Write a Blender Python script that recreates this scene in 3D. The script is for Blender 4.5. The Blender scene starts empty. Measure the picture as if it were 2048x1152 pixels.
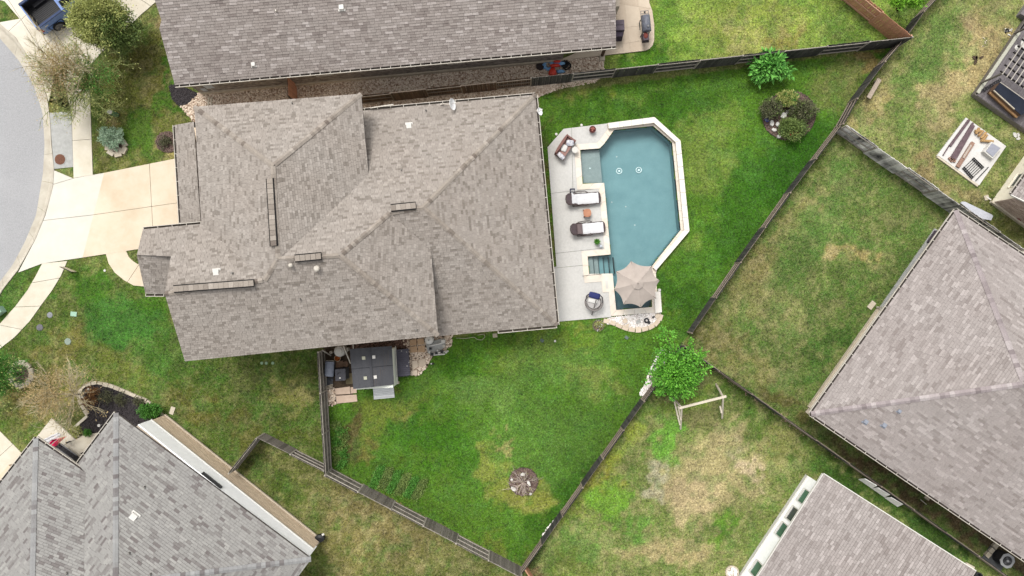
import bpy, bmesh, math, random
import numpy as np
from mathutils import Vector, Matrix
from mathutils.geometry import tessellate_polygon

# ------------------------------------------------------------------ camera, light, exposure
H = 45.0                       # drone height in metres
F = 1366.0                     # focal length in pixels of a 2048 wide picture
SC = H / F
scene = bpy.context.scene
col = scene.collection
cam_d = bpy.data.cameras.new('camera'); cam = bpy.data.objects.new('camera', cam_d); col.objects.link(cam)
cam.location = (0, 0, H); cam.rotation_euler = (0, 0, 0)
cam_d.sensor_width = 36.0; cam_d.lens = 36.0 * F / 2048.0
cam_d.clip_start = 0.5; cam_d.clip_end = 3000
scene.camera = cam
W = bpy.data.worlds.new('World'); scene.world = W; W.use_nodes = True
nt = W.node_tree; nt.nodes.clear()
sky = nt.nodes.new('ShaderNodeTexSky'); sky.sky_type = 'NISHITA'; sky.sun_disc = False
SUN_EL, SUN_AZ = math.radians(60), math.radians(335)     # light comes from the west-north-west
sky.sun_elevation = SUN_EL; sky.sun_rotation = SUN_AZ
sky.air_density = 1.0; sky.dust_density = 3.0
hs = nt.nodes.new('ShaderNodeHueSaturation'); hs.inputs['Saturation'].default_value = 0.07
bg = nt.nodes.new('ShaderNodeBackground'); bg.inputs['Strength'].default_value = 0.15
wo = nt.nodes.new('ShaderNodeOutputWorld')
nt.links.new(sky.outputs[0], hs.inputs['Color']); nt.links.new(hs.outputs[0], bg.inputs[0]); nt.links.new(bg.outputs[0], wo.inputs[0])
sun_d = bpy.data.lights.new('sun', 'SUN'); sun_d.energy = 1.25; sun_d.angle = math.radians(20); sun_d.color = (1.0, 0.955, 0.89)
sun = bpy.data.objects.new('sun', sun_d); col.objects.link(sun)
sd = Vector((math.sin(SUN_AZ) * math.cos(SUN_EL), math.cos(SUN_AZ) * math.cos(SUN_EL), math.sin(SUN_EL)))
sun.rotation_euler = sd.to_track_quat('Z', 'Y').to_euler(); sun.location = sd * 60
scene.render.engine = 'CYCLES'
vs = scene.view_settings; vs.view_transform = 'Standard'; vs.look = 'None'; vs.exposure = 0.96; vs.gamma = 1
vs.use_curve_mapping = False

rnd = random.Random(7)
def U(a, b): return rnd.uniform(a, b)

# ------------------------------------------------------------------ helpers
def G(px, py, z=0.0):
    k = 1 - z / H
    return Vector(((px - 1024) * SC * k, (576 - py) * SC * k, z))

ALB = 0.60
def S(r, g, b, k=ALB):
    f = lambda c: ((c / 255 + 0.055) / 1.055) ** 2.4 if c > 10 else c / 255 / 12.92
    return (f(r) * k, f(g) * k, f(b) * k, 1)

MATS = {}
def M(name, c, c2=None, rough=0.85, ns=6.0, na=0.6, isl=0.0, ob=0.0, bump=0.0, bs=60.0, metal=0.0, spec=0.25,
      big=0.0, bigc=None, bigs=0.35, contrast=1.0, stretch=None):
    """procedural material: mixes c and c2 by noise, island and object randomness"""
    if name in MATS: return MATS[name]
    m = bpy.data.materials.new(name); m.use_nodes = True
    t = m.node_tree; N = t.nodes; L = t.links
    b = N['Principled BSDF']; b.inputs['Roughness'].default_value = rough; b.inputs['Metallic'].default_value = metal
    b.inputs['Specular IOR Level'].default_value = spec
    if c2 is None: c2 = tuple(x * 0.78 for x in c[:3]) + (1,)
    geo = N.new('ShaderNodeNewGeometry'); tc = N.new('ShaderNodeTexCoord')
    src = geo.outputs['Position']
    if stretch:
        mp = N.new('ShaderNodeMapping'); mp.inputs['Scale'].default_value = stretch[:3]
        if len(stretch) > 3: mp.inputs['Rotation'].default_value = (0, 0, stretch[3])
        L.new(src, mp.inputs[0]); vec = mp.outputs[0]
    else: vec = src
    def noise(s, d=6, r=0.6, v=vec):
        n = N.new('ShaderNodeTexNoise'); n.inputs['Scale'].default_value = s; n.inputs['Detail'].default_value = d
        n.inputs['Roughness'].default_value = r; L.new(v, n.inputs['Vector']); return n.outputs['Fac']
    def math_(op, a, bb):
        n = N.new('ShaderNodeMath'); n.operation = op
        for i, x in enumerate((a, bb)):
            if isinstance(x, (int, float)): n.inputs[i].default_value = x
            else: L.new(x, n.inputs[i])
        return n.outputs[0]
    tot = na + isl + ob
    f = math_('MULTIPLY', math_('ADD', math_('MULTIPLY', math_('SUBTRACT', noise(ns), 0.5), 2.2 * contrast), 0.5), na / tot)
    if isl: f = math_('ADD', f, math_('MULTIPLY', geo.outputs['Random Per Island'], isl / tot))
    if ob:
        oi = N.new('ShaderNodeObjectInfo'); f = math_('ADD', f, math_('MULTIPLY', oi.outputs['Random'], ob / tot))
    mx = N.new('ShaderNodeMix'); mx.data_type = 'RGBA'; mx.clamp_factor = True
    L.new(f, mx.inputs['Factor']); mx.inputs['A'].default_value = c; mx.inputs['B'].default_value = c2
    out = mx.outputs['Result']
    if big:
        m2 = N.new('ShaderNodeMix'); m2.data_type = 'RGBA'; m2.clamp_factor = True
        q = math_('MULTIPLY', math_('SUBTRACT', noise(bigs, 5, 0.65, src), 0.47), 5.0 * big)
        L.new(q, m2.inputs['Factor']); L.new(out, m2.inputs['A']); m2.inputs['B'].default_value = bigc
        cl = N.new('ShaderNodeClamp'); L.new(q, cl.inputs[0]); cl.inputs[2].default_value = big
        L.new(cl.outputs[0], m2.inputs['Factor']); out = m2.outputs['Result']
    L.new(out, b.inputs['Base Color'])
    if bump:
        bp = N.new('ShaderNodeBump'); bp.inputs['Strength'].default_value = bump; bp.inputs['Distance'].default_value = 0.02
        L.new(noise(bs, 4), bp.inputs['Height']); L.new(bp.outputs[0], b.inputs['Normal'])
    MATS[name] = m; return m

LOC = {}
def tag(o, label=None, cat=None, group=None, kind=None):
    if label: o['label'] = label
    if cat: o['category'] = cat
    if group: o['group'] = group
    if kind: o['kind'] = kind
    return o
def thing(name, label, cat, loc=(0, 0, 0), rz=0.0, group=None, kind=None):
    o = bpy.data.objects.new(name, None); col.objects.link(o)
    o.location = loc; o.rotation_euler = (0, 0, rz); o.empty_display_size = 0.2
    LOC[o] = Vector(loc); tag(o, label, cat, group, kind); return o

def poly_area(p): return 0.5 * sum(p[i][0] * p[(i + 1) % len(p)][1] - p[(i + 1) % len(p)][0] * p[i][1] for i in range(len(p)))
class MB:
    def __init__(s): s.v = []; s.f = []
    def add(s, vs_, fs): 
        n = len(s.v); s.v += [tuple(v) for v in vs_]; s.f += [tuple(i + n for i in f) for f in fs]; return s
    def box(s, c, size, rz=0.0, m=None, taper=1.0):
        x, y, z = (d / 2 for d in size); ca, sa = math.cos(rz), math.sin(rz); vs_ = []
        for sz in (-1, 1):
            k = taper if sz > 0 else 1
            for sx, sy in ((-1, -1), (1, -1), (1, 1), (-1, 1)):
                v = Vector((sx * x * k * ca - sy * y * k * sa, sx * x * k * sa + sy * y * k * ca, sz * z))
                if m: v = m @ v
                vs_.append(v + Vector(c))
        return s.add(vs_, [(3, 2, 1, 0), (4, 5, 6, 7), (0, 1, 5, 4), (1, 2, 6, 5), (2, 3, 7, 6), (3, 0, 4, 7)])
    def bar(s, a, b, w, h, up=Vector((0, 0, 1))):
        a, b = Vector(a), Vector(b); d = (b - a).normalized(); sx = d.cross(up)
        if sx.length < 1e-4: sx = d.cross(Vector((1, 0, 0)))
        sx.normalize(); u = sx.cross(d); vs_ = []
        for p in (a, b):
            for i, j in ((-1, -1), (1, -1), (1, 1), (-1, 1)): vs_.append(p + sx * (i * w / 2) + u * (j * h / 2))
        return s.add(vs_, [(3, 2, 1, 0), (4, 5, 6, 7), (0, 1, 5, 4), (1, 2, 6, 5), (2, 3, 7, 6), (3, 0, 4, 7)])
    def tube(s, pts, rad, n=6, cap=True):
        pts = [Vector(p) for p in pts]
        if isinstance(rad, (int, float)): rad = [rad] * len(pts)
        vs_ = []; N_ = len(pts)
        for i, p in enumerate(pts):
            d = (pts[min(i + 1, N_ - 1)] - pts[max(i - 1, 0)]).normalized()
            a = d.cross(Vector((0, 0, 1)));
            if a.length < 0.05: a = d.cross(Vector((1, 0, 0)))
            a.normalize(); b = d.cross(a)
            for k in range(n):
                t = 2 * math.pi * k / n; vs_.append(p + (a * math.cos(t) + b * math.sin(t)) * rad[i])
        fs = [(i * n + k, i * n + (k + 1) % n, (i + 1) * n + (k + 1) % n, (i + 1) * n + k) for i in range(N_ - 1) for k in range(n)]
        if cap: fs += [tuple(range(n))[::-1], tuple((N_ - 1) * n + k for k in range(n))]
        return s.add(vs_, fs)
    def lathe(s, c, prof, n=20, sx=1, sy=1):
        c = Vector(c); vs_ = []
        for r, z in prof:
            for k in range(n):
                t = 2 * math.pi * k / n; vs_.append(c + Vector((r * sx * math.cos(t), r * sy * math.sin(t), z)))
        N_ = len(prof)
        fs = [(i * n + k, i * n + (k + 1) % n, (i + 1) * n + (k + 1) % n, (i + 1) * n + k) for i in range(N_ - 1) for k in range(n)]
        fs += [tuple(range(n))[::-1], tuple((N_ - 1) * n + k for k in range(n))]
        return s.add(vs_, fs)
    def prism(s, poly, z0, z1):
        """poly: list of world (x,y); straight sided"""
        p = [(q[0], q[1]) for q in poly]
        if poly_area(p) < 0: p = p[::-1]
        n = len(p); tr = tessellate_polygon([[Vector((a, b, 0)) for a, b in p]])
        vs_ = [(a, b, z0) for a, b in p] + [(a, b, z1) for a, b in p]; fs = []
        for t in tr:
            a, b, c = (Vector(p[i]) for i in t)
            if (b - a).cross(c - a) < 0: t = t[::-1]
            fs.append(tuple(i + n for i in t)); fs.append(tuple(t[::-1]))
        fs += [(i, (i + 1) % n, (i + 1) % n + n, i + n) for i in range(n)]
        return s.add(vs_, fs)
    def blob(s, c, r, n=2, jit=0.2, seed=0, flat=1.0):
        bm = bmesh.new(); bmesh.ops.create_icosphere(bm, subdivisions=n, radius=1)
        rr = random.Random(seed)
        vs_ = [Vector((v.co.x * r[0], v.co.y * r[1], v.co.z * r[2])) * (1 + rr.uniform(-jit, jit)) + Vector(c) for v in bm.verts]
        fs = [tuple(v.index for v in f.verts) for f in bm.faces]; bm.free(); return s.add(vs_, fs)
    def build(s, name, m, parent=None, smooth=False, local=False, kind=None, label=None):
        off = Vector((0, 0, 0)) if (local or parent is None) else LOC.get(parent, Vector((0, 0, 0)))
        me = bpy.data.meshes.new(name)
        vs_ = s.v if off.length == 0 else [(v[0] - off.x, v[1] - off.y, v[2] - off.z) for v in s.v]
        me.from_pydata(vs_, [], s.f); 
        if smooth: me.polygons.foreach_set('use_smooth', [True] * len(me.polygons))
        me.update(); me.materials.append(m)
        o = bpy.data.objects.new(name, me); col.objects.link(o)
        if parent: o.parent = parent; LOC[o] = off if not local else Vector((0, 0, 0))
        else: LOC[o] = Vector((0, 0, 0))
        if kind: o['kind'] = kind
        if label: o['label'] = label
        return o
def inst(me, name, parent, loc, rot=(0, 0, 0), scale=(1, 1, 1)):
    o = bpy.data.objects.new(name, me); col.objects.link(o); o.parent = parent
    o.location = Vector(loc) - LOC.get(parent, Vector((0, 0, 0))); o.rotation_euler = rot; o.scale = scale; return o
def mesh_only(mb, name, m):
    me = bpy.data.meshes.new(name); me.from_pydata(mb.v, [], mb.f); me.update(); me.materials.append(m); return me

def clip_half(poly, n, d):
    """keep points with n.p <= d"""
    out = []
    for i in range(len(poly)):
        a, b = poly[i], poly[(i + 1) % len(poly)]
        da, db = n[0] * a[0] + n[1] * a[1] - d, n[0] * b[0] + n[1] * b[1] - d
        if da <= 0: out.append(a)
        if (da < 0 < db) or (db < 0 < da):
            t = da / (da - db); out.append((a[0] + (b[0] - a[0]) * t, a[1] + (b[1] - a[1]) * t))
    return out
def split(polys, a, b, gap=0.02):
    """cut polygons (world xy) along the infinite line a-b, leaving a joint"""
    a, b = Vector(a[:2]), Vector(b[:2]); dd = (b - a).normalized(); n = (-dd.y, dd.x); d = n[0] * a.x + n[1] * a.y; out = []
    for p in polys:
        p1 = clip_half(p, n, d - gap / 2); p2 = clip_half(p, (-n[0], -n[1]), -d - gap / 2)
        for q in (p1, p2):
            if len(q) > 2 and abs(poly_area(q)) > 0.02: out.append(q)
    return out
def pxy(pts, z=0.0): return [tuple(G(x, y, z)[:2]) for x, y in pts]
def inside(px, py, poly):
    """numpy point in polygon"""
    r = np.zeros(px.shape, bool); n = len(poly); j = n - 1
    for i in range(n):
        xi, yi = poly[i]; xj, yj = poly[j]
        if yi != yj:
            c = ((yi > py) != (yj > py)) & (px < (xj - xi) * (py - yi) / (yj - yi) + xi); r ^= c
        j = i
    return r
def inpoly(x, y, poly): return bool(inside(np.array([x]), np.array([y]), poly)[0])
def smooth_poly(pts, it=2):
    for _ in range(it):
        q = []
        for i in range(len(pts)):
            a, b = pts[i], pts[(i + 1) % len(pts)]
            q += [(a[0] * .75 + b[0] * .25, a[1] * .75 + b[1] * .25), (a[0] * .25 + b[0] * .75, a[1] * .25 + b[1] * .75)]
        pts = q
    return pts
def ellipse(cx, cy, rx, ry, n=28, rot=0): return [(cx + rx * math.cos(t) * math.cos(rot) - ry * math.sin(t) * math.sin(rot), cy + rx * math.cos(t) * math.sin(rot) + ry * math.sin(t) * math.cos(rot)) for t in (2 * math.pi * k / n for k in range(n))]

_nrs = np.random.RandomState(3)
def vnoise(x, y, s, seed):
    rs = np.random.RandomState(seed); T = rs.rand(256, 256)
    X = x * s + 100.3; Y = y * s + 77.7; xi = np.floor(X).astype(int); yi = np.floor(Y).astype(int)
    fx = X - xi; fy = Y - yi; fx = fx * fx * (3 - 2 * fx); fy = fy * fy * (3 - 2 * fy)
    g = lambda a, b: T[a % 256, b % 256]
    return (g(xi, yi) * (1 - fx) + g(xi + 1, yi) * fx) * (1 - fy) + (g(xi, yi + 1) * (1 - fx) + g(xi + 1, yi + 1) * fx) * fy
def fbm(x, y, s, seed, o=5, r=0.55):
    t = 0; a = 1; w = 0
    for k in range(o): t = t + a * vnoise(x, y, s * 2 ** k, seed + k); w += a; a *= r
    return t / w

# ------------------------------------------------------------------ materials
CONC = M('concrete_cream', S(240, 232, 214), S(216, 205, 182), ns=1.2, na=1, bump=.15, bs=80, big=.5, bigc=S(248, 243, 232), bigs=.25, contrast=.8)
CONCT = M('concrete_tan', S(243, 229, 207), S(230, 213, 186), ns=.9, na=1, bump=.15, bs=80, big=.42, bigc=S(205, 180, 146), bigs=.33, contrast=.8)
CONCW = M('concrete_white', S(240, 235, 224), S(228, 222, 208), ns=1.2, na=1, bump=.15, bs=80, big=.4, bigc=S(222, 221, 208), bigs=.3, contrast=.8)
CONCG = M('concrete_grey', S(196, 196, 192), S(176, 176, 172), ns=4, na=1, bump=.2, bs=90, contrast=1.2)
CURB = M('curb_concrete', S(224, 216, 200), S(196, 187, 170), ns=1.6, na=1, bump=.2, big=.4, bigc=S(178, 170, 152), bigs=.6)
ROAD = M('road_asphalt', S(186, 186, 187), S(164, 164, 166), ns=14, na=1, bump=.5, bs=45, contrast=1.3, big=.5, bigc=S(196, 195, 196), bigs=.12)
POOLDECK = M('pool_deck_concrete', S(226, 224, 219), S(208, 206, 202), ns=9, na=1, bump=.3, bs=60, contrast=1.1, big=.3, bigc=S(236, 235, 230), bigs=.4)
COPING = M('coping_stone', S(252, 246, 236), S(243, 226, 204), ns=3, na=.6, ob=.5, bump=.15)
RAISED = M('raised_coping', S(252, 248, 240), S(246, 238, 226), ns=2, na=.5, ob=.5, bump=.1)
WHITE = M('white_paint', S(236, 234, 228), S(222, 218, 210), ns=3, na=1, rough=.5)
SIDING = M('white_siding', S(254, 254, 254, .86), S(250, 250, 250, .82), ns=2, na=1, rough=.6)
CREAM = M('cream_siding', S(250, 242, 224, .75), S(240, 230, 208, .75), ns=2, na=1, rough=.6)
STUCCO = M('stucco_beige', S(226, 218, 204, .75), S(214, 206, 192, .75), ns=3, na=1)
GUTW = M('gutter_white', S(226, 220, 208), S(196, 186, 172), ns=3, na=1, rough=.5)
GUTD = M('gutter_inside', S(92, 84, 76), S(60, 54, 48), ns=5, na=1)
DARK = M('dark_plastic', S(58, 58, 62), S(44, 44, 48), ns=5, na=1, rough=.5)
BLACK = M('black_metal', S(40, 40, 42), S(28, 28, 30), ns=5, na=1, rough=.45)
GLASS = M('window_glass', S(86, 92, 96), S(60, 66, 70), ns=1, na=1, rough=.08, spec=.6)
GLASSG = M('green_glass', S(96, 140, 118), S(60, 100, 82), ns=1.2, na=1, rough=.08, spec=.6)
BRICKG = M('brick_grey', S(190, 178, 166), S(104, 94, 86), ns=20, na=.3, isl=1)
BRICKT = M('brick_tan', S(240, 218, 190, .72), S(206, 184, 158, .72), ns=20, na=.3, isl=1)
STONEW = M('stone_wall', S(236, 214, 198), S(178, 156, 142), ns=6, na=.5, isl=1, bump=.5, bs=20)
MORTAR = M('mortar', S(214, 200, 182), ns=10, na=1)
LEDGE = M('foundation', S(222, 208, 186), S(190, 176, 156), ns=5, na=1)
WOODG = M('wood_grey', S(156, 148, 140), S(92, 86, 80), ns=9, na=.5, ob=.7, bump=.3, bs=25)
WOODD = M('wood_dark', S(96, 94, 90), S(38, 38, 38), ns=5, na=.5, ob=.6, bump=.3, bs=25)
WOODB = M('wood_brown', S(124, 98, 80), S(64, 50, 42), ns=7, na=.5, ob=.6, bump=.3, bs=25)
WOODL = M('wood_light_grey', S(254, 250, 246, .8), S(70, 68, 70), ns=.8, na=1.3, ob=.7, bump=.3, bs=25, contrast=1.8)
WOODR = M('wood_redbrown', S(234, 172, 138), S(204, 146, 116), ns=4, na=.5, ob=.7, bump=.2)
RAILG = M('rail_grey', S(198, 190, 178), S(152, 144, 134), ns=6, na=.6, ob=.5)
RAILD = M('rail_dark', S(170, 156, 140), S(116, 104, 92), ns=6, na=.6, ob=.5)
RAILR = M('rail_redbrown', S(236, 186, 156), S(206, 158, 130), ns=6, na=.6, ob=.5)
MULCH = M('mulch_dark', S(84, 78, 80), S(38, 34, 35), ns=14, na=1, bump=1, bs=30, contrast=1.5)
MULCHB = M('mulch_brown', S(150, 126, 116), S(74, 58, 52), ns=14, na=1, bump=1, bs=30, contrast=1.6)
SOIL = M('soil', S(96, 80, 62), S(60, 48, 38), ns=8, na=1, bump=.8, bs=20)
ROCKT = M('river_rock', S(255, 240, 220, .72), S(176, 148, 126, .72), ns=10, na=.3, isl=1.2, contrast=1)
ROCKW = M('white_rock', S(255, 252, 248, .78), S(216, 204, 196, .7), ns=10, na=.3, isl=1)
LIME = M('limestone', S(232, 222, 202), S(196, 182, 160), ns=5, na=.6, ob=.6, bump=.4, bs=20)
FLAG = M('flagstone', S(236, 220, 198), S(212, 192, 170), ns=4, na=.6, ob=.7, bump=.2)
PAVER = M('paver_tan', S(212, 180, 146), S(190, 156, 122), ns=5, na=.6, ob=.6, bump=.2)
PLASTER = M('pool_plaster', S(154, 186, 191), S(137, 170, 176), ns=1.2, na=1, contrast=1.0)
PLASTERS = M('pool_shelf', S(184, 186, 184), S(166, 170, 170), ns=5, na=1)
TILE = M('pool_tile', S(92, 100, 100), S(60, 70, 74), ns=14, na=1)
RUST = M('rust_iron', S(140, 96, 76), S(108, 74, 60), ns=12, na=1, bump=.4)

def leafmat(n, a, b): 
    m = M(n, a, b, ns=1.4, na=.5, isl=1, rough=.6, spec=.3)
    bs_ = m.node_tree.nodes['Principled BSDF']
    return m
LF_OLIVE = leafmat('leaf_olive', S(222, 224, 136), S(124, 140, 64))
LF_DARK = leafmat('leaf_dark', S(152, 174, 92), S(54, 82, 34))
LF_BRIGHT = leafmat('leaf_bright', S(140, 214, 70), S(44, 118, 18))
LF_FIG = leafmat('leaf_fig', S(150, 226, 104), S(44, 122, 34))
LF_SAGE = leafmat('leaf_sage', S(216, 240, 208), S(128, 166, 130))
LF_BRONZE = leafmat('leaf_bronze', S(138, 138, 100), S(58, 64, 46))
LF_GREEN = leafmat('leaf_green', S(112, 176, 66), S(42, 100, 32))
LF_DRY = leafmat('leaf_dry', S(222, 198, 142), S(168, 140, 92))
LF_YEL = leafmat('leaf_yellow_green', S(160, 216, 66), S(98, 164, 38))
LF_RED = leafmat('flower_red', S(170, 60, 46), S(110, 40, 30))
LF_ORANGE = leafmat('leaf_rust', S(176, 128, 78), S(126, 86, 50))
TWIG = M('twig_tan', S(226, 214, 182), S(170, 156, 118), ns=4, na=1)
TWIGD = M('twig_brown', S(120, 106, 82), S(72, 64, 50), ns=4, na=1)
TWIGG = M('twig_grey', S(222, 206, 194), S(164, 146, 136), ns=4, na=1)
TWIGO = M('twig_olive', S(186, 192, 124), S(104, 120, 66), ns=3, na=1, isl=.6)

def shmat(name, lo, mid, hi, warm, obj=False):
    m = bpy.data.materials.new(name); m.use_nodes = True; t = m.node_tree; N = t.nodes; L = t.links
    b = N['Principled BSDF']; b.inputs['Roughness'].default_value = .95; b.inputs['Specular IOR Level'].default_value = .1
    geo = N.new('ShaderNodeNewGeometry')
    r = N.new('ShaderNodeValToRGB'); e = r.color_ramp.elements
    e[0].position = 0; e[0].color = lo; e[1].position = 1; e[1].color = hi
    for p_, c_ in ((.10, tuple((a * .6 + b_ * .4) for a, b_ in zip(lo, mid))), (.30, mid), (.75, tuple(x * 1.04 for x in mid[:3]) + (1,))):
        k = e.new(p_); k.color = c_
    if obj:
        oi = N.new('ShaderNodeObjectInfo'); L.new(oi.outputs['Random'], r.inputs[0])
    else: L.new(geo.outputs['Random Per Island'], r.inputs[0])
    n1 = N.new('ShaderNodeTexNoise'); n1.inputs['Scale'].default_value = .45; n1.inputs['Detail'].default_value = 4; L.new(geo.outputs['Position'], n1.inputs[0])
    n2 = N.new('ShaderNodeTexNoise'); n2.inputs['Scale'].default_value = 26; n2.inputs['Detail'].default_value = 4; L.new(geo.outputs['Position'], n2.inputs[0])
    a1 = N.new('ShaderNodeMapRange'); a1.inputs[1].default_value = .35; a1.inputs[2].default_value = .68; L.new(n1.outputs[0], a1.inputs[0])
    mx = N.new('ShaderNodeMix'); mx.data_type = 'RGBA'; mx.blend_type = 'MULTIPLY'
    ml = N.new('ShaderNodeMath'); ml.operation = 'MULTIPLY'; ml.inputs[1].default_value = .55; L.new(a1.outputs[0], ml.inputs[0])
    L.new(ml.outputs[0], mx.inputs['Factor']); L.new(r.outputs[0], mx.inputs['A']); mx.inputs['B'].default_value = warm
    a2 = N.new('ShaderNodeMapRange'); a2.inputs[1].default_value = .3; a2.inputs[2].default_value = .7; a2.inputs[3].default_value = .8; a2.inputs[4].default_value = 1.2; L.new(n2.outputs[0], a2.inputs[0])
    m2 = N.new('ShaderNodeMix'); m2.data_type = 'RGBA'; m2.blend_type = 'MULTIPLY'; m2.inputs['Factor'].default_value = 1
    L.new(mx.outputs['Result'], m2.inputs['A']); L.new(a2.outputs[0], m2.inputs['B']); L.new(m2.outputs['Result'], b.inputs['Base Color'])
    bp = N.new('ShaderNodeBump'); bp.inputs['Strength'].default_value = .4; bp.inputs['Distance'].default_value = .01
    L.new(n2.outputs[0], bp.inputs['Height']); L.new(bp.outputs[0], b.inputs['Normal']); return m
SH_C = shmat('shingles_taupe', S(138, 130, 122), S(166, 158, 150), S(181, 173, 165), (.96, .93, .91, 1))
SH_N = shmat('shingles_mauve', S(144, 134, 129), S(168, 159, 153), S(196, 187, 182), (.94, .915, .91, 1))
SH_B = shmat('shingles_grey', S(122, 115, 113), S(158, 156, 152), S(172, 170, 165), (.92, .91, .93, 1))
SH_R = shmat('shingles_rose', S(148, 139, 135), S(168, 160, 156), S(188, 180, 176), (.95, .925, .92, 1))
CAPM = {}
for n_, a_ in (('shingles_taupe', (S(126, 116, 108), S(164, 155, 145), S(184, 175, 165), (.93, .89, .86, 1))), ('shingles_mauve', (S(144, 134, 129), S(168, 159, 153), S(196, 187, 182), (.94, .915, .91, 1))), ('shingles_grey', (S(122, 116, 115), S(156, 156, 155), S(172, 172, 170), (.92, .91, .93, 1))), ('shingles_rose', (S(142, 132, 132), S(168, 158, 158), S(194, 186, 184), (.95, .92, .92, 1)))):
    CAPM[n_] = shmat('cap_' + n_, *a_, obj=True)
DECKM = M('roof_underlay', S(110, 102, 98), ns=5, na=1)
# ------------------------------------------------------------------ ground sheet with painted soil / turf colour
CURBIN = [(0, 77), (37, 120), (67, 170), (85, 225), (89, 288), (86, 345), (72, 430), (50, 483), (25, 530), (0, 563)]
CURBOUT = [(0, 47), (32, 75), (60, 117), (82, 155), (96, 200), (101, 240), (104, 290), (109, 338), (107, 372), (92, 428), (72, 478), (37, 540), (7, 578), (0, 590)]
POOLW = [(1228, 260), (1306, 252), (1344, 285), (1361, 460), (1304, 532), (1300, 546), (1304, 614), (1232, 620), (1225, 547), (1178, 548), (1175, 513), (1221, 509), (1208, 366), (1165, 368), (1160, 300), (1199, 297), (1208, 288)]
DECKP = [(1095, 295), (1127, 258), (1216, 247), (1221, 262), (1203, 284), (1196, 292), (1155, 295), (1160, 373), (1203, 371), (1216, 504), (1170, 508), (1173, 553), (1219, 553), (1227, 626), (1222, 634), (1118, 643), (1106, 535), (1113, 533)]
DRIVEN = [(-200, -120), (312, -120), (313, 3), (284, 28), (200, 108), (150, 172), (143, 222), (129, 167), (112, 146), (98, 203), (82, 155), (60, 117), (32, 75), (0, 47), (-6, 46), (40, 38), (10, 3), (-200, -60)]
SIDEW1 = [(99, 226), (143, 223), (147, 334), (109, 338)]
SIDEW2 = [(146, 180), (180, 178), (186, 350), (148, 356), (144, 223)]
DRIVEA = [(109, 341), (147, 357), (209, 346), (166, 515), (85, 527), (37, 545), (70, 482), (92, 430), (107, 372)]
DRIVEB = [(209, 346), (358, 316), (400, 330), (420, 480), (340, 487), (278, 498), (166, 515)]
SIDES = [(85, 527), (135, 522), (122, 552), (105, 580), (83, 610), (60, 642), (30, 674), (-60, 744), (-60, 690), (0, 648), (32, 612), (56, 580), (72, 552)]
WALKF = [(212, 507), (252, 501), (258, 514), (266, 522), (275, 528), (330, 530), (340, 575), (290, 573), (268, 571), (248, 560), (230, 545), (218, 527)]
WALKBL = [(-40, 1010), (0, 862), (46, 908), (30, 960), (0, 1010)]
PORCHBL = [(105, 836), (152, 878), (166, 870), (215, 862), (200, 930), (120, 930), (50, 905)]
PATION = [(1125, 118), (1160, 103), (1215, -60), (1302, -60), (1300, 20), (1308, 35), (1308, 80), (1296, 101), (1150, 118), (1125, 121)]
GRAVELN = [(361, 213), (378, 206), (392, 192), (400, 183), (1125, 118), (1208, 112), (1208, 145), (1120, 160), (1110, 180), (1075, 195), (722, 218), (388, 245)]
MULCHN = [(338, 172), (352, 168), (395, 186), (392, 192), (376, 207), (360, 214), (346, 200)]
BEDBL = [(165, 775), (190, 767), (220, 774), (262, 790), (292, 803), (316, 825), (328, 834), (300, 860), (240, 900), (162, 872), (142, 862), (176, 830), (163, 808), (158, 790)]
ROUNDBED = ellipse(1578, 231, 54, 49, rot=-.25)
RINGBED = ellipse(1047, 963, 29, 28)
BEDHOME = ellipse(336, 284, 24, 21)
POOLBED = [(1209, 640), (1222, 635), (1320, 623), (1322, 637), (1312, 651), (1290, 659), (1255, 657), (1232, 648), (1215, 648)]
PATCHK = [(650, 700), (640, 690), (905, 664), (903, 690), (880, 708), (872, 705), (852, 736), (838, 750), (795, 752), (700, 780), (715, 800), (668, 806), (660, 812), (655, 780)]
YARD = [(1076, 190), (1795, 95), (1675, 260), (1378, 668), (1285, 795), (1042, 1134), (664, 938), (655, 790), (650, 700), (1110, 655)]
ROCKBED = [(1322, 700), (1337, 700), (1342, 712), (1334, 722), (1326, 730), (1322, 745), (1312, 768), (1296, 792), (1278, 790), (1292, 765), (1300, 742), (1310, 720)]
SLABNE = [(1930, 236), (2010, 293), (1956, 371), (1872, 312)]
DECKNE = [(1951, 188), (1958, 176), (2060, 20), (2200, -60), (2200, 360), (2048, 256)]

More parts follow.
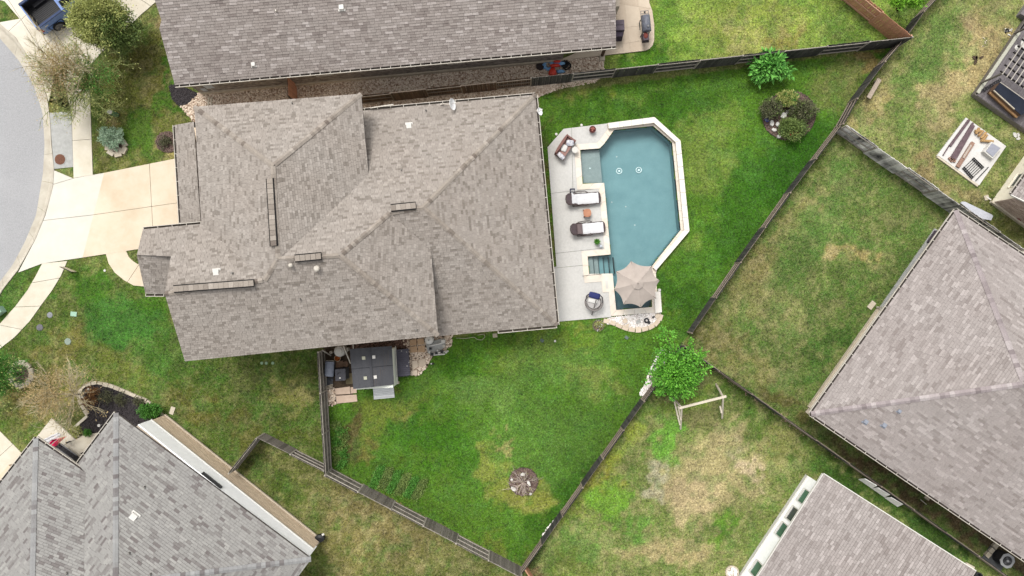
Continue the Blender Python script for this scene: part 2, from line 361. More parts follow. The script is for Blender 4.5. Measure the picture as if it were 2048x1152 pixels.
xs = np.concatenate([-np.geomspace(700, 48, 22), np.arange(-46, 46, 0.14), np.geomspace(47, 700, 22)])
ys = np.concatenate([-np.geomspace(700, 30, 22), np.arange(-28.5, 28.5, 0.14), np.geomspace(29, 700, 22)])
GX, GY = np.meshgrid(xs, ys); gx = GX.ravel(); gy = GY.ravel()
PX = 1024 + gx / SC; PY = 576 - gy / SC
wx = (fbm(gx, gy, .35, 11) - .5) * 110 + (fbm(gx, gy, 1.6, 21, 3) - .5) * 75; wy = (fbm(gx, gy, .35, 31) - .5) * 110 + (fbm(gx, gy, 1.6, 41, 3) - .5) * 75
C_ = np.zeros((len(gx), 3)); DRY = np.full(len(gx), .35)
lin = lambda c: np.array(S(*c)[:3])
C_[:] = lin((104, 112, 62))
def region(poly, c, dry):
    m = inside(PX, PY, poly); C_[m] = lin(c); DRY[m] = dry
def blob(cx, cy, rx, ry, rot, c, a, dry=None, soft=.55, clipm=None):
    r_ = math.radians(rot); dx = PX + wx - cx; dy = PY + wy - cy
    u = (dx * math.cos(r_) + dy * math.sin(r_)) / rx; v = (-dx * math.sin(r_) + dy * math.cos(r_)) / ry
    d = np.sqrt(u * u + v * v); w = np.clip((1 - d) / soft + .5 * 0, 0, 1); w = w * w * (3 - 2 * w) * a
    if clipm is not None: w = w * clipm
    C_[:] = C_ * (1 - w[:, None]) + lin(c) * w[:, None]
    if dry is not None: DRY[:] = DRY * (1 - w) + dry * w
# yards, one base colour each
NY = [(1200, -300), (2000, -300), (1900, -60), (1795, 93), (1200, 150)]
NEY = [(1795, 93), (1900, -60), (2500, -400), (2500, 800), (1904, 428), (1675, 262)]
EY = [(1675, 262), (1904, 428), (2500, 800), (2500, 1500), (1930, 1096), (1378, 690), (1378, 668)]
SEY = [(1378, 690), (1930, 1096), (2400, 1430), (2400, 1700), (700, 1700), (1042, 1134), (1285, 795)]
SWY = [(530, 867), (664, 936), (1042, 1134), (700, 1700), (200, 1500), (300, 1000), (474, 930)]
region(NY, (126, 150, 68), .3); region(NEY, (122, 132, 76), .6); region(EY, (98, 118, 60), .45)
region([(1690, 880), (1960, 1085), (2100, 1190), (2200, 1180), (1780, 890)], (92, 80, 62), .3); region(SEY, (112, 128, 68), .55); region(SWY, (104, 112, 58), .45)
region([(-400, 400), (340, 400), (340, 720), (650, 700), (664, 936), (530, 867), (460, 930), (330, 830), (160, 760), (-400, 1200)], (78, 98, 40), .35)
region([(110, 60), (390, 60), (390, 330), (180, 360), (110, 230)], (92, 98, 46), .4)
mY = inside(PX, PY, YARD)
region(YARD, (66, 112, 34), .12)
mf = mY.astype(float)
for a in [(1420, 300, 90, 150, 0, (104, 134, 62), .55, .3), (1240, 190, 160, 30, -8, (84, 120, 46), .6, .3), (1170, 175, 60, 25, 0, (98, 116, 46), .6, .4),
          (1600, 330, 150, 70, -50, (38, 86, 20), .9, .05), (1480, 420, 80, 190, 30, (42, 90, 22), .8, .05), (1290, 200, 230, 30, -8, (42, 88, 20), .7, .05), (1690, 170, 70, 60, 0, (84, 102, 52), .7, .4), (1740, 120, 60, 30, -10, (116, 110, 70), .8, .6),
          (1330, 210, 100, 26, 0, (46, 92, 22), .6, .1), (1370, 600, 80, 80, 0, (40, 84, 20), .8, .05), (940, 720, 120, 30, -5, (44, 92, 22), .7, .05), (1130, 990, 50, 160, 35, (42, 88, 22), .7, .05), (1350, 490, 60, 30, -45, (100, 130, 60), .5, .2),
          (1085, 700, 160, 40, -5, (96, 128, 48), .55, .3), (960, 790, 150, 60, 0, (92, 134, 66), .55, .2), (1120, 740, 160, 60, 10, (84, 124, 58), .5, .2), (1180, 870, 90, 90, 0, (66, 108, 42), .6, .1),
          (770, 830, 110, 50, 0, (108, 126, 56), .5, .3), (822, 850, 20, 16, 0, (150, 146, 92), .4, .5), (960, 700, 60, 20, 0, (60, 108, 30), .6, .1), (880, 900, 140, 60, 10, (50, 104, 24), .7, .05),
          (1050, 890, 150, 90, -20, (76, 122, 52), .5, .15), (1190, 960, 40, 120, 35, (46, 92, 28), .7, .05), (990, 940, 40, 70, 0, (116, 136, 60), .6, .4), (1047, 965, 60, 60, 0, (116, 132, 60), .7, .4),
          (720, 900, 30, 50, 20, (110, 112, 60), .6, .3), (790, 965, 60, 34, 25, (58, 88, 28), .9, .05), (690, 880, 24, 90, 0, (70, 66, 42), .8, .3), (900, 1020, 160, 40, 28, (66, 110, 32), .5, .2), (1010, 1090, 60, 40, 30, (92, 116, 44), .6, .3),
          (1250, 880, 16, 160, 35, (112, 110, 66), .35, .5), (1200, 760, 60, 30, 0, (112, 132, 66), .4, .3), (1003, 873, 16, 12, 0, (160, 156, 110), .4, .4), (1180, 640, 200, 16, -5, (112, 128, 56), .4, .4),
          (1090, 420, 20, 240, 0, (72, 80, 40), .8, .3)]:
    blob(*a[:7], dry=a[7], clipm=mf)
for poly, L_ in ((NY, [(1500, 60, 130, 90, 0, (138, 148, 70), .6, .5), (1290, 120, 90, 30, 0, (66, 110, 28), .9, .1), (1340, 60, 40, 90, 0, (88, 128, 44), .7, .2), (1690, 70, 110, 60, 30, (88, 118, 48), .7, .3), (1560, 90, 60, 30, 0, (140, 128, 74), .7, .6), (1480, 70, 50, 40, 0, (150, 150, 88), .6, .6), (1840, 20, 40, 60, 30, (60, 84, 34), .8, .2)]),
                 (NEY, [(1960, 120, 60, 160, 30, (164, 144, 108), .8, .8), (1880, 220, 60, 90, 30, (160, 144, 108), .7, .8), (1840, 120, 60, 150, 30, (98, 128, 64), .8, .3), (1800, 230, 50, 60, 30, (104, 128, 64), .7, .4), (1740, 210, 26, 90, 35, (164, 150, 104), .8, .8), (1950, 60, 30, 30, 0, (170, 148, 116), .6, .8), (2000, 290, 40, 40, 0, (88, 112, 54), .6, .4), (1950, 385, 90, 26, 30, (138, 124, 86), .8, .7), (1860, 330, 60, 24, 35, (142, 124, 90), .8, .7), (1990, 220, 60, 24, 30, (74, 96, 44), .8, .3), (2000, 430, 60, 40, 35, (98, 104, 54), .8, .4), (1985, 30, 60, 30, 0, (150, 140, 96), .5, .6)]),
                 (EY, [(1660, 420, 120, 50, -55, (88, 118, 58), .7, .3), (1500, 590, 90, 60, -50, (138, 138, 86), .7, .6), (1560, 640, 80, 60, -40, (130, 134, 84), .6, .6), (1700, 500, 60, 26, 20, (172, 150, 104), .7, .8), (1560, 480, 40, 160, 35, (138, 126, 84), .7, .7), (1640, 690, 120, 30, -55, (66, 100, 40), .8, .2), (1430, 690, 60, 60, 0, (110, 104, 62), .7, .6), (1480, 750, 90, 40, 35, (134, 128, 80), .6, .6), (1590, 810, 90, 34, 35, (92, 86, 48), .8, .4), (1780, 960, 220, 32, 36, (88, 74, 56), .95, .3), (1760, 900, 60, 24, 36, (66, 70, 38), .7, .2), (1900, 1050, 110, 26, 36, (104, 86, 66), .8, .3), (1620, 330, 60, 30, 0, (92, 92, 52), .6, .4), (1740, 560, 80, 40, -20, (80, 106, 48), .6, .3), (1600, 500, 80, 120, 30, (84, 114, 54), .6, .3)]),
                 (SEY, [(1180, 960, 50, 130, 38, (128, 146, 60), .7, .4), (1220, 900, 26, 90, 30, (142, 138, 56), .7, .5), (1250, 860, 40, 60, 30, (160, 176, 74), .6, .3), (1330, 880, 26, 70, 12, (104, 158, 60), .8, .1), (1225, 990, 40, 50, 0, (112, 158, 54), .8, .1), (1260, 1060, 26, 60, 0, (102, 150, 62), .8, .1), (1170, 1080, 50, 60, 0, (96, 132, 62), .7, .2),
                        (1400, 970, 110, 90, -30, (180, 166, 124), .85, .8), (1480, 900, 60, 60, 0, (176, 162, 122), .8, .8), (1500, 920, 30, 30, 0, (204, 184, 158), .7, .9), (1340, 1100, 130, 46, 0, (178, 160, 120), .8, .8), (1380, 1000, 60, 60, 0, (188, 168, 136), .6, .9), (1310, 960, 30, 50, 0, (184, 176, 156), .7, .9), (1400, 840, 60, 40, 0, (124, 128, 78), .7, .5), (1500, 820, 130, 26, 35, (74, 104, 38), .8, .2), (1640, 910, 90, 26, 35, (78, 98, 40), .8, .2), (1560, 900, 40, 60, 20, (138, 136, 84), .7, .6),
                        (1450, 1060, 26, 60, 30, (88, 130, 42), .8, .1), (1720, 970, 30, 130, -52, (56, 88, 30), .9, .1), (1860, 1080, 30, 140, -55, (52, 82, 30), .9, .1), (1360, 800, 70, 30, 0, (124, 150, 54), .6, .2), (1140, 1130, 40, 60, 0, (96, 112, 46), .6, .2), (1080, 1150, 26, 26, 0, (104, 84, 66), .8, .3)]),
                 (SWY, [(770, 1040, 180, 70, 28, (140, 126, 84), .7, .7), (700, 1110, 60, 60, 0, (130, 120, 76), .6, .6), (560, 960, 60, 40, 35, (74, 98, 36), .8, .2), (600, 1060, 30, 100, -35, (88, 110, 50), .7, .3), (520, 910, 50, 30, 20, (64, 74, 34), .7, .3), (900, 1110, 120, 30, 28, (116, 122, 72), .5, .5), (640, 990, 60, 30, 20, (116, 118, 68), .6, .5)])):
    mm = inside(PX, PY, poly).astype(float)
    for a in L_: blob(*a[:7], dry=a[7], clipm=mm)
mFr = (inside(PX, PY, [(-400, -400), (420, -400), (420, 760), (660, 700), (664, 936), (530, 867), (300, 1100), (-400, 1400)]) & ~mY).astype(float)
for a in [(230, 640, 110, 80, 10, (62, 112, 46), .8, .1), (300, 600, 50, 50, 0, (60, 104, 28), .7, .1), (180, 570, 60, 40, 0, (62, 108, 30), .7, .1), (330, 700, 50, 80, -20, (60, 96, 32), .7, .15), (100, 690, 80, 46, -30, (132, 122, 68), .6, .6), (90, 780, 100, 60, 0, (146, 130, 78), .6, .6), (40, 860, 80, 40, 0, (96, 112, 46), .6, .4),
          (220, 730, 110, 50, 20, (108, 114, 52), .5, .4), (420, 740, 90, 26, -8, (66, 90, 30), .8, .2), (560, 780, 60, 26, 10, (138, 134, 78), .6, .6), (600, 740, 50, 40, 0, (72, 82, 36), .7, .3), (600, 850, 80, 26, 0, (84, 96, 36), .7, .3), (460, 850, 120, 36, 30, (88, 90, 42), .8, .3), (370, 800, 80, 40, 35, (96, 94, 42), .6, .4),
          (300, 170, 40, 60, 0, (106, 100, 54), .5, .5), (260, 110, 60, 40, 0, (108, 104, 54), .6, .6), (310, 30, 26, 40, 0, (130, 112, 82), .8, .6), (340, 215, 60, 26, -8, (64, 104, 32), .8, .1), (280, 270, 60, 50, 0, (68, 110, 34), .7, .1), (230, 320, 60, 20, -8, (120, 126, 68), .6, .5), (340, 305, 40, 12, 0, (160, 146, 96), .7, .7), (245, 240, 26, 18, 0, (132, 116, 70), .7, .6), (120, 200, 30, 40, 0, (120, 116, 52), .7, .4), (180, 200, 50, 60, 0, (76, 96, 40), .6, .2), (345, 160, 14, 26, 0, (60, 110, 26), .8, .1),
          (15, 25, 40, 30, 0, (58, 104, 34), .9, .1), (60, 560, 50, 40, -40, (74, 116, 46), .7, .2), (20, 610, 40, 40, -40, (70, 110, 44), .7, .2), (135, 347, 20, 14, 0, (64, 100, 44), .8, .1), (180, 525, 40, 14, -6, (124, 126, 66), .6, .5), (215, 520, 60, 14, -30, (116, 130, 66), .4, .4)]:
    blob(*a[:7], dry=a[7], clipm=mFr)
# noise fields and tone gains for the turf colour
n_ = fbm(gx, gy, 1.1, 51) ; n2_ = fbm(gx, gy, 4.2, 61, 4) ; n3_ = fbm(gx, gy, .22, 71, 4)
C_ *= 1.14
lum = C_.mean(1, keepdims=True); C_ = C_ * 1.05 - lum * .05; C_[mY] *= .97; C_[mY, 0] *= 1.36; C_[mY, 2] *= 1.08; C_[~mY] *= .88; C_[~mY, 0] *= 1.05; C_[~mY, 1] *= 1.05
for pl_, k_ in ((SWY, .86), (EY, .90), (SEY, .95)): C_[inside(PX, PY, pl_)] *= k_
# flecks of straw and of fresh growth, more of the first where the turf is dry
fl = fbm(gx, gy, 3.1, 131, 2, .8); f2 = fbm(gx, gy, 1.2, 151, 4); w_ = np.clip((fl * .6 + f2 * .4 - .50) * 9, 0, 1) * np.clip(DRY * .85 - .12, 0, .5)
C_ = C_ * (1 - w_[:, None]) + lin((176, 164, 118)) * w_[:, None]
w_ = np.clip((fbm(gx, gy, 1.5, 171, 4) - .52) * 7, 0, 1) * .40
C_ = C_ * (1 - w_[:, None]) + lin((74, 118, 46)) * 1.05 * w_[:, None]
kk_ = np.where(mY, .6, 1.0)
C_ *= (1 + .76 * kk_ * (n_ - .5))[:, None]
C_ *= (1 + .5 * kk_ * (n2_ - .5))[:, None]
C_ *= (0.78 + 0.44 * n3_)[:, None]
# mower stripes of the watered lawn, faint
st = np.sin((gx * .55 + gy * .83) * 5.2) * (fbm(gx, gy, .3, 91) - .35)
C_[mY] *= (1 + .10 * st[mY])[:, None]
EXC = [DRIVEN, SIDEW1, SIDEW2, DRIVEA, DRIVEB, SIDES, WALKF, WALKBL, PORCHBL, PATION, GRAVELN, MULCHN, BEDBL, ROUNDBED, RINGBED, BEDHOME, POOLBED, PATCHK, ROCKBED, SLABNE, DECKNE,
       [(-2000, -300)] + [(-400, 20)] + CURBOUT + [(-400, 900)],
       [(1095, 295), (1127, 258), (1216, 247), (1309, 234), (1361, 281), (1379, 462), (1313, 545), (1320, 625), (1222, 634), (1118, 643), (1106, 535), (1113, 533)],
       [(400, 205), (1062, 205), (1098, 640), (880, 660), (650, 690), (385, 705), (300, 585), (400, 450), (370, 270)],
       [(330, -300), (1215, -300), (1215, 90), (1125, 118), (400, 183), (350, 100)],
       [(330, 830), (642, 1078), (600, 1400), (0, 1400), (0, 1000), (80, 900), (160, 940), (235, 860)],
       [(1868, 458), (1760, 613), (1617, 816), (1640, 835), (2060, 1118), (2500, 1400), (2500, 600), (2040, 510)],
       [(1613, 950), (1480, 1152), (1300, 1500), (1900, 1500), (1940, 1150), (1650, 965)], [(1983, 403), (2048, 455), (2200, 500), (2200, 200), (2048, 305)]]
DEN = np.clip(1.0 - 0.0 * DRY, 0, 1)
for p in EXC: DEN[inside(PX, PY, p)] = 0
DEN[(np.abs(gx) > 40) | (np.abs(gy) > 24)] = 0
nx, ny = len(xs), len(ys)
idx = np.arange(nx * ny).reshape(ny, nx)
q = np.stack([idx[:-1, :-1], idx[:-1, 1:], idx[1:, 1:], idx[1:, :-1]], -1).reshape(-1, 4)
cx_ = gx[q].mean(1); cy_ = gy[q].mean(1)
hole = inside(1024 + cx_ / SC, 576 - cy_ / SC, POOLW); 
q = q[~hole]
gz = (fbm(gx, gy, 2.2, 81, 4) - .5) * .035
gz[DEN == 0] = -0.035; gz = np.minimum(gz, .015)
me = bpy.data.meshes.new('ground'); me.vertices.add(nx * ny)
me.vertices.foreach_set('co', np.stack([gx, gy, gz], -1).ravel())
me.loops.add(len(q) * 4); me.loops.foreach_set('vertex_index', q.ravel().astype(np.int32))
me.polygons.add(len(q)); me.polygons.foreach_set('loop_start', np.arange(0, len(q) * 4, 4, dtype=np.int32)); me.polygons.foreach_set('loop_total', np.full(len(q), 4, dtype=np.int32))
me.update(calc_edges=True); me.polygons.foreach_set('use_smooth', [True] * len(q))
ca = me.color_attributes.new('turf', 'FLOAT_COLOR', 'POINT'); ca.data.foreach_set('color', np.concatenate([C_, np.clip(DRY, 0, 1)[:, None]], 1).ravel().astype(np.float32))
da = me.attributes.new('density', 'FLOAT', 'POINT'); da.data.foreach_set('value', DEN.astype(np.float32))
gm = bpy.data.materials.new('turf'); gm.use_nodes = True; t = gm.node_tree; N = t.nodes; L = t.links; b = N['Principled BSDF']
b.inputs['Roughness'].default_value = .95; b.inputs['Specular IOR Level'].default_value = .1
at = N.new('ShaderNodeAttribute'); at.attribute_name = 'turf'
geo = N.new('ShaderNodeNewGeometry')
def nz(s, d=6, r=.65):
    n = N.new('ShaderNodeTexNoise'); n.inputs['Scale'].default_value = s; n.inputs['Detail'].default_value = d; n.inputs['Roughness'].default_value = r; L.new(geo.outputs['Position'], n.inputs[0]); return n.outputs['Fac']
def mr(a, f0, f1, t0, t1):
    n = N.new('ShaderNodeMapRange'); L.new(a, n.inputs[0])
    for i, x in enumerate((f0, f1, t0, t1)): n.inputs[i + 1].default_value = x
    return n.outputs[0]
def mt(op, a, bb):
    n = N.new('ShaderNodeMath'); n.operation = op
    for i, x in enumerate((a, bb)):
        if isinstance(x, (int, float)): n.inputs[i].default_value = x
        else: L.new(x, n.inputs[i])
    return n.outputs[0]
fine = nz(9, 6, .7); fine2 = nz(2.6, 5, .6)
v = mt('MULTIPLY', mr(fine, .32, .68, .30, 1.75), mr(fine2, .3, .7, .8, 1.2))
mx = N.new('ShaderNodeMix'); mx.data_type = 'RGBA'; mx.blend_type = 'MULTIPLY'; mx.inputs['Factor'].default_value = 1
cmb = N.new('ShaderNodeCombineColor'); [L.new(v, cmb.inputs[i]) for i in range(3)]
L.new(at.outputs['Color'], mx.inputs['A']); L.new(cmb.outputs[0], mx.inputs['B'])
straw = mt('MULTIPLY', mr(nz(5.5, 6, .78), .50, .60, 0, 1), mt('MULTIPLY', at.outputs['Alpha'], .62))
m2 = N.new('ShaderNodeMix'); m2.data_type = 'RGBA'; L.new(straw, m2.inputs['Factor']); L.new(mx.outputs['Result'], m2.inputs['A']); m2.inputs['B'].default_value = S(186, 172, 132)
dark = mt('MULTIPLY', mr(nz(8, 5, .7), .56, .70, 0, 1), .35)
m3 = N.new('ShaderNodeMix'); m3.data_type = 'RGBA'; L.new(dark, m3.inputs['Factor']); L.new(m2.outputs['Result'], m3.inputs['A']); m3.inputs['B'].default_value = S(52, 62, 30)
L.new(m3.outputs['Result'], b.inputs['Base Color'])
bp = N.new('ShaderNodeBump'); bp.inputs['Strength'].default_value = .7; bp.inputs['Distance'].default_value = .05; L.new(fine, bp.inputs['Height']); L.new(bp.outputs[0], b.inputs['Normal'])
me.materials.append(gm)
ground = bpy.data.objects.new('ground', me); col.objects.link(ground); ground['kind'] = 'structure'; LOC[ground] = Vector((0, 0, 0))

# grass blades: clumps instanced over the turf, tinted by the turf colour under them
cl = MB(); rb = random.Random(5)
for k in range(7):
    a = rb.uniform(0, 6.28); l = rb.uniform(.07, .13); r0 = rb.uniform(0, .04); bx, by = r0 * math.cos(a * 3), r0 * math.sin(a * 3); w = .011
    dx, dy = math.cos(a), math.sin(a)
    cl.add([(bx - dy * w, by + dx * w, 0), (bx + dy * w, by - dx * w, 0), (bx + dx * l * .8, by + dy * l * .8, l * .55)], [(0, 1, 2)])
gb = bpy.data.materials.new('grass_blade'); gb.use_nodes = True; t = gb.node_tree; N = t.nodes; L = t.links; b = N['Principled BSDF']; b.inputs['Roughness'].default_value = .7; b.inputs['Specular IOR Level'].default_value = .2
at = N.new('ShaderNodeAttribute'); at.attribute_name = 'turf'; at.attribute_type = 'INSTANCER'
oi = N.new('ShaderNodeObjectInfo'); hsv = N.new('ShaderNodeHueSaturation'); mr_ = N.new('ShaderNodeMapRange'); mr_.inputs[3].default_value = .45; mr_.inputs[4].default_value = 2.2
L.new(oi.outputs['Random'], mr_.inputs[0]); L.new(mr_.outputs[0], hsv.inputs['Value']); hsv.inputs['Saturation'].default_value = .92; L.new(at.outputs['Color'], hsv.inputs['Color']); L.new(hsv.outputs[0], b.inputs['Base Color'])
blade_me = mesh_only(cl, 'grass_clump', gb)
clump = bpy.data.objects.new('grass_clump', blade_me)   # source only, not linked
gme = bpy.data.meshes.new('grass'); grass = bpy.data.objects.new('grass', gme); col.objects.link(grass); grass['kind'] = 'stuff'; tag(grass, 'short mown and patchy grass growing over all the yards', 'grass')
ng = bpy.data.node_groups.new('grass_nodes', 'GeometryNodeTree'); ng.interface.new_socket('Geometry', in_out='OUTPUT', socket_type='NodeSocketGeometry')
n = ng.nodes; l = ng.links; go = n.new('NodeGroupOutput'); oi_ = n.new('GeometryNodeObjectInfo'); oi_.inputs[0].default_value = ground
dp = n.new('GeometryNodeDistributePointsOnFaces'); dp.distribute_method = 'RANDOM'
na_ = n.new('GeometryNodeInputNamedAttribute'); na_.data_type = 'FLOAT'; na_.inputs[0].default_value = 'density'
mu = n.new('ShaderNodeMath'); mu.operation = 'MULTIPLY'; mu.inputs[1].default_value = 38.0
l.new(na_.outputs[0], mu.inputs[0]); l.new(mu.outputs[0], dp.inputs['Density']); l.new(oi_.outputs['Geometry'], dp.inputs['Mesh'])
ip = n.new('GeometryNodeInstanceOnPoints'); o2 = n.new('GeometryNodeObjectInfo'); o2.inputs[0].default_value = clump
rv = n.new('FunctionNodeRandomValue'); rv.data_type = 'FLOAT_VECTOR'; rv.inputs[0].default_value = (0, 0, 0); rv.inputs[1].default_value = (0, 0, 6.28)
rs = n.new('FunctionNodeRandomValue'); rs.data_type = 'FLOAT'; rs.inputs[2].default_value = .5; rs.inputs[3].default_value = 1.2
l.new(dp.outputs['Points'], ip.inputs['Points']); l.new(o2.outputs['Geometry'], ip.inputs['Instance']); l.new(rv.outputs[0], ip.inputs['Rotation']); l.new(rs.outputs[1], ip.inputs['Scale']); l.new(ip.outputs[0], go.inputs[0])
md = grass.modifiers.new('grass', 'NODES'); md.node_group = ng

# ------------------------------------------------------------------ paved surfaces
def structure(name, label=None):
    o = bpy.data.objects.new(name, None); col.objects.link(o); o['kind'] = 'structure'; LOC[o] = Vector((0, 0, 0)); return o
def slabs(parent, polys, m, z1=.03, z0=-.12, name='slab'):
    for p in polys: MB().prism(p, z0, z1).build(name, m, parent)
def cuts(polys, lines, gap=.025):
    for a, b_ in lines: polys = split(polys, G(*a), G(*b_), gap)
    return polys
road = MB().prism(pxy([(-2500, -200), (-400, -60)] + CURBIN + [(-400, 860), (-2500, 1200)]), -.25, -.02).build('road', ROAD); road['kind'] = 'structure'
curb = structure('kerb')
ci = [G(*p) for p in CURBIN]; co = [G(*p) for p in CURBOUT]
def resample(pts, n):
    d = [0]; 
    for a, b_ in zip(pts, pts[1:]): d.append(d[-1] + (b_ - a).length)
    out = []
    for k in range(n + 1):
        t_ = d[-1] * k / n; i = max(j for j in range(len(d)) if d[j] <= t_ + 1e-9); i = min(i, len(pts) - 2)
        f_ = (t_ - d[i]) / max(1e-9, d[i + 1] - d[i]); out.append(pts[i].lerp(pts[i + 1], f_))
    return out
A_, B_ = resample(ci, 60), resample(co, 60)
A_ = [A_[0] + Vector((-3, 4.2, 0))] + A_ + [A_[-1] + Vector((-3, -3.4, 0))]; B_ = [B_[0] + Vector((-3, 4.2, 0))] + B_ + [B_[-1] + Vector((-3, -3.4, 0))]
seg = 6
for s0 in range(0, len(A_) - 1, seg):
    mb = MB()
    for i in range(s0, min(s0 + seg, len(A_) - 1)):
        a0, a1, b0, b1 = A_[i], A_[i + 1], B_[i], B_[i + 1]
        if i == s0: a0 = a0.lerp(a1, .05); b0 = b0.lerp(b1, .05)
        r = []
        for a, b_ in ((a0, b0), (a1, b1)):
            m1 = a.lerp(b_, .62); m2_ = a.lerp(b_, .80)
            r.append([(a.x, a.y, -.2), (a.x, a.y, -.008), (m1.x, m1.y, -.03), (m2_.x, m2_.y, .055), (b_.x, b_.y, .062), (b_.x, b_.y, -.2)])
        k = len(mb.v); mb.v += r[0] + r[1]; mb.f += [(k + j, k + j + 1, k + j + 7, k + j + 6) for j in range(5)]
        mb.f += [(k, k + 5, k + 4, k + 3, k + 2, k + 1), (k + 6, k + 7, k + 8, k + 9, k + 10, k + 11)]
    mb.build('kerb_section', CURB, curb)
dn = structure('driveway_north')
slabs(dn, cuts([pxy(DRIVEN)], [((40, 35), (112, 146)), ((100, 50), (150, 125)), ((20, 62), (50, 32)), ((62, 118), (140, 45)), ((125, 45), (175, 130)), ((0, 5), (70, 110))][1:2] + [((38, 32), (85, 105)), ((55, 119), (150, 45)), ((10, 70), (75, 10)), ((250, -20), (315, 20))]), CONC, .035)
w1 = structure('pavement'); slabs(w1, [pxy(SIDEW1)], CONCG, .035); slabs(w1, cuts([pxy(SIDEW2)], [((140, 282), (190, 278))]), CONC, .042)
da_ = structure('driveway_apron'); slabs(da_, cuts([pxy(DRIVEA)], [((88, 441), (186, 430)), ((107, 369), (147, 357)), ]), CONCW, .040)
db = structure('driveway'); slabs(db, cuts([pxy(DRIVEB)], [((299, 320), (307, 470)), ((186, 430), (410, 398))]), CONCT, .045)
sw = structure('pavement_curved'); slabs(sw, cuts([pxy(SIDES)], [((62, 566), (120, 556)), ((30, 614), (84, 612)), ((0, 650), (50, 660))]), CONC, .038)
wf = structure('front_path'); slabs(wf, cuts([pxy(WALKF)], [((258, 560), (276, 533))]), CONCT, .036)
wb = structure('path_southwest'); slabs(wb, cuts([pxy(WALKBL)], [((0, 912), (26, 888))]), CONC, .036)
pb = structure('porch_slab'); slabs(pb, cuts([pxy(PORCHBL)], [((100, 905), (172, 868))]), CONC, .10)
pn = structure('patio_north')
PATION = [(1125, 118), (1160, 103), (1215, -60), (1302, -60)] + [(1298, 6), (1304, 22), (1308, 50), (1308, 80), (1305, 91), (1299, 98), (1290, 102)] + [(1150, 118), (1125, 121)]
MB().prism(pxy(PATION), -.1, .065).build('mortar_bed', M('patio_mortar', S(232, 218, 198), S(216, 200, 178), ns=5), pn)
pp = [pxy(PATION)]
for a, b_ in [((1190, 0), (1310, 20)), ((1220, -20), (1250, 120)), ((1190, 60), (1320, 50)), ((1255, 60), (1262, 120)), ((1200, 95), (1300, 80)), ((1275, 0), (1290, 100))]: pp = split(pp, G(*a), G(*b_), .02)
slabs(pn, pp, FLAG, .08, name='flagstone')
# ------------------------------------------------------------------ pool
pool = structure('pool')
def RING(c, R_, r, n=24, m=6):
    mb = MB(); vs_ = [Vector(((R_ + r * math.cos(6.2832 * j / m)) * math.cos(6.2832 * i / n), (R_ + r * math.cos(6.2832 * j / m)) * math.sin(6.2832 * i / n), r * math.sin(6.2832 * j / m))) + Vector(c) for i in range(n) for j in range(m)]
    return mb.add(vs_, [(i * m + j, ((i + 1) % n) * m + j, ((i + 1) % n) * m + (j + 1) % m, i * m + (j + 1) % m) for i in range(n) for j in range(m)])
dk = structure('pool_deck'); dp_ = cuts([pxy(DECKP)], [((1100, 387), (1160, 381)), ((1110, 507), (1172, 500)), ((1100, 537), (1172, 530))], .02)
top_ = [p for p in dp_ if max(q[1] for q in p) > G(0, 270).y]; rest_ = [p for p in dp_ if p not in top_]
slabs(dk, cuts(top_, [((1143, 250), (1146, 390))], .02) + rest_, POOLDECK, .05)
wpts = [G(*p) for p in POOLW]
if poly_area([tuple(p[:2]) for p in wpts]) < 0: wpts = wpts[::-1]
def offset(pts, d):
    out = []; n = len(pts)
    for i in range(n):
        a, b_, c = pts[i - 1], pts[i], pts[(i + 1) % n]; e1 = (b_ - a).normalized(); e2 = (c - b_).normalized()
        n1 = Vector((e1.y, -e1.x, 0)); n2 = Vector((e2.y, -e2.x, 0)); bis = (n1 + n2); bis.normalize(); out.append(b_ + bis * (d / max(.35, bis.dot(n1))))
    return out
DEEP = -1.0; WL = -.10
mb = MB(); n = len(wpts)
for i in range(n):
    a, b_ = wpts[i], wpts[(i + 1) % n]; mb.add([(a.x, a.y, -.30), (b_.x, b_.y, -.30), (b_.x, b_.y, DEEP), (a.x, a.y, DEEP)], [(0, 1, 2, 3)])
mb.prism([tuple(p[:2]) for p in offset(wpts, .05)], DEEP - .2, DEEP); mb.build('pool_basin', PLASTER, pool)
mb = MB()
for i in range(n):
    a, b_ = wpts[i], wpts[(i + 1) % n]; mb.add([(a.x, a.y, .03), (b_.x, b_.y, .03), (b_.x, b_.y, -.30), (a.x, a.y, -.30)], [(0, 1, 2, 3)])
mb.build('tile_band', TILE, pool)
MB().prism(pxy([(1160.5, 300.5), (1199.5, 297.5), (1206, 365.5), (1165.5, 367.5)]), -.98, -.32).build('tanning_shelf', PLASTERS, pool)
for k, xx in enumerate([0, 12, 22.5, 33, 44]):
    x0, x1 = 1175.5 + xx, 1175.5 + [12, 22.5, 33, 44, 54][k]
    MB().prism(pxy([(x0, 513.5 - xx * .07), (x1, 513.3 - (x1 - 1175) * .07), (x1 + 3, 547.4), (x0 + 3, 547.8)]), -.98, -.28 - .14 * k).build('pool_step', [PLASTERS, PLASTERS, PLASTER, PLASTER, PLASTER][k], pool)
    MB().prism(pxy([(x1 - 1.3, 514), (x1, 514), (x1 + 3, 547.4), (x1 + 1.7, 547.4)]), -.5, -.268 - .14 * k).build('step_edge', TILE, pool)
MB().prism(pxy([(1228, 575), (1301, 569), (1303.5, 613.5), (1232, 619.5)]), -.98, -.5).build('spa_floor', M('spa_plaster', S(112, 136, 142), S(96, 120, 128), ns=1), pool)
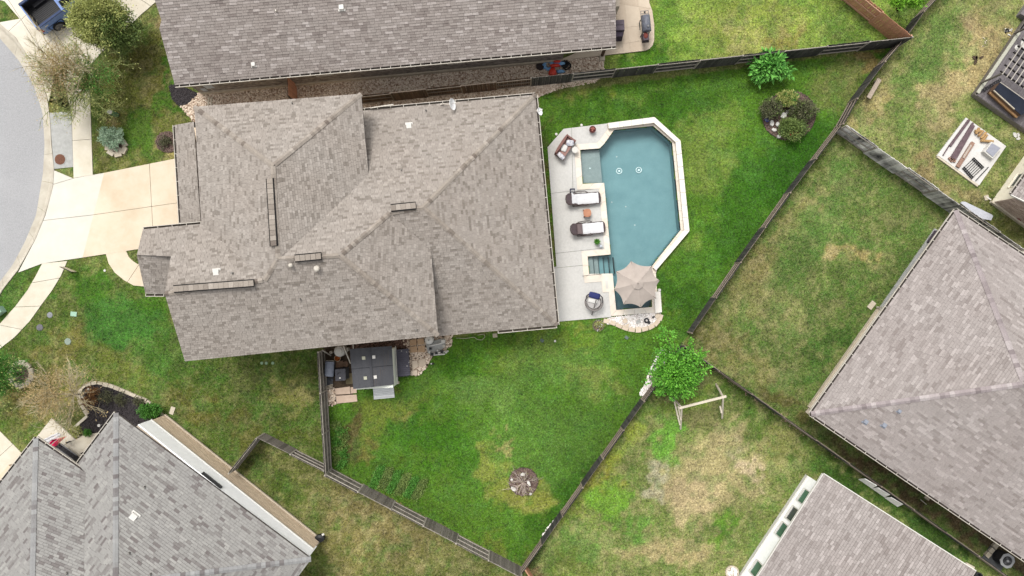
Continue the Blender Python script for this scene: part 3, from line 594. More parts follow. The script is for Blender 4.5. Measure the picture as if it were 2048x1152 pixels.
for (x, y) in ((1243, 337), (1283, 335)):
    RING(G(x, y) + Vector((0, 0, DEEP + .03)), .18, .03).build('floor_inlet_ring', M('ring_white', S(255, 255, 255, .88)), pool)
    MB().lathe(G(x, y) + Vector((0, 0, DEEP + .03)), [(.07, 0), (.07, .03)], 12).build('floor_inlet', M('ring_white', S(210, 232, 236)), pool)
MB().lathe(G(1181, 335) + Vector((0, 0, -.31)), [(.04, 0), (.04, .02)], 10).build('floor_inlet', M('ring_white', S(210, 232, 236)), pool)
wm = bpy.data.materials.new('pool_water'); wm.use_nodes = True; t = wm.node_tree; N = t.nodes; L = t.links; N.clear()
tr = N.new('ShaderNodeBsdfTransparent'); tr.inputs[0].default_value = (.86, .965, .97, 1); gl = N.new('ShaderNodeBsdfGlossy'); gl.inputs['Roughness'].default_value = .03
fr = N.new('ShaderNodeFresnel'); fr.inputs[0].default_value = 1.33; mxs = N.new('ShaderNodeMixShader'); o_ = N.new('ShaderNodeOutputMaterial')
nn = N.new('ShaderNodeTexNoise'); nn.inputs['Scale'].default_value = 3.5; nn.inputs['Detail'].default_value = 5; ge = N.new('ShaderNodeNewGeometry'); L.new(ge.outputs['Position'], nn.inputs[0])
bp = N.new('ShaderNodeBump'); bp.inputs['Strength'].default_value = .35; bp.inputs['Distance'].default_value = .03; L.new(nn.outputs[0], bp.inputs['Height']); L.new(bp.outputs[0], gl.inputs['Normal']); L.new(bp.outputs[0], fr.inputs['Normal'])
L.new(fr.outputs[0], mxs.inputs[0]); L.new(tr.outputs[0], mxs.inputs[1]); L.new(gl.outputs[0], mxs.inputs[2]); L.new(mxs.outputs[0], o_.inputs[0])
wmb = MB(); pl = [tuple(p[:2]) for p in wpts]; tri = tessellate_polygon([[Vector((a, b_, 0)) for a, b_ in pl]]); wmb.add([(a, b_, WL) for a, b_ in pl], [tuple(x) if (Vector(pl[x[1]]) - Vector(pl[x[0]])).cross(Vector(pl[x[2]]) - Vector(pl[x[0]])) > 0 else tuple(x[::-1]) for x in tri])
water = wmb.build('water', wm, pool)
for px_, py_ in ((1224, 404), (1234, 313), (1270, 450), (1252, 413)):
    MB().lathe(G(px_, py_) + Vector((0, 0, WL + .003)), [(.045, 0), (.03, .012)], 8).build('floating_leaf', M('floating_white', S(220, 232, 230)), pool)
# coping stones, mitred at the corners
outp = offset(wpts, .37)
for i in range(n):
    a, b_, c, d = wpts[i], wpts[(i + 1) % n], outp[(i + 1) % n], outp[i]
    if (b_ - a).length < .25: k = 1
    else: k = max(1, round((b_ - a).length / .62))
    for j in range(k):
        g = .006 / max(.2, (b_ - a).length); f0, f1 = j / k + g, (j + 1) / k - g
        MB().prism([tuple(a.lerp(b_, f0)[:2]), tuple(a.lerp(b_, f1)[:2]), tuple(d.lerp(c, f1)[:2]), tuple(d.lerp(c, f0)[:2])], .0, .075 + U(-.003, .003)).build('coping_stone', COPING, pool)
# raised bond beam on the north and east sides
RO = [(1216, 246), (1309, 234), (1361, 281), (1379, 462), (1312, 541)]; RI = [(1217, 257), (1308, 245.5), (1351, 284), (1368.5, 460), (1306, 535)]
ro = [G(x, y, .34) for x, y in RO]; ri = [G(x, y, .34) for x, y in RI]
for i in range(4):
    k = max(1, round((ro[i + 1] - ro[i]).length / .8))
    for j in range(k):
        f0, f1 = j / k + .002, (j + 1) / k - .002; q_ = [ro[i].lerp(ro[i + 1], f0), ro[i].lerp(ro[i + 1], f1), ri[i].lerp(ri[i + 1], f1), ri[i].lerp(ri[i + 1], f0)]
        MB().prism([tuple(p[:2]) for p in q_], .29, .34 + U(0, .004)).build('beam_cap_stone', RAISED, pool)
    q_ = [ro[i].lerp(ri[i], .12), ro[i + 1].lerp(ri[i + 1], .12), ri[i + 1].lerp(ro[i + 1], .12), ri[i].lerp(ro[i], .12)]
    MB().prism([tuple(p[:2]) for p in q_], -.2, .289).build('raised_beam', M('beam_stone', S(210, 190, 160), S(170, 150, 126), ns=8), pool)
# stone platform beside the spa with its controls
MB().prism(pxy([(1168, 556), (1224, 552), (1228, 583), (1205, 585), (1203, 563), (1169, 566)]), -.1, .084).build('coping_stone', COPING, pool)
MB().prism(pxy([(1210, 562), (1215, 561), (1216, 577), (1212, 577)]), .085, .11).build('control_panel', WHITE, pool)
MB().prism(pxy([(1306, 584), (1319, 582), (1322, 624), (1309, 626)]), -.1, .30).build('spa_spillway', RAISED, pool)
hr = MB(); p0, p1 = G(1165, 552), G(1206, 548)
hr.tube([p0 + Vector((0, 0, .05)), p0 + Vector((.15, 0, .6)), p0.lerp(p1, .4) + Vector((0, 0, .85)), p0.lerp(p1, .8) + Vector((0, 0, .5)), p1 + Vector((0, 0, -.3))], .02, 8)
o = hr.build('pool_handrail', M('steel', S(190, 186, 180), rough=.25, metal=.8), None, smooth=True); tag(o, 'thin curved metal handrail over the pool steps', 'handrail')
# ------------------------------------------------------------------ roofs
def fit(pts):
    A = np.array([[p.x, p.y, 1] for p in pts]); z = np.array([p.z for p in pts]); s, *_ = np.linalg.lstsq(A, z, rcond=None); return s
def ray_z(px, py, s):
    # point on the sight line of pixel (px,py) that lies in the plane z = s0 x + s1 y + s2
    x0, y0 = (px - 1024) * SC, (576 - py) * SC; q = s[0] * x0 + s[1] * y0
    return (q + s[2]) / (1 + q / H)
def solve(V, planes, pin, it=60):
    """V: name -> [px,py,z]; iterate until planes share their corners"""
    for k in range(it):
        acc = {n: [] for n in V}
        for pl in planes.values():
            s = fit([G(*V[n]) for n in pl])
            for n in pl: acc[n].append(ray_z(V[n][0], V[n][1], s))
        for n in V:
            if n not in pin and acc[n]: V[n][2] = .3 * V[n][2] + .7 * sum(acc[n]) / len(acc[n])
    out = {}
    for k, pl in planes.items():
        s = fit([G(*V[n]) for n in pl]); out[k] = [G(V[n][0], V[n][1], ray_z(V[n][0], V[n][1], s)) for n in pl]
    return out
def clip_rect(poly, s0, s1, t0, t1):
    for nrm, d in (((-1, 0), -s0), ((1, 0), s1), ((0, -1), -t0), ((0, 1), t1)):
        if len(poly) < 3: return []
        if all(nrm[0] * p[0] + nrm[1] * p[1] <= d for p in poly): continue
        poly = clip_half(poly, nrm, d)
    return poly
def roof_plane(pts, m, parent, seed, e=.145, th=.16, wmin=.16, wmax=.36):
    rr = random.Random(seed); A, B, C = None, None, None
    n = Vector((0, 0, 0))
    for i in range(len(pts)):
        a, b = pts[i], pts[(i + 1) % len(pts)]; n += Vector(((a.y - b.y) * (a.z + b.z), (a.z - b.z) * (a.x + b.x), (a.x - b.x) * (a.y + b.y)))
    n.normalize()
    if n.z < 0: n = -n
    u = Vector((-n.y, n.x, 0)).normalized(); v = n.cross(u).normalized()
    if v.z < 0: v = -v; u = -u
    o = pts[0]; P = [((p - o).dot(u), (p - o).dot(v)) for p in pts]
    if poly_area(P) < 0: P = P[::-1]; 
    P = [tuple(x) for x in P]
    tmin, tmax = min(p[1] for p in P), max(p[1] for p in P)
    verts, faces = [], []; t = tmin; row = 0
    while t < tmax - 1e-3:
        band = clip_rect(P, -1e4, 1e4, t, t + e)
        if len(band) >= 3:
            a, b = min(p[0] for p in band), max(p[0] for p in band); s = a - rr.uniform(0, wmax)
            while s < b:
                w = rr.uniform(wmin, wmax); q = clip_rect(band, s + .005, s + w - .005, t, t + e - .006)
                if len(q) >= 3 and abs(poly_area(q)) > 2e-4:
                    lift = rr.choice((0, 0, .007)); k0 = len(verts); N_ = len(q)
                    if poly_area(q) < 0: q = q[::-1]
                    for (x, y) in q:
                        hgt = .004 + lift + .022 * (1 - (y - t) / e); verts.append(o + u * x + v * y + n * hgt)
                    faces.append(tuple(range(k0, k0 + N_)) if (u.cross(v)).dot(n) > 0 else tuple(range(k0, k0 + N_))[::-1])
                    for i in range(N_):
                        (x0, y0), (x1, y1) = q[i], q[(i + 1) % N_]
                        if abs(y0 - t) < 1e-6 and abs(y1 - t) < 1e-6 or abs(x0 - x1) < 1e-6:
                            k1 = len(verts); verts += [o + u * x0 + v * y0 - n * .002, o + u * x1 + v * y1 - n * .002]
                            faces.append((k0 + i, k1, k1 + 1, k0 + (i + 1) % N_))
                s += w
        t += e; row += 1
    mb = MB(); mb.v = [tuple(x) for x in verts]; mb.f = faces; mb.build('shingles', m, parent, kind='stuff')
    # solid deck under the shingles
    d = MB(); k = len(pts); d.add([p for p in pts] + [p - Vector((0, 0, th)) for p in pts], [])
    tr = tessellate_polygon([[Vector((x, y, 0)) for x, y in [((p - o).dot(u), (p - o).dot(v)) for p in pts]]])
    for f in tr: d.f += [tuple(f), tuple(i + k for i in f[::-1])]
    d.f += [(i, (i + 1) % k, (i + 1) % k + k, i + k) for i in range(k)]
    d.build('roof_deck', DECKM, parent)
    return n
def caps(p0, p1, n1, n2, m, parent, w=.15, step=.22, lift=.03):
    p0, p1 = Vector(p0), Vector(p1)
    if p1.z < p0.z - 1e-3: p0, p1 = p1, p0
    d = (p1 - p0); L_ = d.length; d.normalize()
    def side(nn, other):
        s = nn.cross(d).normalized()
        return s
    s1 = n1.cross(d).normalized(); s2 = n2.cross(d).normalized()
    if s1.dot(n1 - n2) < 0: s1 = -s1
    if s2.dot(n2 - n1) < 0: s2 = -s2
    if abs((n1 - n2).length) < .05: s2 = -s1
    up = (n1 + n2).normalized(); l = .27
    vs_ = [s1 * w + up * (.03 + 0), up * (.045), s2 * w + up * .03, s1 * w + d * l + up * .012, d * l + up * .026, s2 * w + d * l + up * .012,
           s1 * w + up * .0, s2 * w + up * .0, Vector((0, 0, 0)) + up * .01]
    mb = MB(); mb.v = [tuple(v + up * lift) for v in vs_]; mb.f = [(0, 1, 4, 3), (1, 2, 5, 4), (0, 6, 8, 1), (1, 8, 7, 2), (0, 3, 6), (2, 7, 5)]
    me_ = mesh_only(mb, 'ridge_cap', CAPM.get(m.name, m)); k = max(1, int(L_ / step))
    for i in range(k): inst(me_, 'ridge_cap', parent, p0 + d * (i * step), scale=(1, 1, 1))
def gutter(p0, p1, parent, out, step=.78, w=.125, ext=0):
    """white lipped gutter along an eave, brackets across it; out = horizontal outward direction"""
    p0, p1 = Vector(p0), Vector(p1); out = Vector((out[0], out[1], 0)).normalized(); d = (p1 - p0).normalized(); L_ = (p1 - p0).length; dz = Vector((0, 0, -.05))
    MB().bar(p0 + out * (w + .012) + dz, p1 + out * (w + .012) + dz, .034, .11).build('gutter_lip', GUTW, parent)
    MB().bar(p0 + out * (w / 2) + dz * 2, p1 + out * (w / 2) + dz * 2, w, .02).build('gutter_trough', GUTD, parent)
    mb = MB().box((0, 0, 0), (.035, w + .01, .012)); me_ = mesh_only(mb, 'gutter_strap', GUTW); a = math.atan2(d.y, d.x); k = max(2, int(L_ / step))
    for i in range(k + 1): inst(me_, 'gutter_strap', parent, p0.lerp(p1, .01 + .98 * i / k) + out * (w / 2) + Vector((0, 0, .004)), rot=(0, 0, a))
def ridge_vent(pa, pb, z, m, parent, w=.30, zb=None):
    w = .30
    a, b = G(pa[0], pa[1], z), G(pb[0], pb[1], zb or z)
    v = MB().bar(a, b, w + .14, .09).build('ridge_vent', M('vent_black', S(26, 26, 28)), parent)
    d = (b - a).normalized(); L_ = (b - a).length; k = int(L_ / .28); s = Vector((-d.y, d.x, 0))
    mb = MB().box((0, 0, 0), (.272, w + .02, .05)); me_ = mesh_only(mb, 'vent_cap', CAPM.get(m.name, m)); ang = math.atan2(d.y, d.x)
    for i in range(k): inst(me_, 'vent_cap', parent, a + d * (.14 + i * L_ / k) + Vector((0, 0, .055)), rot=(0, -math.asin(d.z), ang))
def side_lines(a, b, w): pass
def wallpoly(parent, pts, z0, z1, m, name='wall'): return MB().prism([tuple(p[:2]) for p in pts], z0, z1).build(name, m, parent)
def bricks(p0, p1, z0, z1, m, parent, bw=.20, bh=.075, name='bricks', th=.012, skip=()):
    """running bond on a vertical wall face; p0->p1 seen from outside with outward normal on the right"""
    p0, p1 = Vector((p0[0], p0[1], 0)), Vector((p1[0], p1[1], 0)); d = (p1 - p0).normalized(); L_ = (p1 - p0).length; nrm = Vector((d.y, -d.x, 0)); mb = MB(); z = z0; r = 0
    while z < z1 - .02:
        x = -(r % 2) * bw / 2
        while x < L_:
            a, b = max(x, 0) + .004, min(x + bw, L_) - .004; zb = min(z + bh, z1) - .008
            if b - a > .02 and not any(s[0] < (a + b) / 2 < s[1] and s[2] < z + bh / 2 < s[3] for s in skip):
                t = th + rnd.uniform(0, .005); q = [p0 + d * a, p0 + d * b, p0 + d * b + nrm * t, p0 + d * a + nrm * t]
                k = len(mb.v); mb.v += [(v.x, v.y, z) for v in q] + [(v.x, v.y, zb) for v in q]
                mb.f += [(k + 2, k + 3, k + 7, k + 6), (k + 4, k + 7, k + 6, k + 5)[::-1], (k + 1, k + 2, k + 6, k + 5), (k + 3, k, k + 4, k + 7), (k + 3, k + 2, k + 1, k)]
            x += bw
        z += bh; r += 1
    return mb.build(name, m, parent, kind='stuff')
def window(parent, p0, p1, z0, z1, fm=WHITE, gm_=GLASS, fw=.07, mull=False):
    """framed window on a vertical wall, outward normal on the right of p0->p1"""
    p0, p1 = Vector((p0[0], p0[1], 0)), Vector((p1[0], p1[1], 0)); d = (p1 - p0).normalized(); nrm = Vector((d.y, -d.x, 0)); f = MB(); o_ = nrm * .03
    for z in (z0 + fw / 2, z1 - fw / 2): f.bar(p0 + o_ + Vector((0, 0, z)), p1 + o_ + Vector((0, 0, z)), .06, fw)
    for p in (p0 + d * fw / 2, p1 - d * fw / 2) + ((((p0 + p1) / 2),) if mull else ()): f.bar(p + o_ + Vector((0, 0, z0 + fw)), p + o_ + Vector((0, 0, z1 - fw)), fw, .06, up=d)
    w_ = f.build('window', fm, parent); g = MB().bar(p0 + d * fw + nrm * .012 + Vector((0, 0, (z0 + z1) / 2)), p1 - d * fw + nrm * .012 + Vector((0, 0, (z0 + z1) / 2)), .012, z1 - z0 - 2 * fw); g.build('pane', gm_, w_)
    s = MB().bar(p0 + nrm * .05 + Vector((0, 0, z0 - .03)), p1 + nrm * .05 + Vector((0, 0, z0 - .03)), .12, .05).build('sill', fm, w_)
    return w_
def vent_box(parent, px, py, z, s=.30, m=WHITE, slope=0, rz=0.08, name='roof_vent'):
    c = G(px, py, z); mb = MB(); mb.box(c + Vector((0, 0, .04)), (s, s, .14), rz, taper=.9); mb.box(c + Vector((0, 0, -.03)), (s * 1.35, s * 1.35, .02), rz); return mb.build(name, m, parent)
def pipe_vent(parent, px, py, z, r=.05, h=.3, m=GUTW, cap=False):
    c = G(px, py, z); mb = MB(); mb.lathe(c + Vector((0, 0, -.12)), [(r * 2.4, 0), (r * 1.2, .08), (r, .09), (r, h), (r * .8, h)], 12)
    if cap: mb.lathe(c + Vector((0, 0, h)), [(r * 1.9, -.12), (r * 1.9, -.03), (r * 1.2, .02), (r * .3, .03)], 14)
    return mb.build('vent_pipe', m, parent, smooth=False)
def footprint(pts, inset=.35):
    """pts: world xy; shrink towards inside"""
    p = [Vector((a[0], a[1], 0)) for a in pts]
    if poly_area([tuple(x[:2]) for x in p]) < 0: p = p[::-1]
    return offset(p, -inset)

# ---- the home with the pool ----
V = dict(a1=[389, 214, 5.0], a2=[722, 188, 5.0], a3=[737, 350, 5.1], a4=[546, 332, 7.3], va=[672, 413, 5.9], vb=[587, 493, 7.0], c1=[556, 518, 7.6], w1=[530, 560, 6.9], a6=[403, 448, 5.0],
         d0=[726, 222, 2.9], d1=[1070, 190, 2.9], d4=[846, 415, 6.4], d3=[780, 426, 6.4], c2=[680, 511, 7.7], c5=[876, 671, 5.0], s1=[370, 722, 5.0], r1=[330, 588, 6.9],
         b1=[862, 500, 5.3], d6=[1114, 650, 2.9], d7=[877, 672, 2.9], g1=[286, 459, 5.0], t1=[274, 510, 5.7], t2=[342, 513, 5.8])
PL = dict(AN=['a1', 'a2', 'a4'], AE=['a2', 'a3', 'va', 'vb', 'c1', 'a4'], AW=['a1', 'a4', 'c1', 'w1', 'a6'], CN=['c1', 'vb', 'va', 'a3', 'd0', 'd1', 'd4', 'd3', 'c2'], CS=['w1', 'c1', 'c2', 'c5', 's1', 'r1'],
          CE=['c2', 'd3', 'b1', 'c5'], DS=['d3', 'd4', 'd6', 'd7', 'b1'], DE=['d4', 'd1', 'd6'], WN=['w1', 'a6', 'g1', 't1', 't2', 'r1'])
R = solve(V, PL, {'a1', 'a2', 'd0', 'd1', 'd6', 's1', 'c5', 'g1', 'd7'})
home = thing('house', 'large taupe shingled hip roof house in the middle beside the pool', 'house')
seeds = 0; NRM = {}
for k, pts in R.items():
    seeds += 1; NRM[k] = roof_plane(pts, SH_C, home, seeds)
P_ = lambda n: G(*V[n])
up_ = Vector((0, 0, 1))
for a, b, k1, k2 in (('a1', 'a4', 'AN', 'AW'), ('a2', 'a4', 'AN', 'AE'), ('a4', 'c1', 'AE', 'AW'), ('c1', 'w1', 'CS', 'AW'), ('w1', 'r1', 'WN', 'CS'), ('c1', 'c2', 'CN', 'CS'), ('c2', 'c5', 'CS', 'CE'), ('c2', 'd3', 'CN', 'CE'),
                     ('d3', 'd4', 'CN', 'DS'), ('d4', 'd1', 'CN', 'DE'), ('d4', 'd6', 'DS', 'DE')):
    caps(P_(a), P_(b), NRM[k1], NRM[k2], SH_C, home)
sk = [G(350, 250, 2.9), G(388, 243, 4.0), G(412, 243, 4.9), G(426, 447, 4.9), G(402, 447.6, 4.0), G(362, 448, 2.9)]
s_ = fit([sk[0], sk[1], sk[4], sk[5]]); sk = [G(x, y, ray_z(x, y, s_)) for x, y in ((350, 250), (388, 243.5), (402, 447.6), (362, 448))]
roof_plane(sk, SH_C, home, 31)
tp = [(274, 510, 5.6), (343, 513, 5.65), (334, 588, 4.3), (291, 587, 4.3)]; s_ = fit([G(*t_) for t_ in tp]); roof_plane([G(t_[0], t_[1], ray_z(t_[0], t_[1], s_)) for t_ in tp], SH_C, home, 32)
for a, b, o_ in (((350, 250, 2.9), (362, 448, 2.9), (-1, 0)), ((286, 459, 5.0), (403, 448, 5.0), (0, 1)), ((726, 221, 2.9), (1070, 190, 2.9), (0, 1)), ((1070, 190, 2.9), (1114, 650, 2.9), (1, 0)), ((995, 662, 2.9), (1114, 651, 2.9), (0, -1)), ((291, 588, 4.3), (328, 588, 4.3), (0, -1))):
    a, b = G(*a), G(*b); d = (b - a).normalized(); nn_ = Vector((-d.y, d.x, 0)); nn_ = nn_ if nn_.dot(Vector((o_[0], o_[1], 0))) > 0 else -nn_; gutter(a, b, home, nn_)
ridge_vent((540, 357), (548, 492), V['a4'][2] + .06, SH_C, home, w=.34, zb=V['c1'][2] + .06)
ridge_vent((348, 578), (508, 566), V['r1'][2] + .12, SH_C, home, w=.34, zb=V['w1'][2] + .12)
ridge_vent((590, 517), (643, 512), V['c1'][2] + .10, SH_C, home, w=.34); ridge_vent((782, 416), (832, 411), V['d4'][2] + .12, SH_C, home, w=.34)
def zon(k, px, py): return ray_z(px, py, fit(R[k]))
for px, py, k in ((433, 545, 'WN'), (818, 252, 'CN')): vent_box(home, px, py, zon(k, px, py), .34)
for px, py, k, r, c in ((466, 546, 'WN', .05, 0), (584, 531, 'CS', .06, 1), (636, 537, 'CS', .085, 1), (601, 598, 'CS', .05, 0), (803, 340, 'CN', .04, 0), (852, 221, 'CN', .05, 0), (585, 207, 'AN', .04, 0), (833, 659, 'CS', .05, 0)): pipe_vent(home, px, py, zon(k, px, py), r, .32, GUTW if c else M('vent_grey', S(150, 146, 140)), c)
hw = footprint([tuple(G(x, y, 4.9)[:2]) for x, y in ((366, 240), (722, 190), (740, 405), (862, 492), (875, 670), (372, 720), (345, 600), (342, 460), (400, 452))], .45); wallpoly(home, hw, -.2, 4.6, BRICKT)
hw = footprint([tuple(G(x, y, 2.9)[:2]) for x, y in ((700, 224), (1069, 191), (1113, 650), (860, 673))], .45); wallpoly(home, hw, -.2, 2.68, BRICKT)
hw = footprint([tuple(G(x, y, 2.9)[:2]) for x, y in ((351, 251), (420, 243), (440, 448), (363, 447))], .4); wallpoly(home, hw, -.2, 2.68, BRICKT)
# white corner board where the upper block rises over the lower roof
MB().bar(G(724, 224, 3.0), G(729, 270, 4.4), .06, .16).build('rake_board', GUTW, home)

# ---- neighbour to the north ----
nh = thing('house', 'mauve shingled house cut off by the top edge above the gravel strip', 'house')
VN = dict(n1=[350, 170, 3.3], n2=[1232, 92, 3.3], n3=[1230, -158, 6.6], n4=[279, -73, 6.6]); s_ = fit([G(*v) for v in VN.values()])
np_ = [G(x, y, ray_z(x, y, s_)) for x, y in ((350, 170), (1232, 92), (1230, -158), (285, -73), (323, 40), (319, 57))]
nn1 = roof_plane(np_, SH_N, nh, 41, e=.155, wmin=.2, wmax=.5)
ra, rb_ = np_[3], np_[2]; dd = Vector((0.088, .996, 0)); bk = [ra + dd * 5.5 - up_ * 2.6, rb_ + dd * 5.5 - up_ * 2.6]
roof_plane([ra, rb_, bk[1], bk[0]], SH_N, nh, 42, e=.165)
gutter(np_[0], np_[1], nh, (0.088, -.996), step=.62)
b0, b1 = G(404, 187), G(1125, 121); wp = [b0, b1, b1 + Vector((-.05, 0, 0)) + dd * .5, G(1128, 60), G(1225, 50), G(1222, -150) + dd * 2, G(330, -60) + dd * 2, G(372, 80)]
wallpoly(nh, wp, -.2, 3.0, MORTAR)
bw0, bw1 = Vector((b0.x, b0.y, 0)), Vector((b1.x, b1.y, 0)); dW = (bw1 - bw0).normalized(); LW = (bw1 - bw0).length
def wq(px, py, z): return (G(px, py, z) - bw0).dot(dW)
w_1 = (wq(642, 152, 2.6) - .55, wq(642, 152, 2.6) + .55); w_2 = (wq(910, 127, 2.5) - .55, wq(910, 127, 2.5) + .55)
bricks(bw0, bw1, .35, 2.98, BRICKG, nh, skip=[(w_1[0], w_1[1], 1.6, 2.7), (w_2[0], w_2[1], 1.6, 2.7)])
for w_ in (w_1, w_2):
    window(nh, bw0 + dW * w_[0], bw0 + dW * w_[1], 1.62, 2.68, GUTW)
MB().bar(bw0 + Vector((0, 0, .14)) + dW.cross(up_) * .02, bw1 + Vector((0, 0, .14)) + dW.cross(up_) * .02, .16, .34).build('foundation', LEDGE, nh)
wend = Vector(wp[-1]); bricks(Vector((wend.x, wend.y, 0)), bw0, .35, 2.98, BRICKG, nh)
vent_box(nh, 683, 15, zN := ray_z(683, 15, s_), .30); 
vent_box(nh, 507, 129, ray_z(507, 129, s_), .24)
pipe_vent(nh, 553, 23, ray_z(553, 23, s_), .05)
post_n = MB().bar(G(1204, 112), G(1204, 112) + up_ * 3.0, .16, .16, up=Vector((1, 0, 0))).build('porch_post', WOODB, nh)

# ---- neighbour to the south west ----
sh = thing('house', 'grey shingled house with white and brick side wall in the bottom left corner', 'house')
VB = dict(e1=[232, 826, 3.5], e2=[622, 1118, 3.5], ap=[231, 1168, 6.2], v0=[153, 932, 3.5], v1=[172, 946, 3.8], v2=[168, 1168, 5.4], f1=[72, 877, 3.6], f2=[64, 1190, 6.1], f3=[-250, 1285, 3.6], g3=[400, 1400, 3.5], g4=[-40, 1330, 4.2])
PB = dict(Q1=['e1', 'e2', 'ap'], Q2=['e1', 'v0', 'v1', 'v2', 'ap'], Q3=['f1', 'v1', 'v2', 'f2'], Q4=['f1', 'f2', 'f3'])
RB = solve(VB, PB, {'e1', 'e2', 'v0', 'f1', 'f3'})
NB = {k: roof_plane(p, SH_B, sh, 50 + i, e=.155, wmin=.22, wmax=.55) for i, (k, p) in enumerate(RB.items())}
PBb = lambda n: G(*VB[n])
q5 = [PBb('e2'), PBb('ap'), G(231, 1420, 4.4), G(480, 1330, 3.5)]; s_ = fit([q5[0], q5[1], q5[3]]); NB['Q5'] = roof_plane([G(x, y, ray_z(x, y, s_)) for x, y in ((622, 1118), (231, 1168), (231, 1400), (480, 1310))], SH_B, sh, 56, e=.155, wmin=.22, wmax=.55)
q6 = [PBb('ap'), PBb('v2'), PBb('f2'), PBb('f3')]
for a, b, k1, k2 in (('e1', 'ap', 'Q1', 'Q2'), ('f1', 'f2', 'Q3', 'Q4'), ('e2', 'ap', 'Q1', 'Q5')): caps(PBb(a), PBb(b), NB[k1], NB[k2], SH_B, sh, w=.17, step=.26)
gutter(PBb('e1'), PBb('v0'), sh, (-.8, .6), step=.7); gutter(PBb('f1'), G(174, 948, 3.6), sh, (.55, .83), step=.62); gutter(PBb('f1'), PBb('f3'), sh, (-.78, .62), step=.62)
k1, k2 = G(331, 830), G(642, 1078); e1w, e2w = PBb('e1'), PBb('e2'); k1 = Vector((k1.x, k1.y, 0)); k2 = Vector((k2.x, k2.y, 0)); dB = (k2 - k1).normalized(); nB = Vector((-dB.y, dB.x, 0))
inn = k2 + Vector((-dB.x, -dB.y, 0)) * 0 - nB * 7; inn0 = k1 - nB * 4.2
wallpoly(sh, [k1, k2, k2 - nB * 9, k1 - nB * 6.5 - dB * 1.0, k1 - nB * 1.6 - dB * .4], -.2, 3.3, MORTAR)
bricks(k2, k1, .1, 1.85, BRICKT, sh, bh=.085, bw=.24)
MB().bar(k1 + nB * .03 + up_ * 2.6, k2 + nB * .03 + up_ * 2.6, .08, 1.44).build('siding', SIDING, sh)
MB().bar(k1 + nB * .06 + up_ * 1.9, k2 + nB * .06 + up_ * 1.9, .14, .07).build('trim', WHITE, sh)
MB().bar(k2 - nB * .02 + dB * .03 + up_ * .2, k2 - nB * 2.4 + dB * .03 + up_ * .2, .08, .5).build('foundation', LEDGE, sh)
MB().bar(k2 + dB * .04 + up_ * 2.3 + nB * .06, k2 - nB * 2.4 + dB * .04 + up_ * 2.3, .08, 2.0).build('siding', SIDING, sh)
MB().bar(k1 + up_ * .2 + nB * .08, k2 + up_ * .2 + nB * .08, .10, .12).build('foundation', LEDGE, sh)
c_ = (G(423, 964, 2.9) - k1).dot(dB); window(sh, k1 + dB * (c_ + .75) + nB * .06, k1 + dB * (c_ - .75) + nB * .06, 3.1, 3.3, M('dark_frame', S(70, 70, 70)), DARK)
wallpoly(sh, [k1 - dB * .4 - nB * 2.2, k1 + dB * 3, k1 + dB * 3 - nB * 9, k1 - nB * 9 - dB * 1.5, k1 - nB * 4.5 - dB * .9], -.2, 3.2, BRICKT)
fw_ = [G(88, 905), G(165, 955), G(160, 1160), G(0, 1160), G(10, 1000)]; wallpoly(sh, fw_, -.2, 3.2, BRICKT)
for px, py, k in ((290, 973, 'Q1'), (260, 1105, 'Q1'), (302, 1147, 'Q1'), (135, 1145, 'Q3')): pipe_vent(sh, px, py, ray_z(px, py, fit(RB[k])), .06, .3, M('vent_grey', S(150, 146, 140)))
vent_box(sh, 268, 1033, ray_z(268, 1033, fit(RB['Q1'])), .42, rz=-.65)

# ---- big house to the east ----
rh = thing('house', 'wide rose grey hip roof house at the right with two white framed windows', 'house')
VR = dict(r1=[1912, 421, 3.2], r2=[1622, 828, 3.2], r3=[2300, 1290, 3.2], r4=[2260, 655, 3.2], ap=[2049, 768, 6.7], re=[2300, 935, 6.7])
PR = dict(RW=['r1', 'r2', 'ap'], RS=['r2', 'r3', 're', 'ap'], RN=['r1', 'ap', 're', 'r4'])
RR = solve(VR, PR, {'r1', 'r2', 'r3', 'r4'}); NR = {k: roof_plane(p, SH_R, rh, 60 + i, e=.155, wmin=.22, wmax=.55) for i, (k, p) in enumerate(RR.items())}
Pr = lambda n: G(*VR[n])
for a, b, c, d in (('r1', 'ap', 'RW', 'RN'), ('r2', 'ap', 'RW', 'RS'), ('ap', 're', 'RS', 'RN')): caps(Pr(a), Pr(b), NR[c], NR[d], SH_R, rh, w=.17, step=.26)
gutter(Pr('r1'), Pr('r2'), rh, (-.8, .58), step=.72); gutter(Pr('r2'), Pr('r3'), rh, (-.56, -.83), step=.78); gutter(Pr('r1'), Pr('r4'), rh, (.56, .83), step=.72)
w0, w1_ = G(1757, 617), G(1617, 815); w0 = Vector((w0.x, w0.y, 0)); w1_ = Vector((w1_.x, w1_.y, 0)); dR = (w1_ - w0).normalized(); nR = Vector((dR.y, -dR.x, 0))
if nR.x > 0: nR = -nR
wallpoly(rh, [w0, w1_, w1_ - nR * 12 + dR * .0, w0 - nR * 12], -.2, 3.0, STUCCO); wallpoly(rh, [w0 - nR * 3.2 - dR * .01, w0 - nR * 12 - dR * .01, G(1925, 440) - nR * 11, G(1925, 440) - nR * 3.2 + dR * .4], -.2, 3.0, STUCCO)
MB().prism([tuple(p[:2]) for p in (w0 - dR * .02, w0 - nR * 3.1 - dR * .02, Vector(G(1868, 457)) - nR * 3.1, Vector(G(1868, 457)))], -.1, .12).build('patio_slab', CONCG, rh)
MB().bar(w0 + up_ * .12 + nR * .05, w1_ + up_ * .12 + nR * .05, .14, .26).build('foundation', LEDGE, rh)
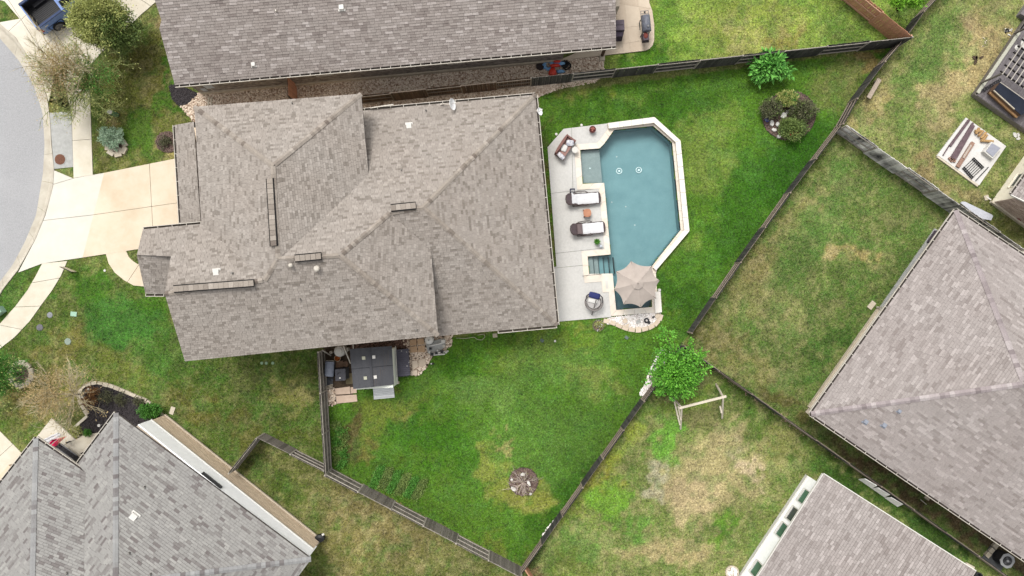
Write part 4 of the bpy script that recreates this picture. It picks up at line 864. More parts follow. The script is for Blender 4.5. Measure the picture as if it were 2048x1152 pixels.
for px, py in ((1744, 655), (1722, 687)):
    c_ = (G(px, py, 2.0) - w0).dot(dR); a_, b_ = w0 + dR * (c_ - .55), w0 + dR * (c_ + .55)
    if Vector(((b_ - a_).y, -(b_ - a_).x, 0)).dot(nR) < 0: a_, b_ = b_, a_
    window(rh, a_, b_, .95, 2.45, WHITE, GLASS, fw=.1)
for px, py in ((1756, 612), (1633, 822)):
    b_ = G(px - 4, py + 2); MB().bar(b_ + up_ * .1, b_ + up_ * 2.9, .09, .07, up=Vector((1, 0, 0))).build('downspout', GUTW, rh)
    MB().box(b_ + Vector((-.32, .12, .05)), (.55, .32, .09), .9).build('splash_block', LIME, rh)
for px, py, k in ((1731, 843, 'RS'), (1768, 850, 'RS')): vent_box(rh, px, py, ray_z(px, py, fit(RR[k])), .26, M('vent_steel', S(160, 166, 178)), rz=-.6)
vent_box(rh, 1798, 822, ray_z(1798, 822, fit(RR['RS'])), .2, M('vent_steel', S(190, 198, 212)), rz=-.6)

# ---- house in the bottom right ----
bh = thing('house', 'low roofed white house with green glass windows at the bottom right', 'house')
sv = [(1647, 948, 3.0), (1948, 1140, 6.0), (1450, 1255, 3.0)]; s_ = fit([G(*v) for v in sv])
bp_ = [G(x, y, ray_z(x, y, s_)) for x, y in ((1647, 948), (1952, 1143), (1860, 1290), (1800, 1400), (1410, 1318))]
nb_ = roof_plane(bp_, SH_R, bh, 71, e=.155, wmin=.22, wmax=.5)
MB().bar(bp_[0] + Vector((-.03, .02, -.04)), bp_[-1] + Vector((-.03, .02, -.04)), .05, .16).build('fascia', WHITE, bh); MB().bar(bp_[0] + Vector((.02, .03, -.04)), bp_[1] + Vector((.02, .03, -.04)), .05, .16).build('fascia', WHITE, bh)
t0, t1_ = G(1613, 950), G(1478, 1153); t0 = Vector((t0.x, t0.y, 0)); t1_ = t0 + (Vector((t1_.x, t1_.y, 0)) - t0) * 1.5; dS = (t1_ - t0).normalized(); nS = Vector((dS.y, -dS.x, 0)); nS = nS if nS.x < 0 else -nS
wallpoly(bh, [t0, t1_, t1_ - nS * 9, t0 - nS * 9], -.2, 2.75, SIDING)
MB().bar(t0 + nS * .04 + up_ * .15, t1_ + nS * .04 + up_ * .15, .10, .35).build('foundation', WHITE, bh)
for px, py, g_ in ((1609, 994, GLASSG), (1581, 1026, GLASS), (1563, 1060, GLASSG), (1511, 1137, GLASSG)):
    c_ = (G(px, py, 1.4) - t0).dot(dS); a_, b_ = t0 + dS * (c_ - .48), t0 + dS * (c_ + .48)
    if Vector(((b_ - a_).y, -(b_ - a_).x, 0)).dot(nS) < 0: a_, b_ = b_, a_
    window(bh, a_, b_, .85, 2.2, WHITE, g_, fw=.05)

# ---- house at the right edge ----
eh = thing('house', 'cream sided house with a stone end wall cut off by the right edge', 'house')
c0 = G(1983, 404); cN = G(2060, 296); cE = G(2120, 503); c0, cN, cE = (Vector((p.x, p.y, 0)) for p in (c0, cN, cE)); dN = (cN - c0).normalized(); dE = (cE - c0).normalized()
wallpoly(eh, [c0, c0 + dN * 6, c0 + dN * 6 + dE * 8, c0 + dE * 8], -.2, 2.45, CREAM)
mbs = MB(); LL = 7.5; z = .32; nE = Vector((dE.y, -dE.x, 0)); nE = nE if nE.y < 0 else -nE
while z < 2.4:
    x = 0; h_ = U(.10, .2)
    while x < LL:
        w_ = U(.2, .5); a = c0 + dE * (x + .01) + up_ * z; b = c0 + dE * (x + w_ - .01) + up_ * z; t_ = U(.03, .06)
        q_ = [a, b, b + up_ * (h_ - .015), a + up_ * (h_ - .015)]; mbs.add([p for p in q_] + [p + nE * t_ for p in q_], [(4, 5, 6, 7), (0, 1, 5, 4), (1, 2, 6, 5), (2, 3, 7, 6), (3, 0, 4, 7)]); x += w_
    z += h_
mbs.build('wall_stones', STONEW, eh, kind='stuff')
MB().bar(c0 + up_ * .1 + nE * .06 - dE * .1, c0 + dE * 8 + up_ * .1 + nE * .06, .16, .36).build('foundation', LIME, eh)
nN = Vector((-dN.y, dN.x, 0)); nN = nN if nN.x < 0 else -nN
ww = [G(2021, 352, 1.2), G(2050, 318, 1.2)]
for c_, wd in (((G(2028, 352, 1.3) - c0).dot(dN), .55), ((G(2062, 306, 1.3) - c0).dot(dN), .5)):
    a_, b_ = c0 + dN * (c_ - wd), c0 + dN * (c_ + wd)
    if Vector(((b_ - a_).y, -(b_ - a_).x, 0)).dot(nN) < 0: a_, b_ = b_, a_
    window(eh, a_, b_, .8, 2.1, CREAM, GLASS, fw=.05)
g0 = G(2023, 389, 2.75); ep = [g0, g0 + dN * 7, g0 + dN * 7 + dE * 4 + up_ * 1.6, g0 + dE * 4 + up_ * 1.6]
roof_plane([g0, g0 + dN * 7, g0 + dN * 7 + dE * 5 + up_ * 2, g0 + dE * 5 + up_ * 2], SH_R, eh, 75)
gutter(g0, g0 + dN * 7, eh, nN, step=.5); MB().bar(g0 + nE * .03 - up_ * .06, g0 + dE * 5 + nE * .03 + up_ * 1.94, .06, .14).build('rake_board', WHITE, eh)
b_ = G(1980, 400); MB().bar(b_ + up_ * .08, b_ + nN * .35 + up_ * .06, .08, .07).build('downspout', WHITE, eh)
# ------------------------------------------------------------------ fences
def fence(label, pts, h, wood, railm, first=1, group=None, sec=2.44, pw=.14, name='fence', lean=0.012, flips=True):
    """posts on the line, 3 rails, pickets on alternating sides of the rails; pts are base pixels"""
    P = [G(*p) for p in pts]; root = thing(name, label, 'fence', tuple(P[0]), group=group); side = first
    pk = mesh_only(MB().box((0, 0, .5), (pw, .02, 1)), 'picket', wood); rl = None; pom = mesh_only(MB().box((0, 0, .5), (.09, .09, 1)), 'post', railm)
    total = sum((b - a).length for a, b in zip(P, P[1:])); npk = total / (pw + .012); every = 1 if npk < 296 else npk / 296
    step = (pw + .012) * every
    if every > 1: pk = mesh_only(MB().box((0, 0, .5), (pw * every, .02, 1)), 'picket', wood)
    for a, b in zip(P, P[1:]):
        d = (b - a).normalized(); L_ = (b - a).length; ang = math.atan2(d.y, d.x); nrm = Vector((-d.y, d.x, 0)); ns = max(1, round(L_ / sec)); sl = L_ / ns
        for s in range(ns):
            q0 = a + d * (s * sl); hh = h + U(-.04, .04); tilt = U(-lean, lean)
            inst(pom, 'post', root, q0, rot=(tilt, 0, ang), scale=(1, 1, hh * .99))
            for z in (.22, hh * .52, hh - .16):
                rb2 = MB().bar(q0 - nrm * side * .02 + up_ * z, q0 + d * sl - nrm * side * .02 + up_ * (z + U(-.01, .01)), .045, .09); rb2.build('rail', railm, root)
            k = int(round(sl / step))
            for i in range(k):
                g_ = q0 + d * ((i + .5) * sl / k) + nrm * side * .035
                inst(pk, 'picket', root, g_ + nrm * U(-.004, .004), rot=(tilt + U(-.004, .004), U(-.006, .006), ang), scale=(1, 1, hh + U(-.03, .03)))
            if flips: side = -side
        inst(pom, 'post', root, b, rot=(0, 0, math.atan2(d.y, d.x)), scale=(1, 1, h))
    return root
fence('dark brown picket fence between the gravel strip and the house gable', [(722, 208), (1061, 172)], 1.72, WOODB, RAILD, first=1)
fence('dark grey picket fence of alternating panels across the top of the lawn', [(1061, 172), (1795, 93)], 1.72, WOODD, RAILG, first=-1, sec=2.72)
fence('long dark diagonal fence on the east edge of the lawn, rising to the top edge', [(1890, -30), (1825, 39), (1791, 87), (1749, 136), (1695, 208), (1668, 257)], 1.35, WOODD, RAILD, first=1)
fence('low dark diagonal fence from the divider down to the leafy green tree', [(1668, 257), (1567, 390), (1470, 526), (1375, 664)], 1.15, WOODD, RAILD, first=1)
fence('thin dark fence from the leafy green tree down to the bottom corner', [(1362, 690), (1282, 797), (1042, 1134)], 1.15, WOODD, RAILD, first=-1)
fence('low dark fence with weathered rails behind the swing frame', [(1364, 692), (1932, 1097), (2080, 1204)], 1.3, WOODD, RAILD, first=-1)
fence('pale weathered fence between two eastern yards, bleached grey with dark stains', [(1668, 264), (1904, 428), (2080, 550)], 1.75, WOODL, RAILG, first=1)
fence('narrow grey fence with open rails beside the garden shed', [(650, 700), (664, 937)], 1.72, WOODG, RAILG, first=-1, flips=False)
fence('grey stepped fence along the bottom of the lawn', [(664, 936), (1042, 1134)], 1.72, WOODG, RAILG, first=-1, pw=.13)
fence('short grey fence running from the shed fence to the southwest house', [(529, 867), (658, 931)], 1.35, WOODG, RAILG, first=1)
fence('grey fence stub meeting the brick wall of the southwest house', [(529, 868), (476, 935)], 1.5, WOODG, RAILG, first=-1)
fence('new reddish brown fence at the top edge of the north lawn', [(1560, -110), (1683, 0), (1793, 90)], 1.72, WOODR, RAILR, first=1, sec=3.0)
fence('brown wooden gate panel closing the gravel strip between two houses', [(592, 168), (594, 207)], 1.8, WOODR, WOODB, flips=False, name='fence_gate')
# tan curved board lying by the bottom corner of the fence
fence('tan wooden fence leaving the bottom corner towards the bottom edge', [(1050, 1128), (1076, 1170)], 1.1, WOODR, RAILR)

# ------------------------------------------------------------------ scatter of stones
ico = bmesh.new(); bmesh.ops.create_icosphere(ico, subdivisions=1, radius=1); ICOV = [v.co.copy() for v in ico.verts]; ICOF = [tuple(v.index for v in f.verts) for f in ico.faces]; ico.free()
OCT = ([Vector(v) for v in ((1, 0, 0), (0, 1, 0), (-1, 0, 0), (0, -1, 0), (0, 0, 1), (.6, .6, .55), (-.6, .6, .55), (-.6, -.6, .55), (.6, -.6, .55))], [(0, 5, 8), (0, 1, 5), (1, 6, 5), (1, 2, 6), (2, 7, 6), (2, 3, 7), (3, 8, 7), (3, 0, 8), (4, 5, 6), (4, 6, 7), (4, 7, 8), (4, 8, 5)])
def stones(poly, n, smin, smax, m, name='pebbles', z=0.0, parent=None, label=None, cat=None, holes=(), seed=1, elong=1.6):
    rr = random.Random(seed); xs_ = [p[0] for p in poly]; ys_ = [p[1] for p in poly]; X = np.array([rr.uniform(min(xs_), max(xs_)) for _ in range(n * 3)]); Y = np.array([rr.uniform(min(ys_), max(ys_)) for _ in range(n * 3)])
    ok = inside(X, Y, poly)
    for h_ in holes: ok &= ~inside(X, Y, h_)
    mb = MB(); cnt = 0
    for x, y in zip(X[ok], Y[ok]):
        if cnt >= n: break
        cnt += 1; s = rr.uniform(smin, smax) / 2; a = rr.uniform(0, 6.28); el = rr.uniform(1, elong); c = G(x, y); ca, sa = math.cos(a), math.sin(a); k = len(mb.v); zz = z + rr.uniform(-.3, .6) * s; vv, ff = OCT
        for v in vv:
            q0, q1, q2 = v.x * s * el * rr.uniform(.85, 1.15), v.y * s * rr.uniform(.85, 1.15), v.z * s * .8; mb.v.append((c.x + q0 * ca - q1 * sa, c.y + q0 * sa + q1 * ca, zz + q2))
        mb.f += [tuple(i + k for i in f) for f in ff]
    o = mb.build(name, m, parent, kind='stuff')
    if label: tag(o, label, cat)
    return o
b_ = MB().prism(pxy(GRAVELN), -.1, -.005).build('gravel_bed', M('gravel_soil', S(190, 160, 134), S(140, 112, 92), ns=8)); b_['kind'] = 'structure'
stones(GRAVELN, 15000, .06, .125, ROCKT, 'river_rocks', -.005, None, 'tan and brown river rocks filling the strip between two houses', 'gravel', seed=3)
b_ = MB().prism(pxy(MULCHN), -.1, .02).build('mulch', MULCH); b_['kind'] = 'structure'
stones(MULCHN, 500, .03, .09, MULCH, 'mulch_chips', .02, None, 'black mulch by the corner of the north house', 'mulch', seed=9, elong=3)
def bed(poly, m, name, label, z=.03, n=600, cm=None):
    o = MB().prism(pxy(poly), -.1, z).build(name, m); o['kind'] = 'structure'
    c = stones(poly, n, .03, .09, cm or m, 'mulch_chips', z + .01, None, label, 'mulch', seed=int(poly[0][0]), elong=3)
bed(BEDBL, MULCH, 'flower_bed', 'dark mulch chips in the curved bed by the southwest house', n=1500)
bed(ROUNDBED, MULCHB, 'flower_bed', 'brown mulch chips in the round bed under the shrubs', n=1500)
bed(RINGBED, MULCHB, 'flower_bed', 'brown mulch chips in the small round bed on the lawn', n=900)
bed(BEDHOME, MULCHB, 'flower_bed', 'dark mulch chips in the round bed against the garage', n=500)
bb = MB().prism(pxy(PATCHK), -.1, -.01).build('service_yard', SOIL); bb['kind'] = 'structure'
PEB = [(800, 690), (850, 686), (905, 664), (903, 690), (880, 708), (866, 708), (852, 736), (838, 750), (818, 752), (816, 700), (790, 697), (700, 690), (705, 684)]
stones([(812, 676), (800, 684), (818, 700), (822, 752), (838, 750), (853, 734), (866, 708), (882, 708), (903, 690), (907, 664)], 1100, .07, .16, ROCKT, 'river_rocks', 0, None, 'tan river rocks round the pool equipment and pavers', 'gravel', seed=12)
stones([(655, 780), (668, 776), (672, 806), (665, 812), (658, 812)], 160, .07, .16, ROCKT, 'river_rocks', 0, None, 'pinkish rocks at the foot of the shed fence', 'gravel', seed=13)
stones([(700, 700), (706, 684), (810, 674), (818, 697)], 500, .07, .15, M('rock_shade', S(150, 120, 106), S(90, 66, 58), isl=1), 'river_rocks', 0, None, 'reddish rocks in the gap between house and shed', 'gravel', seed=14)  # darker copy of the river rock, eave shade put into its colour
b_ = MB().prism(pxy(ROCKBED), -.1, .0).build('rock_bed', SOIL); b_['kind'] = 'structure'
stones(ROCKBED, 1100, .07, .15, ROCKW, 'white_rocks', .0, None, 'white rocks in the bed under the leafy green tree', 'gravel', seed=15)
b_ = MB().prism(pxy(POOLBED), -.1, .02).build('rock_bed', M('white_sand', S(216, 206, 196), ns=10)); b_['kind'] = 'structure'
stones(POOLBED, 1300, .05, .11, ROCKW, 'white_rocks', .02, None, 'white rocks in the bed at the south end of the pool', 'gravel', seed=16)
stones([(1041, 1128), (1096, 1052), (1106, 1058), (1060, 1122)][1:] + [(1078, 1085)], 10, .05, .1, ROCKW, 'white_rocks', .0, None, 'few white rocks along the thin dark fence', 'gravel', seed=17)
stones([(1083, 1072), (1107, 1040), (1110, 1043), (1088, 1075)], 90, .06, .13, ROCKW, 'white_rocks', .01, None, 'pale rocks scattered at the foot of the lower fence', 'gravel', seed=18)
stones([(1430, 735), (1540, 812), (1690, 920), (1686, 926), (1530, 818), (1425, 742)], 500, .05, .12, M('soil_clod', S(190, 162, 134), S(150, 126, 104), isl=1), 'loose_soil', -.01, None, 'pale eroded soil along the fence behind the swing frame', 'soil', seed=19)
stones([(1000, 165), (1208, 150), (1190, 165), (1130, 175), (1078, 192), (1040, 196)], 1500, .06, .12, ROCKT, 'river_rocks', -.005, None, 'river rocks spilling on the lawn side of the dark fence', 'gravel', seed=20)

def stone_piece(px, py, w, l, rz, m, z=.03, h=.09, name='stone', parent=None, seed=None):
    rr = random.Random(seed if seed is not None else int(px * 31 + py)); n_ = rr.choice((5, 6, 7)); c = G(px, py); pts = []
    for k in range(n_):
        t_ = 6.283 * k / n_ + rr.uniform(-.25, .25); x, y = w / 2 * math.cos(t_) * rr.uniform(.85, 1.15), l / 2 * math.sin(t_) * rr.uniform(.85, 1.15); pts.append((c.x + x * math.cos(rz) - y * math.sin(rz), c.y + x * math.sin(rz) + y * math.cos(rz)))
    return MB().prism(pts, z - .05, z + h).build(name, m, parent)
def edging(pts, parent, m, w=.2, h=.14, closed=False, ln=.38, name='edging_stone'):
    P = [G(*p) for p in pts]; P = P + [P[0]] if closed else P; tot = sum((b - a).length for a, b in zip(P, P[1:])); k = max(2, int(tot / ln)); Q = resample(P, k)
    for a, b in zip(Q, Q[1:]):
        d = (b - a).normalized(); c = (a + b) / 2; nrm = Vector((-d.y, d.x, 0)); l = (b - a).length * U(.42, .49); w_ = w * U(.42, .6)
        q_ = [c - d * l - nrm * w_, c + d * l * U(.9, 1.0) - nrm * w_ * U(.8, 1.1), c + d * l + nrm * w_, c - d * l * U(.9, 1.0) + nrm * w_ * U(.8, 1.1)]
        MB().prism([tuple(p[:2]) for p in q_], -.05, h + U(-.02, .02)).build(name, m, parent)
e_ = thing('bed_edging', 'cream limestone border curving round the dark mulch bed', 'stone edging'); edging([(329, 833), (318, 824), (294, 801), (262, 787), (222, 771), (192, 764), (168, 771), (160, 784), (160, 800), (170, 818), (177, 829)], e_, LIME, w=.22)
edging([(177, 831), (160, 846), (140, 863), (160, 874)], e_, CONC, w=.16, ln=.9)
e_ = thing('bed_edging', 'white stone ring round the small bed at the left edge', 'stone ring'); edging([(x, y) for x, y in ellipse(43, 748, 22, 24, 20)], e_, LIME, w=.3, closed=True, ln=.42)
MB().prism(pxy(ellipse(43, 748, 19, 21)), -.1, .02).build('soil', MULCHB, e_)
e_ = thing('bed_edging', 'limestone ring below the blue green shrub', 'stone ring'); edging([(x, y) for x, y in ellipse(234, 294, 20, 17, 20)], e_, LIME, w=.3, closed=True, ln=.5); MB().prism(pxy(ellipse(234, 293, 20, 17)), -.1, .03).build('soil', MULCHB, e_)
for (x, y) in ((232, 298), (240, 300), (225, 302), (236, 306)): stone_piece(x, y, .35, .3, 1, LIME, .03, .09, parent=e_)
e_ = thing('bed_edging', 'pink sandstone border of the white rock bed by the pool', 'stone edging'); edging([(1206, 641), (1222, 644), (1234, 650), (1254, 658), (1272, 660), (1290, 659), (1308, 651), (1318, 640), (1321, 628)], e_, FLAG, w=.3, h=.1, ln=.42)
e_ = thing('bed_edging', 'thin dark edging round the shrub bed on the lawn', 'edging'); edging([(x, y) for x, y in ellipse(1578, 231, 54, 49, 30, -.25)], e_, M('steel_edge', S(70, 66, 60)), w=.04, h=.05, closed=True, ln=.6)
e_ = thing('bed_edging', 'dark ring edging round the small mulch circle on the lawn', 'edging'); edging([(x, y) for x, y in ellipse(1047, 963, 29.5, 28.5, 24)], e_, M('steel_edge', S(70, 66, 60)), w=.05, h=.05, closed=True, ln=.5)

# ------------------------------------------------------------------ foliage
def ortho(d):
    a = d.cross(Vector((0, 0, 1)));
    if a.length < .05: a = Vector((1, 0, 0))
    a.normalize(); return a, d.cross(a).normalized()
def foliage(c, r, n, size, m, parent, clumps=40, spread=.16, seed=1, name='foliage', asp=.5, shell=.35, kind='stuff', gaps=0, low=-.5):
    rr = random.Random(seed); mb = MB(); c = Vector(c); cs = []
    while len(cs) < clumps:
        v = Vector((rr.gauss(0, 1), rr.gauss(0, 1), rr.gauss(0, 1))).normalized()
        if v.z < low: continue
        k = (rr.random() ** shell) * rr.uniform(.72, 1.08); cs.append(Vector((v.x * r[0] * k, v.y * r[1] * k, v.z * r[2] * k)))
    R_ = (r[0] + r[1]) / 2 * spread
    for i in range(n):
        q_ = cs[i % clumps]; p = q_ + Vector((rr.gauss(0, R_), rr.gauss(0, R_), rr.gauss(0, R_ * .8)))
        out = (p.normalized() if p.length > 0 else Vector((0, 0, 1))); d = (out * .8 + Vector((rr.gauss(0, .7), rr.gauss(0, .7), rr.gauss(0, .5)))).normalized()
        a, b = ortho(d); t_ = rr.uniform(0, 3.14); s = a * math.cos(t_) + b * math.sin(t_); l = size * rr.uniform(.6, 1.3); w = l * asp / 2; p = c + p
        if p.z < .03: p.z = .03 + rr.random() * .1
        nrm = d.cross(s).normalized() * (l * .08); k = len(mb.v)
        mb.v += [tuple(p), tuple(p + d * l * .45 + s * w + nrm), tuple(p + d * l), tuple(p + d * l * .45 - s * w + nrm)]; mb.f += [(k, k + 1, k + 2), (k, k + 2, k + 3)]
    return mb.build(name, m, parent, kind=kind)
def branches(base, h, spread, m, parent, seed=1, n0=7, depth=3, r0=.05, droop=.0, kids=4, name='branches', top=None, flat=1.0, sides=4, dirs=None, jit=.5, kl=.62):
    rr = random.Random(seed); mb = MB(); tips = []
    def grow(p, d, l, r, dep):
        pts = [p]; q_ = Vector(p); dd_ = Vector(d); ns_ = 4
        for i in range(ns_):
            dd_ = (dd_ + Vector((rr.gauss(0, .16), rr.gauss(0, .16), rr.gauss(0, .10) - droop))).normalized(); q_ = q_ + dd_ * (l / ns_)
            if q_.z < .05: q_.z = .05
            pts.append(Vector(q_))
        mb.tube(pts, [r * (1 - .7 * i / ns_) for i in range(ns_ + 1)], sides if dep > 1 else 3, cap=False)
        if dep <= 0: tips.append((Vector(q_), Vector(dd_))); return
        for k in range(kids):
            f_ = rr.uniform(.3, 1.0); i = min(int(f_ * ns_), ns_ - 1); s0 = pts[i].lerp(pts[i + 1], f_ * ns_ - i)
            nd = (dd_ + Vector((rr.gauss(0, jit), rr.gauss(0, jit), rr.gauss(0, jit * .6)))).normalized(); grow(s0, nd, l * kl * rr.uniform(.7, 1.15), r * .5, dep - 1)
        tips.append((Vector(q_), Vector(dd_)))
    base = Vector(base)
    for k in range(n0):
        t_ = 6.283 * k / n0 + rr.uniform(-.3, .3); e_l = rr.uniform(.35, 1.25)
        d = Vector((math.cos(t_) * math.cos(e_l) * spread, math.sin(t_) * math.cos(e_l) * spread, math.sin(e_l) * flat)).normalized(); grow(base, d, h * rr.uniform(.7, 1.1), r0, depth)
    return mb.build(name, m, parent, kind='stuff'), tips
def trunk(base, top, r, m, parent): 
    base, top = Vector(base), Vector(top); return MB().tube([base, base.lerp(top, .3) + Vector((.04, .02, 0)), base.lerp(top, .7), top], [r * 1.25, r, r * .85, r * .6], 9).build('trunk', m, parent, smooth=True)
def tipleaves(tips, m, parent, size, per=5, seed=1, asp=.45, name='foliage', sp=.08):
    rr = random.Random(seed); mb = MB()
    for p, d0 in tips:
        for _ in range(per):
            d = (d0 + Vector((rr.gauss(0, .8), rr.gauss(0, .8), rr.gauss(0, .6)))).normalized(); a, b = ortho(d); s = a; l = size * rr.uniform(.6, 1.3); w = l * asp / 2; p2 = p + Vector((rr.gauss(0, sp), rr.gauss(0, sp), rr.gauss(0, sp))); k = len(mb.v)
            mb.v += [tuple(p2), tuple(p2 + d * l * .45 + s * w), tuple(p2 + d * l), tuple(p2 + d * l * .45 - s * w)]; mb.f += [(k, k + 1, k + 2, k + 3)]
    return mb.build(name, m, parent, kind='stuff')

# olive and dark shrubby tree by the truck
t = thing('tree', 'dense bushy tree, olive green to dark green, beside the blue truck', 'tree', G(222, 72)); trunk(G(222, 72), G(216, 56, 2.2), .12, TWIGD, t)
foliage(G(198, 42, 2.6), (1.75, 1.6, 1.5), 15000, .17, LF_OLIVE, t, clumps=150, spread=.10, seed=2, asp=.34)
foliage(G(232, 62, 2.2), (1.45, 1.3, 1.3), 10000, .16, LF_DARK, t, clumps=130, spread=.11, seed=3, asp=.36)
foliage(G(215, 52, 2.1), (1.6, 1.4, 1.2), 3000, .16, LF_DARK, t, clumps=60, spread=.25, seed=4, asp=.36)
# sparse twiggy tree over the pavement
t = thing('tree', 'sparse twiggy tree coming into leaf over the pavement and kerb', 'tree', G(190, 178)); base = G(190, 178); trunk(base, G(172, 166, 1.8), .09, TWIGD, t)
br, tips = branches(G(172, 166, 1.7), 2.0, 1.5, TWIGO, t, seed=6, n0=12, depth=3, r0=.07, kids=5, jit=.6)
tipleaves(tips[::2], LF_OLIVE, t, .10, 1, 7, sp=.06); tipleaves([x for x in tips if x[0].x < G(130, 0, 3).x][::2], LF_DRY, t, .09, 1, 8, sp=.08)
foliage(G(176, 160, 2.6), (1.6, 1.4, .9), 2600, .11, LF_GREEN, t, clumps=80, spread=.14, seed=9, asp=.4); foliage(G(118, 128, 3.4), (1.9, 1.5, .8), 5200, .10, LF_DRY, t, clumps=150, spread=.12, seed=10, asp=.28, shell=.6)
br, tips = branches(G(132, 138, 2.5), 1.9, 1.5, TWIG, t, seed=16, n0=12, depth=3, r0=.05, kids=4, jit=.6)
foliage(G(118, 170, 2.9), (1.7, 1.2, .7), 3400, .10, LF_DRY, t, clumps=110, spread=.12, seed=17, asp=.28, shell=.6); foliage(G(200, 190, 1.6), (1.5, 1.5, .8), 2000, .11, LF_OLIVE, t, clumps=110, spread=.12, seed=18, asp=.3)
br, tips = branches(G(196, 170, 1.6), 1.8, 1.6, TWIGO, t, seed=19, n0=10, depth=2, r0=.03, kids=5, jit=.6)
# blue green shrub
t = thing('shrub', 'blue green shrub growing in the limestone ring', 'shrub', G(226, 284)); foliage(G(222, 277, .5), (.78, .66, .5), 2600, .15, LF_SAGE, t, clumps=60, spread=.12, seed=11, asp=.32); MB().tube([G(228, 286), G(224, 280, .5)], .05, 6).build('stem', TWIGD, t)
t = thing('shrub', 'low brown green plant in the round bed by the garage', 'shrub', G(332, 283)); foliage(G(330, 283, .15), (.5, .45, .18), 700, .09, LF_BRONZE, t, clumps=24, spread=.16, seed=12)
# evergreen at the left edge and dry twiggy tree
t = thing('tree', 'feathery dark green tree cut off by the left edge', 'tree', G(42, 748)); trunk(G(42, 748), G(8, 750, 2.2), .08, TWIGD, t); foliage(G(-10, 744, 2.3), (1.7, 1.6, 1.3), 9000, .17, LF_GREEN, t, clumps=110, spread=.12, seed=13, asp=.22)
br, tips = branches(G(5, 745, 1.9), 1.6, 1.5, TWIGO, t, seed=23, n0=9, depth=2, r0=.03, kids=4); tipleaves(tips, LF_OLIVE, t, .13, 3, 24, asp=.25)
t = thing('tree', 'dry spreading tree with bare pale branches leaning over the lawn', 'tree', G(172, 788)); trunk(G(172, 788), G(150, 789, 1.7), .08, TWIGG, t)
br, tips = branches(G(148, 789, 1.6), 1.9, 1.7, TWIG, t, seed=25, n0=17, depth=2, r0=.038, kids=5, jit=.42)
foliage(G(95, 788, 3.1), (1.75, 1.7, .7), 3200, .12, LF_DRY, t, clumps=130, spread=.11, seed=27, asp=.25, shell=.7); tipleaves(tips, LF_DRY, t, .12, 1, 26, asp=.3)
br, tips = branches(G(110, 790, 2.3), 1.6, 1.7, TWIG, t, seed=29, n0=14, depth=2, r0=.026, kids=5, jit=.42)
for (x, y, r, m_, s_, lab) in ((185, 785, .4, LF_ORANGE, 31, 'rusty orange plant at the top of the dark mulch bed'), (180, 800, .42, LF_ORANGE, 32, 'rusty orange plant at the left of the dark mulch bed'), (211, 792, .5, LF_BRONZE, 33, 'dark green low shrub in the middle of the mulch bed'), (243, 796, .42, LF_BRONZE, 34, 'bronze shrub right of the middle of the mulch bed'), (278, 802, .3, LF_BRONZE, 35, 'small bronze shrub near the stone border of the mulch bed'), (154, 862, .35, LF_OLIVE, 36, 'small olive plant by the porch corner'), (176, 866, .22, LF_GREEN, 37, 'small green plant near the porch slab')):
    t = thing('shrub', lab, 'shrub', G(x, y)); foliage(G(x, y, .2), (r, r, .28), 700, .10, m_, t, clumps=22, spread=.2, seed=s_, asp=.3, low=0)
t = thing('shrub', 'rounded green bush between the stone border and the southwest house', 'shrub', G(305, 822)); foliage(G(301, 822, .5), (.72, .62, .5), 4500, .10, LF_GREEN, t, clumps=90, spread=.10, seed=38)
# lawn tree: fig like shrub
t = thing('tree', 'bright green broad leaved shrub at the fence on the north lawn', 'tree', G(1532, 142)); foliage(G(1541, 135, .95), (1.25, .72, .75), 1500, .36, LF_FIG, t, clumps=42, spread=.16, seed=41, asp=.42); br, _ = branches(G(1532, 142, .1), .9, 1.1, TWIGD, t, seed=42, n0=6, depth=1, r0=.03, kids=3)
# round bed shrubs
for (x, y, rx, ry, m_, s_, lab) in ((1540, 217, .62, .62, LF_BRONZE, 43, 'grey green shrub at the upper left of the round bed'), (1571, 199, .70, .45, LF_OLIVE, 44, 'yellow green shrub at the top of the round bed'), (1606, 221, .85, .62, LF_BRONZE, 45, 'dark bronze shrub at the right of the round bed'), (1582, 258, .85, .72, LF_DARK, 46, 'dark shrub with red flowers at the bottom of the round bed')):
    t = thing('shrub', lab, 'shrub', G(x, y)); foliage(G(x + 2, y, .5), (rx, ry, .55), 4200, .13, m_, t, clumps=70, spread=.14, seed=s_, asp=.4); MB().tube([G(x, y), G(x, y, .6)], .04, 6).build('stem', TWIGD, t)
    foliage(G(x + 2, y, .45), (rx, ry, .5), 1200, .13, LF_DARK if m_ is not LF_OLIVE else LF_GREEN, t, clumps=40, spread=.2, seed=s_ + 50, asp=.4)
    if s_ == 46: foliage(G(x + 2, y + 10, .75), (.35, .25, .25), 130, .09, LF_RED, t, clumps=5, spread=.16, seed=60, name='flowers')
